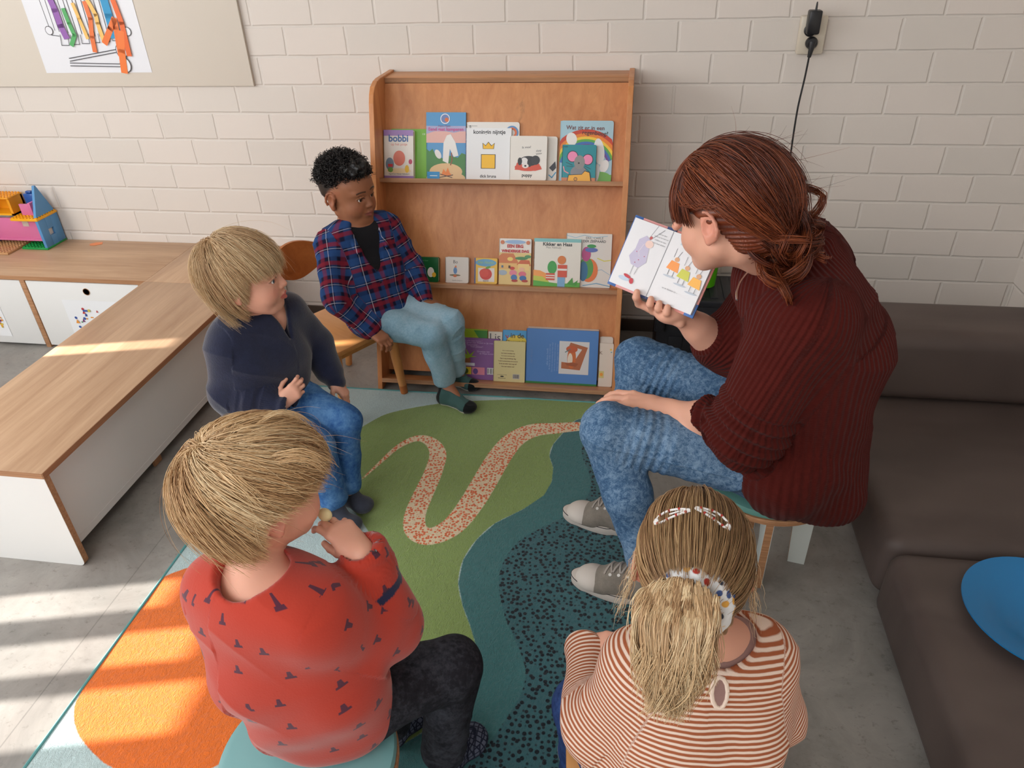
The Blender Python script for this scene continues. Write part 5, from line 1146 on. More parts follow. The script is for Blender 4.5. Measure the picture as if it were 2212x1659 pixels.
    def zlim(P_, j): x, y, z = P_[..., 0], P_[..., 1], P_[..., 2]; lim = np.where(y > .036, .030-.004*np.abs(x)/.07, np.where(y > -.004, .030-(.036-y)*2.7, -.125)); return z < lim+j
    straight_hair('hair', H, s, t, hm, 6500, 21, (0, -.052, .105), zt, grav=.8, clump=.80, ncl=95, wav=.10, jit=.14, rstr=(.00035, .0008), lifts=(0, .12), keep=root_keep(.052, .004, -.06), rad=(.075, .092, .083), zlim=zlim)
    settle(t)
# =============== toddler with pale blond hair in the red sweatshirt, seen from behind
def at_mouth(m_, px, py):
    d = ray(px, py); return CAM+d*(((m_-CAM)@CF)/(d@CF))
def straight_hair_extra(H, s, t):
    # looser top locks lying across the main sweep
    rs = np.random.RandomState(77); cen, rad = np.array((0, -.012, .033)), np.array((.080, .098, .084)); ho = [c for c in t.children if c.name.startswith('hair')][0]; hm = ho.data.materials[0]
    n = 1500; roots = ell_points(rs, n, cen, rad, lambda p: (p[:, 2] > .035) & (p[:, 1] > -.075) & (p[:, 1] < .025)); g = roots[rs.choice(n, 46, replace=False)]; gi = ((roots[:, None]-g[None])**2).sum(2).argmin(1); dv = rs.normal(size=(46, 3))*.55; roots = roots*.45+g[gi]*.55
    fl = tangent_flow(cen, rad, away=(-.020, -.062, .094)); I4 = np.eye(4); I4[:3, :3] = H[:3, :3]
    P, rnd = grow(I4, cen, rad, roots, lambda p, i: fl(p, i)+dv[gi]*(1-i/16), 14, .011, 1.0, rs.uniform(.03, .10, n), .35, 46, 5, .10, .08, steps=rs.uniform(.05, .11, n)/(.011*13)); P = P@H[:3, :3]
    ok = ~((P[..., 1] > .040) & (P[..., 2] < .034)).any(1) & ~((P[..., 1] > -.030) & (P[..., 2] < .026)).any(1)
    strand_mesh('top_locks', (P[ok]*s)@H[:3, :3].T+H[:3, 3], rs.uniform(.0004, .0008, ok.sum()), hm, ho, np.clip(rnd[ok]*.6+.25, 0, 1))
def red_boy():
    hc = rz(564, 1064, .785); H = frame((.70, .71, -.08), (.0, -.03, 1), hc); s = 1.02
    sL, sR = rz(484, 1284, .622), rz(690, 1334, .628); eR = rz(832, 1350, .505); wR = rz(782, 1196, .668)
    eL, wL = np.array([1.845, -1.945, .44]), np.array([1.97, -1.86, .39])
    hR, hL = np.array([2.075, -2.105, .352]), np.array([1.980, -2.125, .352]); kR, kL = rz(978, 1438, .342), rz(838, 1400, .33); aR, aL = rz(962, 1625, .09), rz(845, 1560, .085)
    feet = ((aR, rz(965, 1655, .032), rz(1036, 1580, .032)), (aL, rz(848, 1590, .03), rz(905, 1530, .03)))
    t = begin('person', 'toddler with pale blond hair in a red sweatshirt, holding food to the mouth', (2.0, -2.15, 0))
    nb = (sR+sL)/2+np.array([0, 0, .008]); mouth = H[:3, :3]@(np.array([.008, .090, -.056])*s)+hc
    lo, hi = box_of([hc+[0, 0, .13], sR, sL, eR, eL, hR, hL, kL, kR, aR, aL, feet[0][2]], .11); lo[2] = -.002
    V = Vol(lo, hi, .0024)
    V.cone(nb+[0, 0, -.01], hc+H[:3, :3]@np.array([0, -.024, -.05]), .040, .038, .02); torso(V, sR, sL, hR, hL, .055, .062)
    V.chain([sR, eR, wR], [.036, .028, .021], .01); V.chain([sL, eL, wL], [.036, .028, .021], .01)
    V.chain([hR, kR, aR], [.055, .042, .024], .02); V.chain([hL, kL, aL], [.055, .042, .024], .02)
    for f in feet: footshape(V, *f, .023)
    head(V, H, s)
    hp = at_mouth(mouth, 702, 1112); dW = hp-wR
    W = frame(dW, (.75, -.55, .25), wR); hand(V, W, .62, [(20, 34, 22), (26, 40, 24), (34, 46, 28), (42, 50, 30)], thumb=((.45, .85, -.6), (.1, .95, -.4), (.0, .95, -.2)), mirror=-1)
    W = frame((.8, .4, -.1), (0, 0, 1), wL); hand(V, W, .62, RELAX, mirror=1)
    v, q = V.mesh(); v = smooth_verts(v, q, 2)
    C = face_paint(v, H, s, 1, SKIN_L, srgb(204, 110, 104), srgb(190, 150, 112), srgb(224, 140, 122), srgb(188, 148, 108))
    qmesh('body', v, q, skin_mat('skin_fair_toddler', SKIN_L), t, col=C); eyes(H, s, t, srgb(80, 100, 120))
    fr = nrmz(np.array([.62, .75, .0])); up = nrmz(nb-(hR+hL)/2); side = nrmz(np.cross(fr, up))
    V = Vol(*box_of([sR, sL, hR, hL, eR, eL, wR, wL, nb], .12), .0026); torso(V, sR, sL, hR+[0, 0, .012], hL+[0, 0, .012], .072, .080, .084, .06)
    dn = nrmz(wR-eR); V.chain([sR, eR, wR-dn*.045], [.062, .058, .050], .025); V.chain([sL, eL, lerp(eL, wL, .78)], [.054, .048, .036], .02); V.planecut((2.0, -2.1, .291), (0, 0, -1))
    V.cone(wR-dn*.050, wR-dn*.008, .036, .036, .008)
    V.chain([nb+up*.024+(fr*math.cos(a)*.054+side*math.sin(a)*.060)-up*.012*math.cos(a) for a in np.linspace(0, 2*PI, 17)], .0115, .0025)
    V.cone(nb+up*.004, nb+up*.12, .046, .060, .006, True); V.cone(wR-dn*.012, wR+dn*.05, .028, .030, .003, True)
    bones = [((hR+hL)/2, nb+up*.05, .09, fr, 0), (sR, eR, .055, fr, .1), (eR, wR, .05, fr, .28), (sL, eL, .05, fr, .13), (eL, wL, .045, fr, .30)]
    red_, navy_ = np.array(srgb(176, 58, 42)), np.array(srgb(30, 34, 66)); Lf = np.linalg.norm(wR-eR)
    def cf(V_, u, v, bi):
        C = np.tile(red_, (len(V_), 1)); C[(bi == 2) & (u > .28+Lf-.064) & (u < .28+Lf-.050)] = navy_; return dict(col=C)
    def rb(V_, u, v, bi):
        f = np.where((bi == 2) & (u > .28+Lf-.050), .0009*np.sin(v*2*PI/.0045), 0); return f
    m = attrmat('red_sweatshirt', .9, 300, .25, .3); n = N(m)
    a = n.add('ShaderNodeAttribute', attribute_name='uvw').outputs['Vector']; vv = n.vor(n.map(a, (1, 1, 0)), 19, 'F1', .75)
    dd = n.add('ShaderNodeVectorMath', operation='SUBTRACT'); n.l(n.map(a, (19, 19, 0)), dd.inputs[0])
    # small fir-tree prints: a triangle round each scattered point
    sc_ = n.add('ShaderNodeVectorMath', operation='SCALE'); n.l(vv.outputs['Position'], sc_.inputs[0]); sc_.inputs['Scale'].default_value = 19.0
    pos = n.add('ShaderNodeVectorMath', operation='SUBTRACT'); n.l(n.map(a, (1, 1, 0)), pos.inputs[0]); n.l(vv.outputs['Position'], pos.inputs[1])
    sp = n.add('ShaderNodeSeparateXYZ'); n.l(pos.outputs[0], sp.inputs[0]); U_ = sp.outputs[0]; V_ = n.math('ABSOLUTE', sp.outputs[1])
    wv = n.math('MULTIPLY', n.math('FRACT', n.math('MULTIPLY', n.math('ADD', U_, .012), 95.0)), .003)
    tri = n.math('ADD', V_, n.math('MULTIPLY', n.math('ADD', U_, -.0075), .42)); tri = n.math('MAXIMUM', n.math('SUBTRACT', tri, wv), n.math('SUBTRACT', -.006, U_))
    rndm = n.add('ShaderNodeSeparateXYZ'); n.l(vv.outputs['Color'], rndm.inputs[0]); size = n.math('MULTIPLY', n.math('GREATER_THAN', rndm.outputs[0], .35), 1.0)
    msk = n.math('MULTIPLY', n.step(tri, .0, .0005), size); n.col(n.mix(n.math('MULTIPLY', msk, .85), n.attr('col', 'Color'), srgb(40, 34, 58)))
    garment('sweatshirt', V, m, t, bones, .0068, 30, 31, 2, rb, cf)
    V = Vol(*box_of([hR, hL, kR, kL, aR, aL], .10), .0025); V.cone(hR+[0, .01, 0], hL+[0, .01, 0], .068, .066, .03)
    for h_, k_, a_ in ((hR, kR, aR), (hL, kL, aL)):
        e_ = lerp(k_, a_, .95); V.chain([h_, k_], [.066, .056], .03); V.chain([k_, e_], [.055, .044], .012); V.cone(e_, a_+nrmz(a_-k_)*.08, .036, .036, .003, True)
    garment('jeans', V, jean('black_denim', srgb(20, 20, 24), srgb(32, 32, 38), srgb(58, 60, 68), 20, .45), t, [(hR, kR, .06, (0, 0, 1), 0), (kR, aR, .05, (1, 0, 0), 0), (hL, kL, .06, (0, 0, 1), 0), (kL, aL, .05, (1, 0, 0), 0)], .0032, 50, 28)
    m = mat('slipper_knit', srgb(92, 96, 112), .9, .1); n = N(m); ch = n.vor(n.map(n.obj(), (1, 1, 1.0)), 95, 'DISTANCE_TO_EDGE', .15); n.col(n.mix(n.step(ch.outputs['Distance'], .12, .04), srgb(92, 98, 116), srgb(36, 40, 56)))
    for f in feet:
        V = Vol(*box_of(f, .055), .002); footshape(V, *f, .0285); V.planecut(lerp(f[0], f[1], .35), (.0, .0, 1)); o = garment('slipper', V, m, t, [(f[1], f[2], .03, (0, 0, 1), 0)], .0006, 60, 5)
        V = Vol(*box_of(f, .055), .002); footshape(V, *f, .0305); V.planecut(A3(f[1])+[0, 0, -.012], (.0, .0, 1)); so2 = garment('sole', V, mat('slipper_sole', srgb(34, 38, 56), .8), o, [(f[1], f[2], .03, (0, 0, 1), 0)], .0, 60, 5)
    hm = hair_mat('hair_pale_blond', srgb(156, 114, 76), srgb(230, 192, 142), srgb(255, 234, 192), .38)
    def zt(r): return np.clip((r[:, 2]+.085)*1.0+.015, .045, .20)
    def zlim(P_, j): x, y, z = P_[..., 0], P_[..., 1], P_[..., 2]; lim = np.where(y > .040, .032, np.where(y > -.030, .026, -.100)); return z < lim+j
    straight_hair('hair', H, s, t, hm, 9500, 33, (-.020, -.062, .094), zt, grav=.8, clump=.72, ncl=130, wav=.09, jit=.20, lifts=(.0, .18), swirl=.45, rstr=(.00035, .0008), keep=root_keep(.058, .016, -.060), rad=(.080, .098, .084), fly=70, zlim=zlim, capfn=lambda V_, H_, s_, c_, r_: scalp_cap(V_, H_, s_, c_, r_, .062, .024, -.075))
    straight_hair_extra(H, s, t)
    settle(t)
    mouth = hp; V = Vol(mouth-.03, mouth+.03, .0012); V.ell(mouth, (.012, .008, .013), 0); v, q = V.mesh(); o = qmesh('apple_slice', v, q, mat('apple_flesh', srgb(232, 220, 170), .4), None); tag(o, 'small pale piece of food held at the lips of the toddler in red', 'food')
# =============== girl with the ponytail, seen from behind
def girl():
    hc = rz(1494, 1222, .735); H = frame((.02, 1, .02), (0, -.02, 1), hc); s = 1.04
    sL, sR = rz(1378, 1452, .560), rz(1646, 1424, .560); eL, wL = rz(1292, 1575, .44), np.array([2.475, -1.985, .425]); eR, wR = rz(1668, 1540, .43), np.array([2.70, -1.90, .39])
    hL, hR = np.array([2.575, -2.165, .36]), np.array([2.69, -2.155, .36]); kL, kR = rz(1262, 1528, .345), np.array([2.66, -1.93, .34]); aL, aR = kL+np.array([-.0, .03, -.25]), kR+np.array([0, .02, -.25])
    feet = ((aL, aL+[0, -.03, -.055], aL+[-.03, .10, -.058]), (aR, aR+[0, -.03, -.055], aR+[.0, .10, -.058]))
    t = begin('person', 'girl with a blond ponytail and striped brown and cream top seen from behind', (2.63, -2.15, 0))
    nb = (sR+sL)/2+np.array([.005, .0, .010])
    lo, hi = box_of([hc+[0, 0, .13], sR, sL, eR, eL, hR, hL, kL, kR, aR, aL, wL, wR], .12); lo[2] = -.002
    V = Vol(lo, hi, .0024)
    V.cone(nb+[0, 0, -.01], hc+H[:3, :3]@np.array([0, -.022, -.05]), .040, .037, .02); torso(V, sR, sL, hR, hL, .055, .062)
    V.chain([sR, eR, wR], [.036, .028, .020], .01); V.chain([sL, eL, wL], [.036, .028, .020], .01)
    V.chain([hR, kR, aR], [.055, .042, .024], .02); V.chain([hL, kL, aL], [.055, .042, .024], .02)
    for f in feet: footshape(V, *f, .022)
    head(V, H, s)
    W = frame(rz(1318, 1392, .47)-wL, (-.5, -.2, .8), wL); hand(V, W, .60, [(20, 30, 20)]*4, mirror=1)
    W = frame((-.6, .5, .0), (.3, .2, 1), wR); hand(V, W, .60, RELAX, mirror=-1)
    v, q = V.mesh(); v = smooth_verts(v, q, 2)
    C = face_paint(v, H, s, 1, SKIN_L, srgb(204, 110, 104), srgb(176, 132, 96), srgb(226, 138, 116), srgb(164, 124, 88), )
    qmesh('body', v, q, skin_mat('skin_fair_girl', SKIN_L), t, col=C); eyes(H, s, t, srgb(80, 100, 120))
    fr = np.array([0, 1., 0]); up = nrmz(nb-(hR+hL)/2); side = np.array([1., 0, 0])
    V = Vol(*box_of([sR, sL, nb+[0, 0, .04]], .10), .0024); torso(V, sR, sL, hR, hL, .0575, .062, .064); V.cone(nb-up*.03, nb+up*.012, .060, .052, .03); V.cone(nb+up*.002, nb+up*.12, .046, .058, .006, True)
    M_mauve = fabric('mauve_jersey', srgb(150, 118, 112), None, 280); garment('vest', V, M_mauve, t, [(nb-up*.1, nb, .06, fr, 0)], .001)
    V = Vol(*box_of([sR, sL, hR, hL, eR, eL, wR, wL, nb], .12), .0026); torso(V, sR, sL, hR+[0.0, 0, .0], hL+[.0, 0, .0], .062, .090, .080, .06)
    dn = nrmz(wL-eL); V.chain([sR, eR, wR], [.052, .050, .040], .02); V.chain([sL, eL, wL-dn*.01], [.052, .050, .036], .02)
    V.chain([nb+up*.010+fr*math.cos(a)*.058+side*math.sin(a)*.068-fr*.004+up*.010*math.cos(a) for a in np.linspace(0, 2*PI, 17)], .006, .006)
    V.cone(nb-up*.03, nb+up*.12, .054, .072, .004, True); kp = nb
    V.cone(wL-dn*.012, wL+dn*.05, .026, .028, .003, True)
    ang = [(math.cos(a), math.sin(a)) for a in np.linspace(0, 2*PI, 13)]
    bones = [((hR+hL)/2-up*.05, nb+up*.05, .09, fr, 0), (sR, eR, .055, -fr+.0*side, .003), (eR, wR, .05, fr, .3), (sL, eL, .055, fr, .0), (eL, wL, .045, fr, .30)]
    m = mat('striped_jersey', srgb(222, 196, 178), .9, .1); n = N(m); a = n.add('ShaderNodeAttribute', attribute_name='uvw').outputs['Vector']; sp = n.add('ShaderNodeSeparateXYZ'); n.l(a, sp.inputs[0])
    f = n.math('ABSOLUTE', n.math('SUBTRACT', n.math('FRACT', n.math('DIVIDE', n.math('ADD', sp.outputs[0], n.math('MULTIPLY', n.noise(n.obj(), 22, 2), .004)), .0078)), .5)); st = n.step(f, .27, .07)
    n.col(n.mix(st, srgb(226, 204, 188), srgb(160, 92, 62))); n.bump(n.math('ADD', n.math('MULTIPLY', st, .5), n.noise(n.obj(), 320, 2)), .35, .0015)
    top = garment('striped_top', V, m, t, bones, .0055, 32, 41, 2)
    hit = caster(top)
    cream = mat('cream_binding', srgb(230, 210, 194), .85, .1)
    mb = MB(); ring = [hit(1554+c*17, 1496+s_*33-c*2) for c, s_ in ang]; off = np.array([0, -.0012, .0004]); mb.addv([hit(1554, 1496)+off]+[r_+off for r_ in ring[:-1]], [(0, i, i % 12+1) for i in range(1, 13)], M_mauve); mb.tube(ring, .0034, cream, 8); mb.obj('keyhole_binding', top)
    mb = MB().tube([nb+up*(.004+.012*math.cos(a_))+fr*math.cos(a_)*.060+side*math.sin(a_)*.066-fr*.006 for a_ in np.linspace(0, 2*PI, 25)], .0036, cream, 8); mb.obj('neck_binding', top)
    bp = hit(1565, 1432)-np.array([0, .004, -.002]); mb = MB().lathe([(.0062, -.001), (.0062, .0015), (.004, .0022), (0, .0018)], mat('button_cream', srgb(226, 200, 176), .4), 16, Matrix.Translation(bp)@Matrix.Rotation(PI/2, 4, 'X')); mb.obj('button', top)
    V = Vol(*box_of([hR, hL, kR, kL, aR, aL], .10), .003); V.cone(hR, hL, .082, .080, .03)
    for h_, k_, a_ in ((hR, kR, aR), (hL, kL, aL)):
        e_ = lerp(k_, a_, .95); V.chain([h_, k_], [.074, .056], .03); V.chain([k_, e_], [.055, .042], .012)
    garment('jeans', V, jean('dark_blue_denim', srgb(22, 34, 66), srgb(34, 52, 96), srgb(52, 76, 126), 16, .4), t, [(hR, kR, .06, (0, 0, 1), 0), (kR, aR, .05, (1, 0, 0), 0), (hL, kL, .06, (0, 0, 1), 0), (kL, aL, .05, (1, 0, 0), 0)], .0030, 50, 28)
    for f in feet:
        V = Vol(*box_of(f, .055), .0025); footshape(V, *f, .026); garment('sock', V, fabric('grey_sock', srgb(120, 116, 118), None, 300), t, [(f[1], f[2], .03, (0, 0, 1), 0)], .0006, 60, 5)
    # hair pulled back to a high tie, with the tail falling down the back
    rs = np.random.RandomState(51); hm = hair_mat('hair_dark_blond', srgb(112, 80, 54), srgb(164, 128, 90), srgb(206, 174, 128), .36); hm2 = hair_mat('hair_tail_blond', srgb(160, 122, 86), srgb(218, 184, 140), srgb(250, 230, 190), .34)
    cen, rad = np.array((0, -.012, .033)), np.array((.0725, .0925, .0815)); tie = np.array((-.006, -.097, .042))
    V = Vol(H[:3, 3]-.17, H[:3, 3]+.16, .0025); scalp_cap(V, H, s, tuple(cen), tuple(rad*.985), .062, .0, -.045, extra=(((0, -.05, -.03), (.055, .045, .05), .02),))
    v, q = V.mesh(); n_ = vnormals(v, q); L = ((v-H[:3, 3])@H[:3, :3])/s; w_ = L-tie; an = np.arctan2(w_[:, 2], w_[:, 0]); v = v+n_*(.0014*np.sin(an*60+wnoise(v, 30, 2)*2))[:, None]
    ho = qmesh('hair', v, q, hm, t, rnd=.4+.22*np.sin(an*47+wnoise(v, 25, 3)*2), tt=np.full(len(v), .8))
    n = 4200; roots = ell_points(rs, n, cen, rad, lambda p: root_keep(.058, .006, -.075)(p) & (np.linalg.norm(p-tie, axis=1) > .02) & ~((np.abs(p[:, 0]) > .055) & (p[:, 2] < .028) & (p[:, 1] > -.030)))
    dist = np.linalg.norm(roots-tie, axis=1); k = 16
    I4 = np.eye(4); I4[:3, :3] = H[:3, :3]
    P, rnd = grow(I4, cen, rad, roots, tangent_flow(cen, rad, target=tie), k, .011, .0, rs.uniform(.0, .05, n), .35, 160, 5, .04, .06, steps=dist*1.12/(.011*(k-1)))
    P = ((P@H[:3, :3])*s)@H[:3, :3].T+hc; strand_mesh('strands', P, rs.uniform(.0005, .0010, n)*s, hm, ho, rnd)
    # tail
    n = 3400; k = 34; tw = H[:3, :3]@(tie*s)+hc; ends = [rz(1436, 1500, .49), rz(1400, 1440, .52), rz(1470, 1530, .48), rz(1540, 1400, .53)]
    cpt = [tw, tw+np.array([-.002, -.022, -.008]), ry(1466, 1290, tw[1]-.040), ry(1455, 1390, tw[1]-.075), ry(1440, 1505, tw[1]-.090)]; ctr = catmull(np.array(cpt), 12); qi = np.linspace(0, len(ctr)-1, k); ctr = np.stack([np.interp(qi, np.arange(len(ctr)), ctr[:, j]) for j in range(3)], 1); wd = np.interp(np.linspace(0, 1, k), [0, .10, .35, .6, .85, 1], [.007, .012, .038, .050, .042, .020])
    a_, r_ = rs.rand(n)*2*PI, np.sqrt(rs.rand(n)); ox, oz = np.cos(a_)*r_, np.sin(a_)*r_; tl = rs.uniform(.78, 1.12, n); P = np.zeros((n, k, 3)); T = np.linspace(0, 1, k)
    cl = (np.round(ox*4.0)*13+np.round(oz*3)*7).astype(int); cph = (np.abs(np.sin(cl*12.9898))*43758.5453) % 1; nz_ = rs.normal(size=(n, 3))*.003; cxc = np.round(ox*4.0)/4+.06*np.sin(cph*40); czc = np.round(oz*3)/3
    for i in range(k):
        f = np.clip(T[i]*tl, 0, 1.1)*(k-1); i0 = np.clip(f.astype(int), 0, k-2); fr_ = (f-i0)[:, None]; c = ctr[i0]*(1-fr_)+ctr[i0+1]*fr_; w2 = np.interp(f, np.arange(k), wd)
        wave = .0035*T[i]*np.sin(T[i]*8+cph*6.28)+.010*T[i]**4*np.sin(T[i]*13+cph*9); lk = .55*T[i]**.7*(1-.3*T[i]); ox_, oz_ = ox*(1-lk)+cxc*lk, oz*(1-lk)+czc*lk
        P[:, i] = c+np.stack([ox_*w2*1.0+wave, oz_*w2*.55-.004, oz_*w2*.25], 1)+nz_*(T[i]**2)
    tail = strand_mesh('ponytail', P, rs.uniform(.0006, .0012, n), hm2, ho, np.clip(.6*cph+.4*rs.rand(n), 0, 1))
    # a few loose wisps at the sides
    n = 60; sg = np.where(rs.rand(n) > .4, -1, 1); r0 = np.stack([sg*.074, rs.uniform(-.035, -.005, n), rs.uniform(.0, .05, n)], 1); P = [r0]
    for i in range(13): P.append(P[-1]+np.stack([sg*rs.uniform(-.001, .004, n), rs.normal(size=n)*.002, -rs.uniform(.004, .012, n)], 1))
    P = np.stack(P, 1); P = (P*s)@H[:3, :3].T+hc
    for g_ in (-1, 1): strand_mesh('wisps', P[sg == g_], .0004, hm2, ho, rs.rand(int((sg == g_).sum())))
    # scrunchie
    tn = nrmz(H[:3, :3]@np.array([0, -1, .25])); ax1 = nrmz(np.cross(tn, (0, 0, 1))); ax2 = np.cross(tn, ax1); c0 = tw+tn*.004
    V = Vol(c0-.07, c0+.07, .0016)
    pts = [c0+(ax1*math.cos(a)*.036+ax2*math.sin(a)*.036)+tn*(.003*math.sin(a*7)) for a in np.linspace(0, 2*PI, 41)]; V.chain(pts, [.0135+.0028*math.sin(i*2.6) for i in range(41)], .006)
    m = mat('scrunchie_print', srgb(222, 224, 226), .8, .15); nn = N(m); vo = nn.vor(nn.obj(), 85, 'F1', .9); cr_ = nn.add('ShaderNodeSeparateXYZ'); nn.l(vo.outputs['Color'], cr_.inputs[0])
    pal = nn.ramp(cr_.outputs[0], [(.0, srgb(170, 60, 50)), (.2, srgb(224, 168, 80)), (.4, srgb(70, 90, 140)), (.6, srgb(222, 224, 226)), (.75, srgb(60, 66, 80)), (.9, srgb(222, 224, 226))]); pal_n = pal.node; pal_n.color_ramp.interpolation = 'CONSTANT'
    nn.col(nn.mix(nn.step(vo.outputs['Distance'], .42, .05), srgb(222, 224, 226), pal)); v, q = V.mesh(); v = smooth_verts(v, q, 1); n_ = vnormals(v, q); v = v+n_*(.0014*wnoise(v, 260, 3))[:, None]; o = qmesh('scrunchie', v, q, m, ho)
    # snap clips on the crown
    for px0, px1 in (((1490, 1102), (1414, 1130)), ((1503, 1097), (1577, 1142))):
        def onh(px, py):
            d_ = ray(px, py); d_ /= np.linalg.norm(d_); B = H[:3, :3]; o_ = (CAM-hc)@B/s-cen; dd_ = (d_@B)/s; R2 = rad*1.125; qa = ((dd_/R2)**2).sum(); qb = (2*o_*dd_/R2**2).sum(); qc = ((o_/R2)**2).sum()-1; tt = (-qb-math.sqrt(max(qb*qb-4*qa*qc, 0)))/(2*qa); return CAM+d_*tt
        p0, p1 = np.array(px0, float), np.array(px1, float); dv = p1-p0; nv = np.array([-dv[1], dv[0]])/np.linalg.norm(dv); up_ = -1 if nv[1] > 0 else 1
        def cl_(t_, w_): return onh(*(p0+dv*t_+nv*w_+nv*up_*math.sin(t_*PI)*7))
        wid = [1.5, 4, 6, 7.5, 8, 7, 2]; tv = np.linspace(0, 1, 7); mb = MB(); wm = mat('clip_enamel', srgb(226, 224, 222), .25, .6)
        mb.tube([cl_(a, w_) for a, w_ in zip(tv, wid)]+[cl_(a, -w_) for a, w_ in zip(tv[::-1], wid[::-1])]+[cl_(0, 1.5)], .0016, wm, 8); mb.tube([cl_(a, 0) for a in (.0, .3, .55)], .0012, wm, 8)
        mb.tube([cl_(a, 0) for a in (.86, .93, .98)], [.003, .0045, .003], wm, 8)
        for i, a in enumerate(np.linspace(.12, .92, 7)):
            p_ = cl_(a, (1 if i % 2 else -1)*np.interp(a, tv, wid)); mb.lathe([(.0018, -.001), (.0018, .0016), (0, .0020)], paint((176, 60, 52)), 8, Matrix.Translation(p_)@Vector(p_-hc).to_track_quat('Z', 'Y').to_matrix().to_4x4())
        mb.obj('hair_clip', ho)
    settle(t)
# =============== woman reading aloud
BOOK_P = A3(rz(1420, 590, .800)); BOOK_N = nrmz(np.array([-.30, -.80, .48]))
def BP(px, py, k=0.0):
    """point on the plane of the book she holds, k metres behind it"""
    d = ray(px, py); p0 = BOOK_P-BOOK_N*k; return CAM+d*(((p0-CAM)@BOOK_N)/(d@BOOK_N))
def woman():
    hc = rz(1572, 462, .995); H = frame((-.80, .56, -.22), (-.10, .05, 1), hc); s = 1.17; sz = 1.14
    sL, sR = np.array([2.872, -1.415, .800]), np.array([2.905, -1.115, .815]); eL, wL = np.array([2.775, -1.425, .535]), rz(1440, 885, .475)
    eR, wR = rz(1556, 748, .60), rz(1462, 672, .715)
    hL, hR = np.array([2.895, -1.365, .375]), np.array([2.925, -1.195, .375]); kL, kR = rz(1316, 930, .448), rz(1382, 782, .448)
    aL, aR = np.array([2.600, -1.475, .105]), np.array([2.545, -1.225, .105])
    tL, tR = rz(1264, 1245, .03), rz(1243, 1105, .03); heL = tL+np.array([.243, -.055, .005]); heR = tR+np.array([.243, -.058, .005])
    t = begin('person', 'woman with red hair in a maroon ribbed sweater reading a book aloud', (2.9, -1.28, 0))
    spine = np.array([2.950, -1.285, .60]); nb = np.array([2.855, -1.285, .865])
    lo, hi = box_of([hc+[0, 0, .14], sR, sL, eR, eL, hR, hL, kL, kR, aR, aL, tL, tR, heL, spine, rz(1370, 640, .76)], .13); lo[2] = -.002
    V = Vol(lo, hi, .0028)
    V.cone(nb, hc+H[:3, :3]@np.array([0, -.030, -.055]), .056, .052, .03); V.chain([nb-[0, 0, .02], spine, (hL+hR)/2], [.062, .10, .12], .05); V.cone(sL, sR, .06, .06, .05)
    V.chain([sL, eL, wL], [.050, .040, .026], .015); V.chain([sR, eR, wR], [.050, .043, .026], .015); V.cone(lerp(eR, wR, .15), lerp(eR, wR, .5), .044, .036, .02); V.cone(lerp(eL, wL, .15), lerp(eL, wL, .5), .043, .035, .02)
    V.chain([hR, kR, aR], [.085, .060, .036], .03); V.chain([hL, kL, aL], [.085, .060, .036], .03)
    footshape(V, aL, heL+[-.02, .004, .01], tL+[.03, -.007, .0], .026); footshape(V, aR, heR+[-.02, .004, .01], tR+[.03, -.007, .0], .026)
    head(V, H, s, sz, 1.5)
    palm = BP(1444, 676, .026); V.cone(wR, palm, .026, .022, .02); V.ell(palm, (.034, .030, .017), .02)
    for tip, side_ in (((1374, 640), -.030), ((1404, 655), -.010), ((1422, 664), .008), ((1440, 673), .024)):
        b_ = BP(tip[0]+30, tip[1]+26, .030); V.chain([palm*.6+b_*.4, b_, BP(tip[0]+6, tip[1]+16, .020), BP(tip[0], tip[1]+2, -.010), BP(tip[0]+2, tip[1]-9, -.012)], [.012, .0105, .0095, .0088, .0078], .004)
    V.chain([palm, BP(1452, 640, .030), BP(1440, 600, .024)], [.016, .013, .010], .01)
    W = frame(np.array([-.90, .22, .02]), (-.1, -.15, 1), wL); hand(V, W, 1.0, [(14, 20, 14)]*4, mirror=1)
    v, q = V.mesh(); v = smooth_verts(v, q, 2)
    C = face_paint(v, H, s, sz, srgb(220, 166, 142), srgb(190, 106, 100), srgb(150, 84, 52), srgb(220, 138, 118), srgb(140, 70, 40))
    qmesh('body', v, q, skin_mat('skin_woman', SKIN_L), t, col=C); eyes(H, s, t, srgb(80, 110, 100))
    # sweater
    m = mat('ribbed_maroon_knit', srgb(74, 26, 24), .95, .08); n = N(m); n.b.inputs['Sheen Weight'].default_value = .05
    a = n.add('ShaderNodeAttribute', attribute_name='uvw').outputs['Vector']; sp = n.add('ShaderNodeSeparateXYZ'); n.l(a, sp.inputs[0])
    rib = n.math('SINE', n.math('MULTIPLY', sp.outputs[1], 2*PI/.0125)); fz = n.noise(n.obj(), 230, 4, .7); kn = n.math('SINE', n.math('MULTIPLY', sp.outputs[0], 2*PI/.006))
    n.col(n.mix(n.math('MULTIPLY', n.noise(n.obj(), 40, 4), .6), srgb(70, 22, 18), srgb(88, 32, 27))); n.bump(n.math('ADD', n.math('ADD', rib, n.math('MULTIPLY', kn, .12)), n.math('MULTIPLY', fz, .7)), .55, .0020)
    fr = nrmz(np.array([-.93, .10, .0])); V = Vol(*box_of([sR, sL, eR, eL, hR, hL, spine+[.06, 0, 0], nb+[0, 0, .05]], .16), .0032)
    lowc = np.array([2.950, -1.30, .40])
    V.chain([nb-[0, 0, .03], spine+[.000, 0, .03], lowc], [.105, .128, .138], .08); V.cone(sL+[.02, .03, -.02], [2.955, -1.350, .42], .098, .108, .06); V.cone(sR+[.02, -.03, -.02], [2.965, -1.215, .42], .098, .108, .06); V.cone(sL, sR, .082, .082, .06); V.cone([2.895, -1.28, .835], [2.975, -1.285, .68], .082, .118, .06)
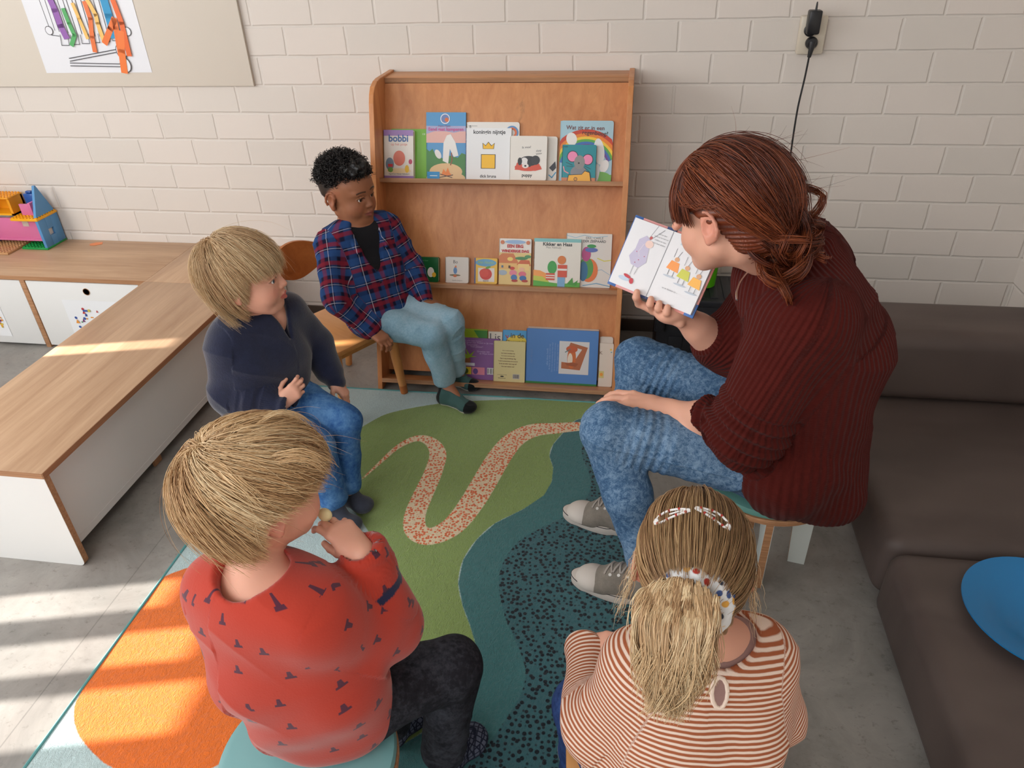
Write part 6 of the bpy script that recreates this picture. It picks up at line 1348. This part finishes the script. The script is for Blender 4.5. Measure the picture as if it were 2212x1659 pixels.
    V.cone([2.90, -1.41, .38], [2.96, -1.35, .31], .105, .085, .05); V.cone([3.0, -1.26, .42], [3.02, -1.36, .30], .10, .085, .05)
    V.chain([sL, eL+[.02, -.005, -.005], lerp(eL, wL, .30)], [.088, .086, .052], .012); V.chain([sR, eR+[.03, 0, .0], lerp(eR, wR, .10)], [.085, .070, .052], .04)
    V.chain([lerp(eL, wL, .16), lerp(eL, wL, .33)], [.058, .054], .012)
    V.chain([rz(1712, 880, .50), rz(1690, 960, .44), rz(1665, 1010, .40)], [.016, .020, .012], .03, True); V.chain([rz(1735, 830, .56), rz(1722, 900, .48)], [.008, .014], .03, True)
    V.chain([rz(1680, 920, .52), rz(1668, 990, .45), rz(1700, 1060, .40)], [.018, .024, .014], .02); V.chain([rz(1760, 930, .50), rz(1750, 1010, .42)], [.02, .016], .03)
    V.chain([nb+np.array([-.008, 0, .028])+fr*math.cos(x)*.062+np.array([.0, 1, 0])*math.sin(x)*.066+np.array([0, 0, -.030])*(math.cos(x)+.1) for x in np.linspace(0, 2*PI, 15)], .020, .02)
    V.cone(nb+fr*.01, hc, .052, .075, .008, True); V.cone(lerp(eL, wL, .30), wL, .034, .034, .004, True); V.cone(lerp(eR, wR, .06), wR, .042, .036, .004, True)
    V.planecut((3.0, -1.3, .268), (.02, .05, -1)); V.planecut((2.80, -1.3, .36), (-.80, .0, -.62))
    bones = [(lowc+[0.02, 0, -.15], spine, .14, fr, 0), (spine, nb, .12, fr, .36), (sL, eL, .085, (0, 1, 0), .3), (eL, wL, .06, (0, 1, 0), .6), (sR, eR, .08, (0, -1, 0), .3), (eR, wR, .06, (0, 1, 0), .6)]
    def folds(V_, u, v, bi):
        f = .006*np.clip(np.sin(V_[:, 2]*34+V_[:, 0]*40+wnoise(V_, 12, 7)*2), 0, 1)*np.exp(-((V_[:, 2]-.45)/.12)**2)
        f += .0006*np.sin(v*2*PI/.0125); sl = (bi == 3)|((bi == 2) & (u > .50)); f += np.where(sl, .006*np.sin(u*2*PI/.034+wnoise(V_, 20, 9)*1.5), 0); return f
    garment('sweater', V, m, t, bones, .0100, 18, 61, 1, folds)
    mb = MB(); nk = [rz(1640, 560, .895), rz(1618, 585, .878), rz(1600, 608, .862), rz(1592, 630, .850), rz(1592, 648, .842)]; mb.tube(catmull(np.array(nk), 4), .0022, mat('silver', (.8, .8, .82), .2, .5, Metallic=1.0), 8); mb.obj('necklace', t)
    # jeans
    V = Vol(*box_of([hR, hL, kR, kL, aR, aL], .13), .003); V.cone(hR+[.03, 0, 0], hL+[.03, 0, 0], .105, .105, .05); V.ell((2.93, -1.28, .345), (.15, .16, .07), .05)
    for h_, k_, a_ in ((hR, kR, aR), (hL, kL, aL)):
        V.chain([h_, k_], [.092, .069], .03); V.chain([k_, lerp(k_, a_, .45), a_-[0, 0, .0]], [.066, .060, .043], .02)
    V.planecut((2.9, -1.28, .283), (0, 0, -1)) if False else None
    bn = [(hR, kR, .08, (0, 0, 1), 0), (kR, aR, .06, (-1, 0, 0), 0), (hL, kL, .08, (0, 0, 1), 0), (kL, aL, .06, (-1, 0, 0), 0)]
    def jf(V_, u, v, bi):
        Lt = np.where(bi == 0, np.linalg.norm(kR-hR), np.linalg.norm(kL-hL)); th = (bi == 0)|(bi == 2); kn_ = np.exp(-((u-(Lt-.09))/.05)**2)*th; f = .0035*kn_*np.sin(u*2*PI/.020+v*14+wnoise(V_, 25, 3)*2)*np.clip(-np.cos(v/.08)*.5+.8, 0, 1)
        f += .0035*np.clip(1-np.abs(np.abs(v)-.125)/.004, 0, 1)*th; return f
    V.d[:, :, :int((.285-V.lo[2])/V.h)] = np.where((np.arange(V.n[0])*V.h+V.lo[0] > 2.76)[:, None, None], .05, V.d[:, :, :int((.285-V.lo[2])/V.h)])
    garment('jeans', V, jean('acid_denim', srgb(38, 66, 98), srgb(68, 100, 134), srgb(124, 152, 180), 75, .62), t, bn, .0038, 40, 71, 2, jf)
    # canvas shoes
    canvas = fabric('grey_canvas', srgb(134, 126, 116), srgb(112, 106, 98), 300, .9, .4, .001, .1, 30); rub = mat('rubber_white', srgb(198, 190, 182), .5, .3); dk = mat('shoe_line', srgb(50, 48, 50), .6); lace = mat('lace_grey', srgb(164, 156, 148), .9)
    for nm, (a_, he, to) in (('sneaker', (aR, heR, tR)), ('sneaker', (aL, heL, tL))):
        f = nrmz((to-he)*[1, 1, 0]); wv = nrmz(np.cross(f, (0, 0, 1))); zz = np.array([0, 0, 1.0]); R_ = np.stack([wv, f, zz], 1); Ls = np.linalg.norm(to-he); b0 = np.array([he[0], he[1], 0.006])
        V = Vol(*box_of([a_, he, to], .07), .0022)
        V.ell(b0+f*.03+zz*.050, (.039, .048, .052), 0, False, R_); V.cone(b0+f*.03+zz*.05, b0+f*(Ls*.70)+zz*.038, .040, .040, .02); V.cone(b0+f*.05+zz*.078, b0+f*(Ls*.62)+zz*.060, .036, .031, .03); V.ell(b0+f*(Ls*.84)+zz*.026, (.043, .060, .030), .02, False, R_)
        V.cone(b0+f*.045+zz*.075, b0+f*.045+zz*.16, .029, .03, .005, True); V.planecut(b0+zz*.016, (0, 0, -1)); V.planecut(b0+zz*.094, (-f[0]*.22, -f[1]*.22, 1))
        up_ = garment(nm, V, canvas, t, [(he, to, .04, (0, 0, 1), 0)], .0008, 60, 3)
        out = []
        for q_ in np.linspace(0, 2*PI, 44, endpoint=False):
            c_, s_ = math.cos(q_), math.sin(q_); yy = Ls*.5+.018+(Ls*.5+.020)*s_; w_ = .044 if s_ > 0 else .038; w_ *= (1-.10*math.exp(-((yy/Ls-.42)/.16)**2)); out.append((c_*w_, yy)) if abs(s_) < .75 else out.append((c_*w_*1.12, yy))
        mt = Matrix(np.block([[np.stack([wv, f, zz], 1), b0[:, None]], [np.zeros((1, 3)), np.ones((1, 1))]]).tolist())
        mb = MB().prism(out, .001, .030, rub, mt, .003, True); mb.prism([(x*1.012, Ls/2+(y-Ls/2)*1.006) for x, y in out], .0265, .0285, dk, mt); so_2 = mb.obj('sole', up_)
        V = Vol(*box_of([to], .09), .002); V.ell(b0+f*(Ls*.90)+zz*.026, (.0435, .050, .0325), 0, False, R_); V.planecut(b0+f*(Ls*.85), -f); V.planecut(b0+zz*.02, (0, 0, -1)); garment('toe_cap', V, rub, up_, [(he, to, .04, (0, 0, 1), 0)], .0)
        me_ = up_.data; co = np.empty(len(me_.vertices)*3, np.float32); me_.vertices.foreach_get('co', co); bv = BVHTree.FromPolygons([tuple(c) for c in co.reshape(-1, 3)], [tuple(p.vertices) for p in me_.polygons])
        def onup(y, x, dz):
            p_ = b0+f*y+wv*x; r_ = bv.ray_cast(Vector((p_[0], p_[1], .3)), Vector((0, 0, -1))); return np.array([p_[0], p_[1], (r_[0].z if r_[0] is not None else .05)+dz])
        mb = MB()
        for i, fy in enumerate((.44, .53, .62, .71)):
            y_ = Ls*fy; P_ = [onup(y_+dy, x, .0012) for x, dy in ((-.021, -.004), (-.010, 0), (0, .002), (.010, .003), (.021, -.002))]; mb.tube(P_, .0028, lace, 6)
            P_ = [onup(y_+dy, x, .003) for x, dy in ((-.021, .016), (-.010, .012), (.0, .008), (.010, .004), (.021, 0))]; mb.tube(P_, .0026, lace, 6)
        mb.obj('laces', up_)
        for fy in (.44, .53, .62, .71):
            for sg in (-1, 1):
                mb = MB(); p_ = onup(Ls*fy, sg*.0245, .0006); mb.lathe([(.0042, -.001), (.0042, .0015), (.0022, .0015)], mat('eyelet', srgb(206, 204, 200), .3, .5, Metallic=.6), 10, Matrix.Translation(p_)@Vector(zz+wv*sg*.7).to_track_quat('Z', 'Y').to_matrix().to_4x4()); mb.obj('eyelet', up_)
    # hair: fringe in front, swept back into a loose low bun
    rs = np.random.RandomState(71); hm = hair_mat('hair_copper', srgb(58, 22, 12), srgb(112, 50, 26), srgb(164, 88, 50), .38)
    cen, rad = np.array((0, -.014, .034)), np.array((.0785, .098, .088)); tie = np.array((-.004, -.105, -.030))
    V = Vol(H[:3, 3]-.22, H[:3, 3]+.2, .0028); scalp_cap(V, H, s, tuple(cen), tuple(rad*.985), .056, .018, -.055, extra=(((0, -.06, -.02), (.06, .05, .06), .02),))
    v, q = V.mesh(); n_ = vnormals(v, q); L = ((v-H[:3, 3])@H[:3, :3])/s; w_ = L-tie; an = np.arctan2(w_[:, 2], w_[:, 0]); v = v+n_*(.0016*np.sin(an*50+wnoise(v, 30, 2)*2))[:, None]
    ho = qmesh('hair', v, q, hm, t, rnd=.38+.2*np.sin(an*41+wnoise(v, 25, 3)*2), tt=np.full(len(v), .8)); I4 = np.eye(4); I4[:3, :3] = H[:3, :3]
    def toW(P): return ((P@H[:3, :3])*s)@H[:3, :3].T+hc
    n = 5200; k = 18; roots = ell_points(rs, n, cen, rad, lambda p: root_keep(.062, .026, -.06)(p) & (np.linalg.norm(p-tie, axis=1) > .03)); dist = np.linalg.norm(roots-tie, axis=1)
    fl0 = tangent_flow(cen, rad, target=tie)
    P, rnd = grow(I4, cen, rad, roots, lambda p, i: fl0(p, i)+np.array([0, 0, -.05])+((p[:, 1] > -.030) & (p[:, 2] < .040) & (np.abs(p[:, 0]) > .03))[:, None]*np.array([0, -.2, .9]), k, .011, .0, rs.uniform(.0, .09, n), .45, 150, 5, .06, .10, steps=dist*1.16/(.011*(k-1))); P = P@H[:3, :3]; ok = ~((P[..., 1] > -.024) & (P[..., 2] < .026) & (np.abs(P[..., 0]) > .04)).any(1); strand_mesh('strands', ((P[ok])*s)@H[:3, :3].T+hc, rs.uniform(.0006, .0011, ok.sum())*s, hm, ho, rnd[ok])
    n = 1500; k = 13; roots = ell_points(rs, n, cen, rad, lambda p: (p[:, 1] > .030) & (p[:, 2] > .062) & (p[:, 2] < .112)); fl1 = tangent_flow(cen, rad, away=np.array((0, .02, .13)))
    P, rnd = grow(I4, cen, rad, roots, fl1, k, .011, .3, rs.uniform(.03, .10, n), .6, 60, 6, .05, .12, steps=np.clip((roots[:, 2]-.014)*1.3, .02, .2)*rs.uniform(.85, 1.1, n)/(.011*(k-1))); strand_mesh('fringe', toW(P), rs.uniform(.0006, .0011, n)*s, hm, ho, rnd)
    # bun of looping locks
    bc = rz(1694, 508, .972); locks = []; col_ = []
    for j in range(60):
        a = rs.normal(size=3); a /= np.linalg.norm(a); b_ = np.cross(a, rs.normal(size=3)); b_ /= np.linalg.norm(b_); R1 = rs.uniform(.030, .060); ph = rs.rand()*6.3; le = rs.uniform(2.5, 5.0); cc = bc+rs.normal(size=3)*np.array([.020, .016, .018])
        for m_ in range(34):
            o_ = rs.normal(size=3)*.0032; P_ = [cc+o_*(1+.8*(i/21.))+(a*math.cos(ph+le*i/21)*R1*1.1+b_*math.sin(ph+le*i/21)*R1*.85) for i in range(22)]; locks.append(P_); col_.append(np.clip(rs.normal(.45+.25*math.sin(j*1.7), .16), 0, 1))
    bun = strand_mesh('bun', np.array(locks), rs.uniform(.0007, .0012, len(locks)), hm, ho, np.array(col_))
    # loose curls around the bun
    curls = [[(1690, 500), (1715, 470), (1705, 420), (1735, 405), (1762, 432), (1750, 468), (1722, 482), (1700, 515)], [(1700, 520), (1730, 490), (1716, 440), (1700, 410), (1712, 408)], [(1660, 580), (1690, 610), (1700, 650), (1685, 640), (1672, 600)], [(1640, 560), (1668, 600), (1700, 590), (1735, 560), (1752, 545)], [(1700, 560), (1740, 548), (1765, 565), (1780, 556)], [(1650, 560), (1640, 600), (1668, 618), (1700, 612), (1715, 585)]]
    locks = []; col_ = []
    for j, c_ in enumerate(curls):
        base_ = catmull(np.array([at_mouth(bc, x, y)-CF*(.015+.02*math.sin(i*1.9+j)) for i, (x, y) in enumerate(c_)]), 5); idx = np.linspace(0, len(base_)-1, 24); base_ = np.array([base_[int(i)]*(1-(i % 1))+base_[min(int(i)+1, len(base_)-1)]*(i % 1) for i in idx])
        for m_ in range(42 if j in (0, 2, 5) else 26):
            o_ = rs.normal(size=3)*(.0028+.001*(j == 5)); locks.append(base_+o_*np.linspace(1, 1.6, 24)[:, None]+rs.normal(size=3)*.002*np.linspace(0, 1, 24)[:, None]**2); col_.append(rs.uniform(.35, .95))
    strand_mesh('loose_curls', np.array(locks), .0008, hm, ho, np.array(col_))
    n = 80; rr0 = ell_points(rs, n, cen, rad*1.0, lambda p: p[:, 2] > .02); nz_ = rs.normal(size=(n, 3)); P = np.stack([rr0+((rr0-cen)/rad)*(.0010*i)+np.array([0, -.006, .0])*i+nz_*.00035*i*i for i in range(9)], 1); P = (P*s)@H[:3, :3].T+hc; strand_mesh('flyaways', P, .00035, hm, ho, rs.rand(n))
    settle(t)
for fn in (plaid_boy, blond_child, red_boy, girl, woman): fn()
# ------------------------------------------------------------------ seats
def round_stool(c, h, r, label, angs, seatm, z0=0.0):
    t = empty('stool', (c[0], c[1], z0), label, 'stool', 'round padded stools')
    def ch(mb, nm): o = mb.obj(nm); o.parent = t; return o
    ch(MB().lathe([(0, h-.022), (r-.010, h-.022), (r-.003, h-.018), (r-.002, h-.012), (r-.006, h-.004), (r-.02, h), (0, h+.001)], seatm, 56), 'seat_cushion')
    ch(MB().lathe([(0, h-.038), (r-.003, h-.038), (r, h-.036), (r, h-.024), (r-.002, h-.0222), (0, h-.0222)], M['ply_edge'], 56), 'seat_board')
    for a in angs:
        P = [(.135*r/.165, 0), (.135*r/.165, h-.038), (.02, h-.038), (.04, h-.062), (.065, h-.10), (.085, h-.15), (.092, 0)]
        mt = Matrix.Rotation(a, 4, 'Z')@Matrix(((1, 0, 0, 0), (0, 0, 1, 0), (0, 1, 0, 0), (0, 0, 0, 1)))
        mb = MB().prism(P, -.0095, .0095, M['ply_edge'], mt, .001); mb.prism([(x, z) for x, z in P], -.0102, -.0094, M['white_stool'], mt); mb.prism([(x, z) for x, z in P], .0094, .0102, M['white_stool'], mt)
        ch(mb, 'leg')
    return t
aB = math.atan2(-1.442+1.275, 2.894-2.90)
round_stool((2.90, -1.275), .285, .165, 'round teal stool with white curved legs under the woman in maroon', [math.atan2(-.026, .137), aB, aB+PI, math.atan2(-.026, .137)+PI], M['teal_dark'])
round_stool((1.488, -1.195), .276, .165, 'round teal stool beside the white bench under the child in navy', [.6, .6+PI/2, .6+PI, .6-PI/2], M['teal_dark'], .0062)
round_stool((2.0, -2.165), .284, .158, 'round pale teal stool under the toddler in the red sweatshirt', [.35, .35+PI/2, .35+PI, .35-PI/2], M['teal_seat'], .0062)
def wooden_chair(c, ang, w_, d_, h, back, label, posts=True):
    t = empty('chair', (c[0], c[1], .0062), label, 'chair', None, ang)   # local +x = forwards
    def ch(mb, nm): o = mb.obj(nm); o.parent = t; return o
    P = [(-d_/2, -w_*.40), (-d_/2+.01, -w_*.42), (d_/2-.03, -w_/2), (d_/2-.008, -w_/2+.012), (d_/2, -w_/2+.03), (d_/2, w_/2-.03), (d_/2-.008, w_/2-.012), (d_/2-.03, w_/2), (-d_/2+.01, w_*.42), (-d_/2, w_*.40)]
    ch(MB().prism(P, h-.018, h, M['beech_x'], None, .004, True), 'seat')
    b = MB()
    for sy in (-1, 1): b.box(-d_/2+.03, d_/2-.05, sy*(w_/2-.045)-.009, sy*(w_/2-.045)+.009, h-.055, h-.018, M['beech_x'], .002)
    b.box(d_/2-.055, d_/2-.037, -w_/2+.05, w_/2-.05, h-.055, h-.018, M['beech'], .002); ch(b, 'apron')
    for sy in (-1, 1):
        m_ = MB().tube([(d_/2-.045, sy*(w_/2-.04), h-.018), (d_/2-.038, sy*(w_/2-.034), h*.5), (d_/2-.026, sy*(w_/2-.026), .0)], [.019, .018, .0135], M['beech'], 18); m_.tube([(d_/2-.0285, sy*(w_/2-.0275), .035), (d_/2-.026, sy*(w_/2-.026), .0)], [.0152, .0140], M['beech_dark'], 18); ch(m_, 'leg')
        if posts: ch(MB().tube([(-d_/2-.055, sy*(w_*.42), 0), (-d_/2+.008, sy*(w_*.42), h), (-d_/2-.015, sy*(w_*.42), h+.12), (-d_/2-.05, sy*(w_*.42), back-.004), (-d_/2-.051, sy*(w_*.42), back)], [.013, .0165, .016, .0145, .010], M['beech'], 18), 'back_leg')
        else: ch(MB().tube([(-d_/2+.045, sy*(w_/2-.045), h-.018), (-d_/2+.02, sy*(w_/2-.03), 0)], [.018, .014], M['beech'], 18), 'leg')
    if posts:
        vs = []; n_ = 16
        for i in range(n_+1):
            y = -w_*.40+w_*.80*i/n_; s_ = math.sin(PI*i/n_); cx = -d_/2-.040-.035*s_
            for dz, th in ((0, 0), (1, 0), (1, 1), (0, 1)):
                z0 = h+.155-.040*s_**2; z1 = back-.055+.042*s_**1.0; z = z1 if dz else z0; vs.append((cx-(.012 if th else 0)-(z-h-.2)*.12, y, z))
        fs = [(4*i+a, 4*i+(a+1) % 4, 4*i+4+(a+1) % 4, 4*i+4+a) for i in range(n_) for a in range(4)]+[(3, 2, 1, 0), tuple(4*n_+a for a in range(4))]
        ch(MB().addv(vs, fs, M['beech_dark'], True), 'backrest')
    return t
wooden_chair((1.520, -.640), math.atan2(-.54, .84), .32, .31, .306, .569, 'small beech chair with curved backrest beside the bookshelf under the boy in plaid')
wooden_chair((2.615, -2.20), PI/2, .335, .30, .300, .5, 'low beech seat with rounded corners under the girl in the striped top', False)
# ------------------------------------------------------------------ the open book being read
t = empty('open_picture_book', tuple(BOOK_P), 'open picture book with white pages held up in the hand of the woman', 'book')
cTL, cBL, cSB, cBR = (1372, 466), (1314, 610), (1394, 643), (1494, 683); cST = (1456, 494)
def chb(mb, nm):
    o = mb.obj(nm); o.parent = t; o.matrix_basis = Matrix.Translation(-Vector(BOOK_P)); return o
def page_frame(bl, br, tl, k=0.0):
    a, b_, c = BP(*bl, k), BP(*br, k), BP(*tl, k); ex = b_-a; W_ = np.linalg.norm(ex); ex /= W_; ey = c-a; ey -= ex*(ey@ex); H_ = np.linalg.norm(ey); ey /= H_; return a, ex, ey, W_, H_
white_p, grey_l = (232, 233, 236), (110, 112, 118)
aL, exL, eyL, WL, HL = page_frame(cBL, cSB, cTL)
def pgm(a, ex, ey):
    ez = np.cross(ex, ey); return Matrix(((ex[0], ey[0], ez[0], a[0]), (ex[1], ey[1], ez[1], a[1]), (ex[2], ey[2], ez[2], a[2]), (0, 0, 0, 1)))
sb = aL+exL*WL; tilt = .30
exR = nrmz(exL*math.cos(tilt)-np.cross(exL, eyL)*math.sin(tilt)*(-.35)); exR = nrmz(exR-eyL*(exR@eyL)); WR = WL*1.18
mL, mR = pgm(aL, exL, eyL), pgm(sb, exR, eyL)
if mL.col[2].to_3d().dot(Vector(BOOK_N)) < 0: pass
pgt = mat('page_paper', srgb(*white_p), .55, .2)
b = MB().box(0, WL, .003, HL-.003, -.006, -.0002, pgt, 0, mL); art(b, WL, HL, [
 ('l', [(.62, .98), (.52, .78)], .010, (150, 150, 156)), ('l', [(.80, .95), (.58, .78)], .014, (150, 150, 156)), ('e', .56, .79, .035, .04, (190, 90, 90)), ('p', [(.30, .72), (.44, .80), (.56, .76), (.62, .62), (.68, .45), (.54, .34), (.34, .36), (.22, .46), (.30, .58)], (196, 190, 214)), ('e', .58, .70, .10, .09, (236, 206, 196)), ('l', [(.46, .68), (.40, .56), (.46, .5)], .02, (214, 206, 220)),
 ('e', .36, .55, .012, .012, (190, 80, 110)), ('e', .48, .45, .012, .012, (190, 80, 110)), ('e', .58, .52, .012, .012, (190, 80, 110)), ('e', .42, .40, .012, .012, (190, 80, 110)), ('l', [(.42, .35), (.42, .22)], .010, (150, 150, 156)), ('l', [(.54, .35), (.52, .24)], .010, (150, 150, 156)), ('e', .32, .14, .14, .05, (190, 206, 226)), ('e', .38, .185, .10, .035, (196, 54, 66), -12), ('e', .52, .14, .05, .07, (196, 54, 66), 20),
 *[('t', s_, .80, .88-.045*i, w_, (120, 122, 128)) for i, (s_, w_) in enumerate((('Wie zat daar', .22), ('bovenop het bed met', .36), ('ridders en een', .28), ('hele stoel draken', .32)))]], mL@Matrix.Translation((0, 0, .0002)), .00012); chb(b, 'left_page')
b = MB().box(0, WR, .003, HL-.003, -.010, -.0002, pgt, 0, mR)
def sheep(cx, cy, c, tilt_=0): return [('p', [(cx-.13, cy-.07), (cx-.08, cy+.05), (cx+.10, cy+.04), (cx+.14, cy-.09)], c), ('e', cx+.02, cy+.08, .05, .045, (220, 170, 130)), ('l', [(cx-.06, cy+.1), (cx-.06, cy+.22)], .008, grey_l), ('l', [(cx+.02, cy+.11), (cx+.06, cy+.2)], .008, grey_l), ('l', [(cx-.05, cy-.08), (cx-.05, cy-.15)], .010, grey_l), ('l', [(cx+.06, cy-.09), (cx+.06, cy-.16)], .010, grey_l), ('e', cx, cy-.17, .13, .018, (190, 200, 212))]
art(b, WR, HL, [('l', [(.004, 0), (.004, 1)], .012, (128, 130, 136))]+sheep(.28, .56, (246, 160, 90))+sheep(.55, .50, (206, 208, 90))+sheep(.83, .45, (248, 186, 90))+[('r', .25, .84, .40, .95, (196, 208, 214)), ('r', .28, .86, .37, .93, (220, 226, 228)), ('t', 'en ze dansten zo ...', .42, .22, .34, (120, 122, 128))], mR@Matrix.Translation((0, 0, .0002)), .00012); chb(b, 'right_page')
b = MB().box(-.004, WL+.001, -.003, HL+.003, -.0105, -.0070, mat('cover_pink', srgb(222, 158, 156), .4), .0008, mL); b.box(-.0045, .018, -.0035, HL+.0035, -.0108, -.0067, mat('cover_blue', srgb(66, 104, 166), .4), .0008, mL); b.box(WL-.02, WL+.004, -.0035, HL+.0035, -.0108, -.0067, mat('cover_spine', srgb(70, 86, 130), .4), .0008, mL)
b.box(.001, WR+.004, -.003, HL+.003, -.0150, -.0110, mat('cover_pink', srgb(226, 150, 140), .4), .0008, mR); b.box(WR-.020, WR+.0045, -.0035, .03, -.0153, -.0107, mat('cover_blue', srgb(66, 110, 176), .4), .0008, mR); chb(b, 'cover')
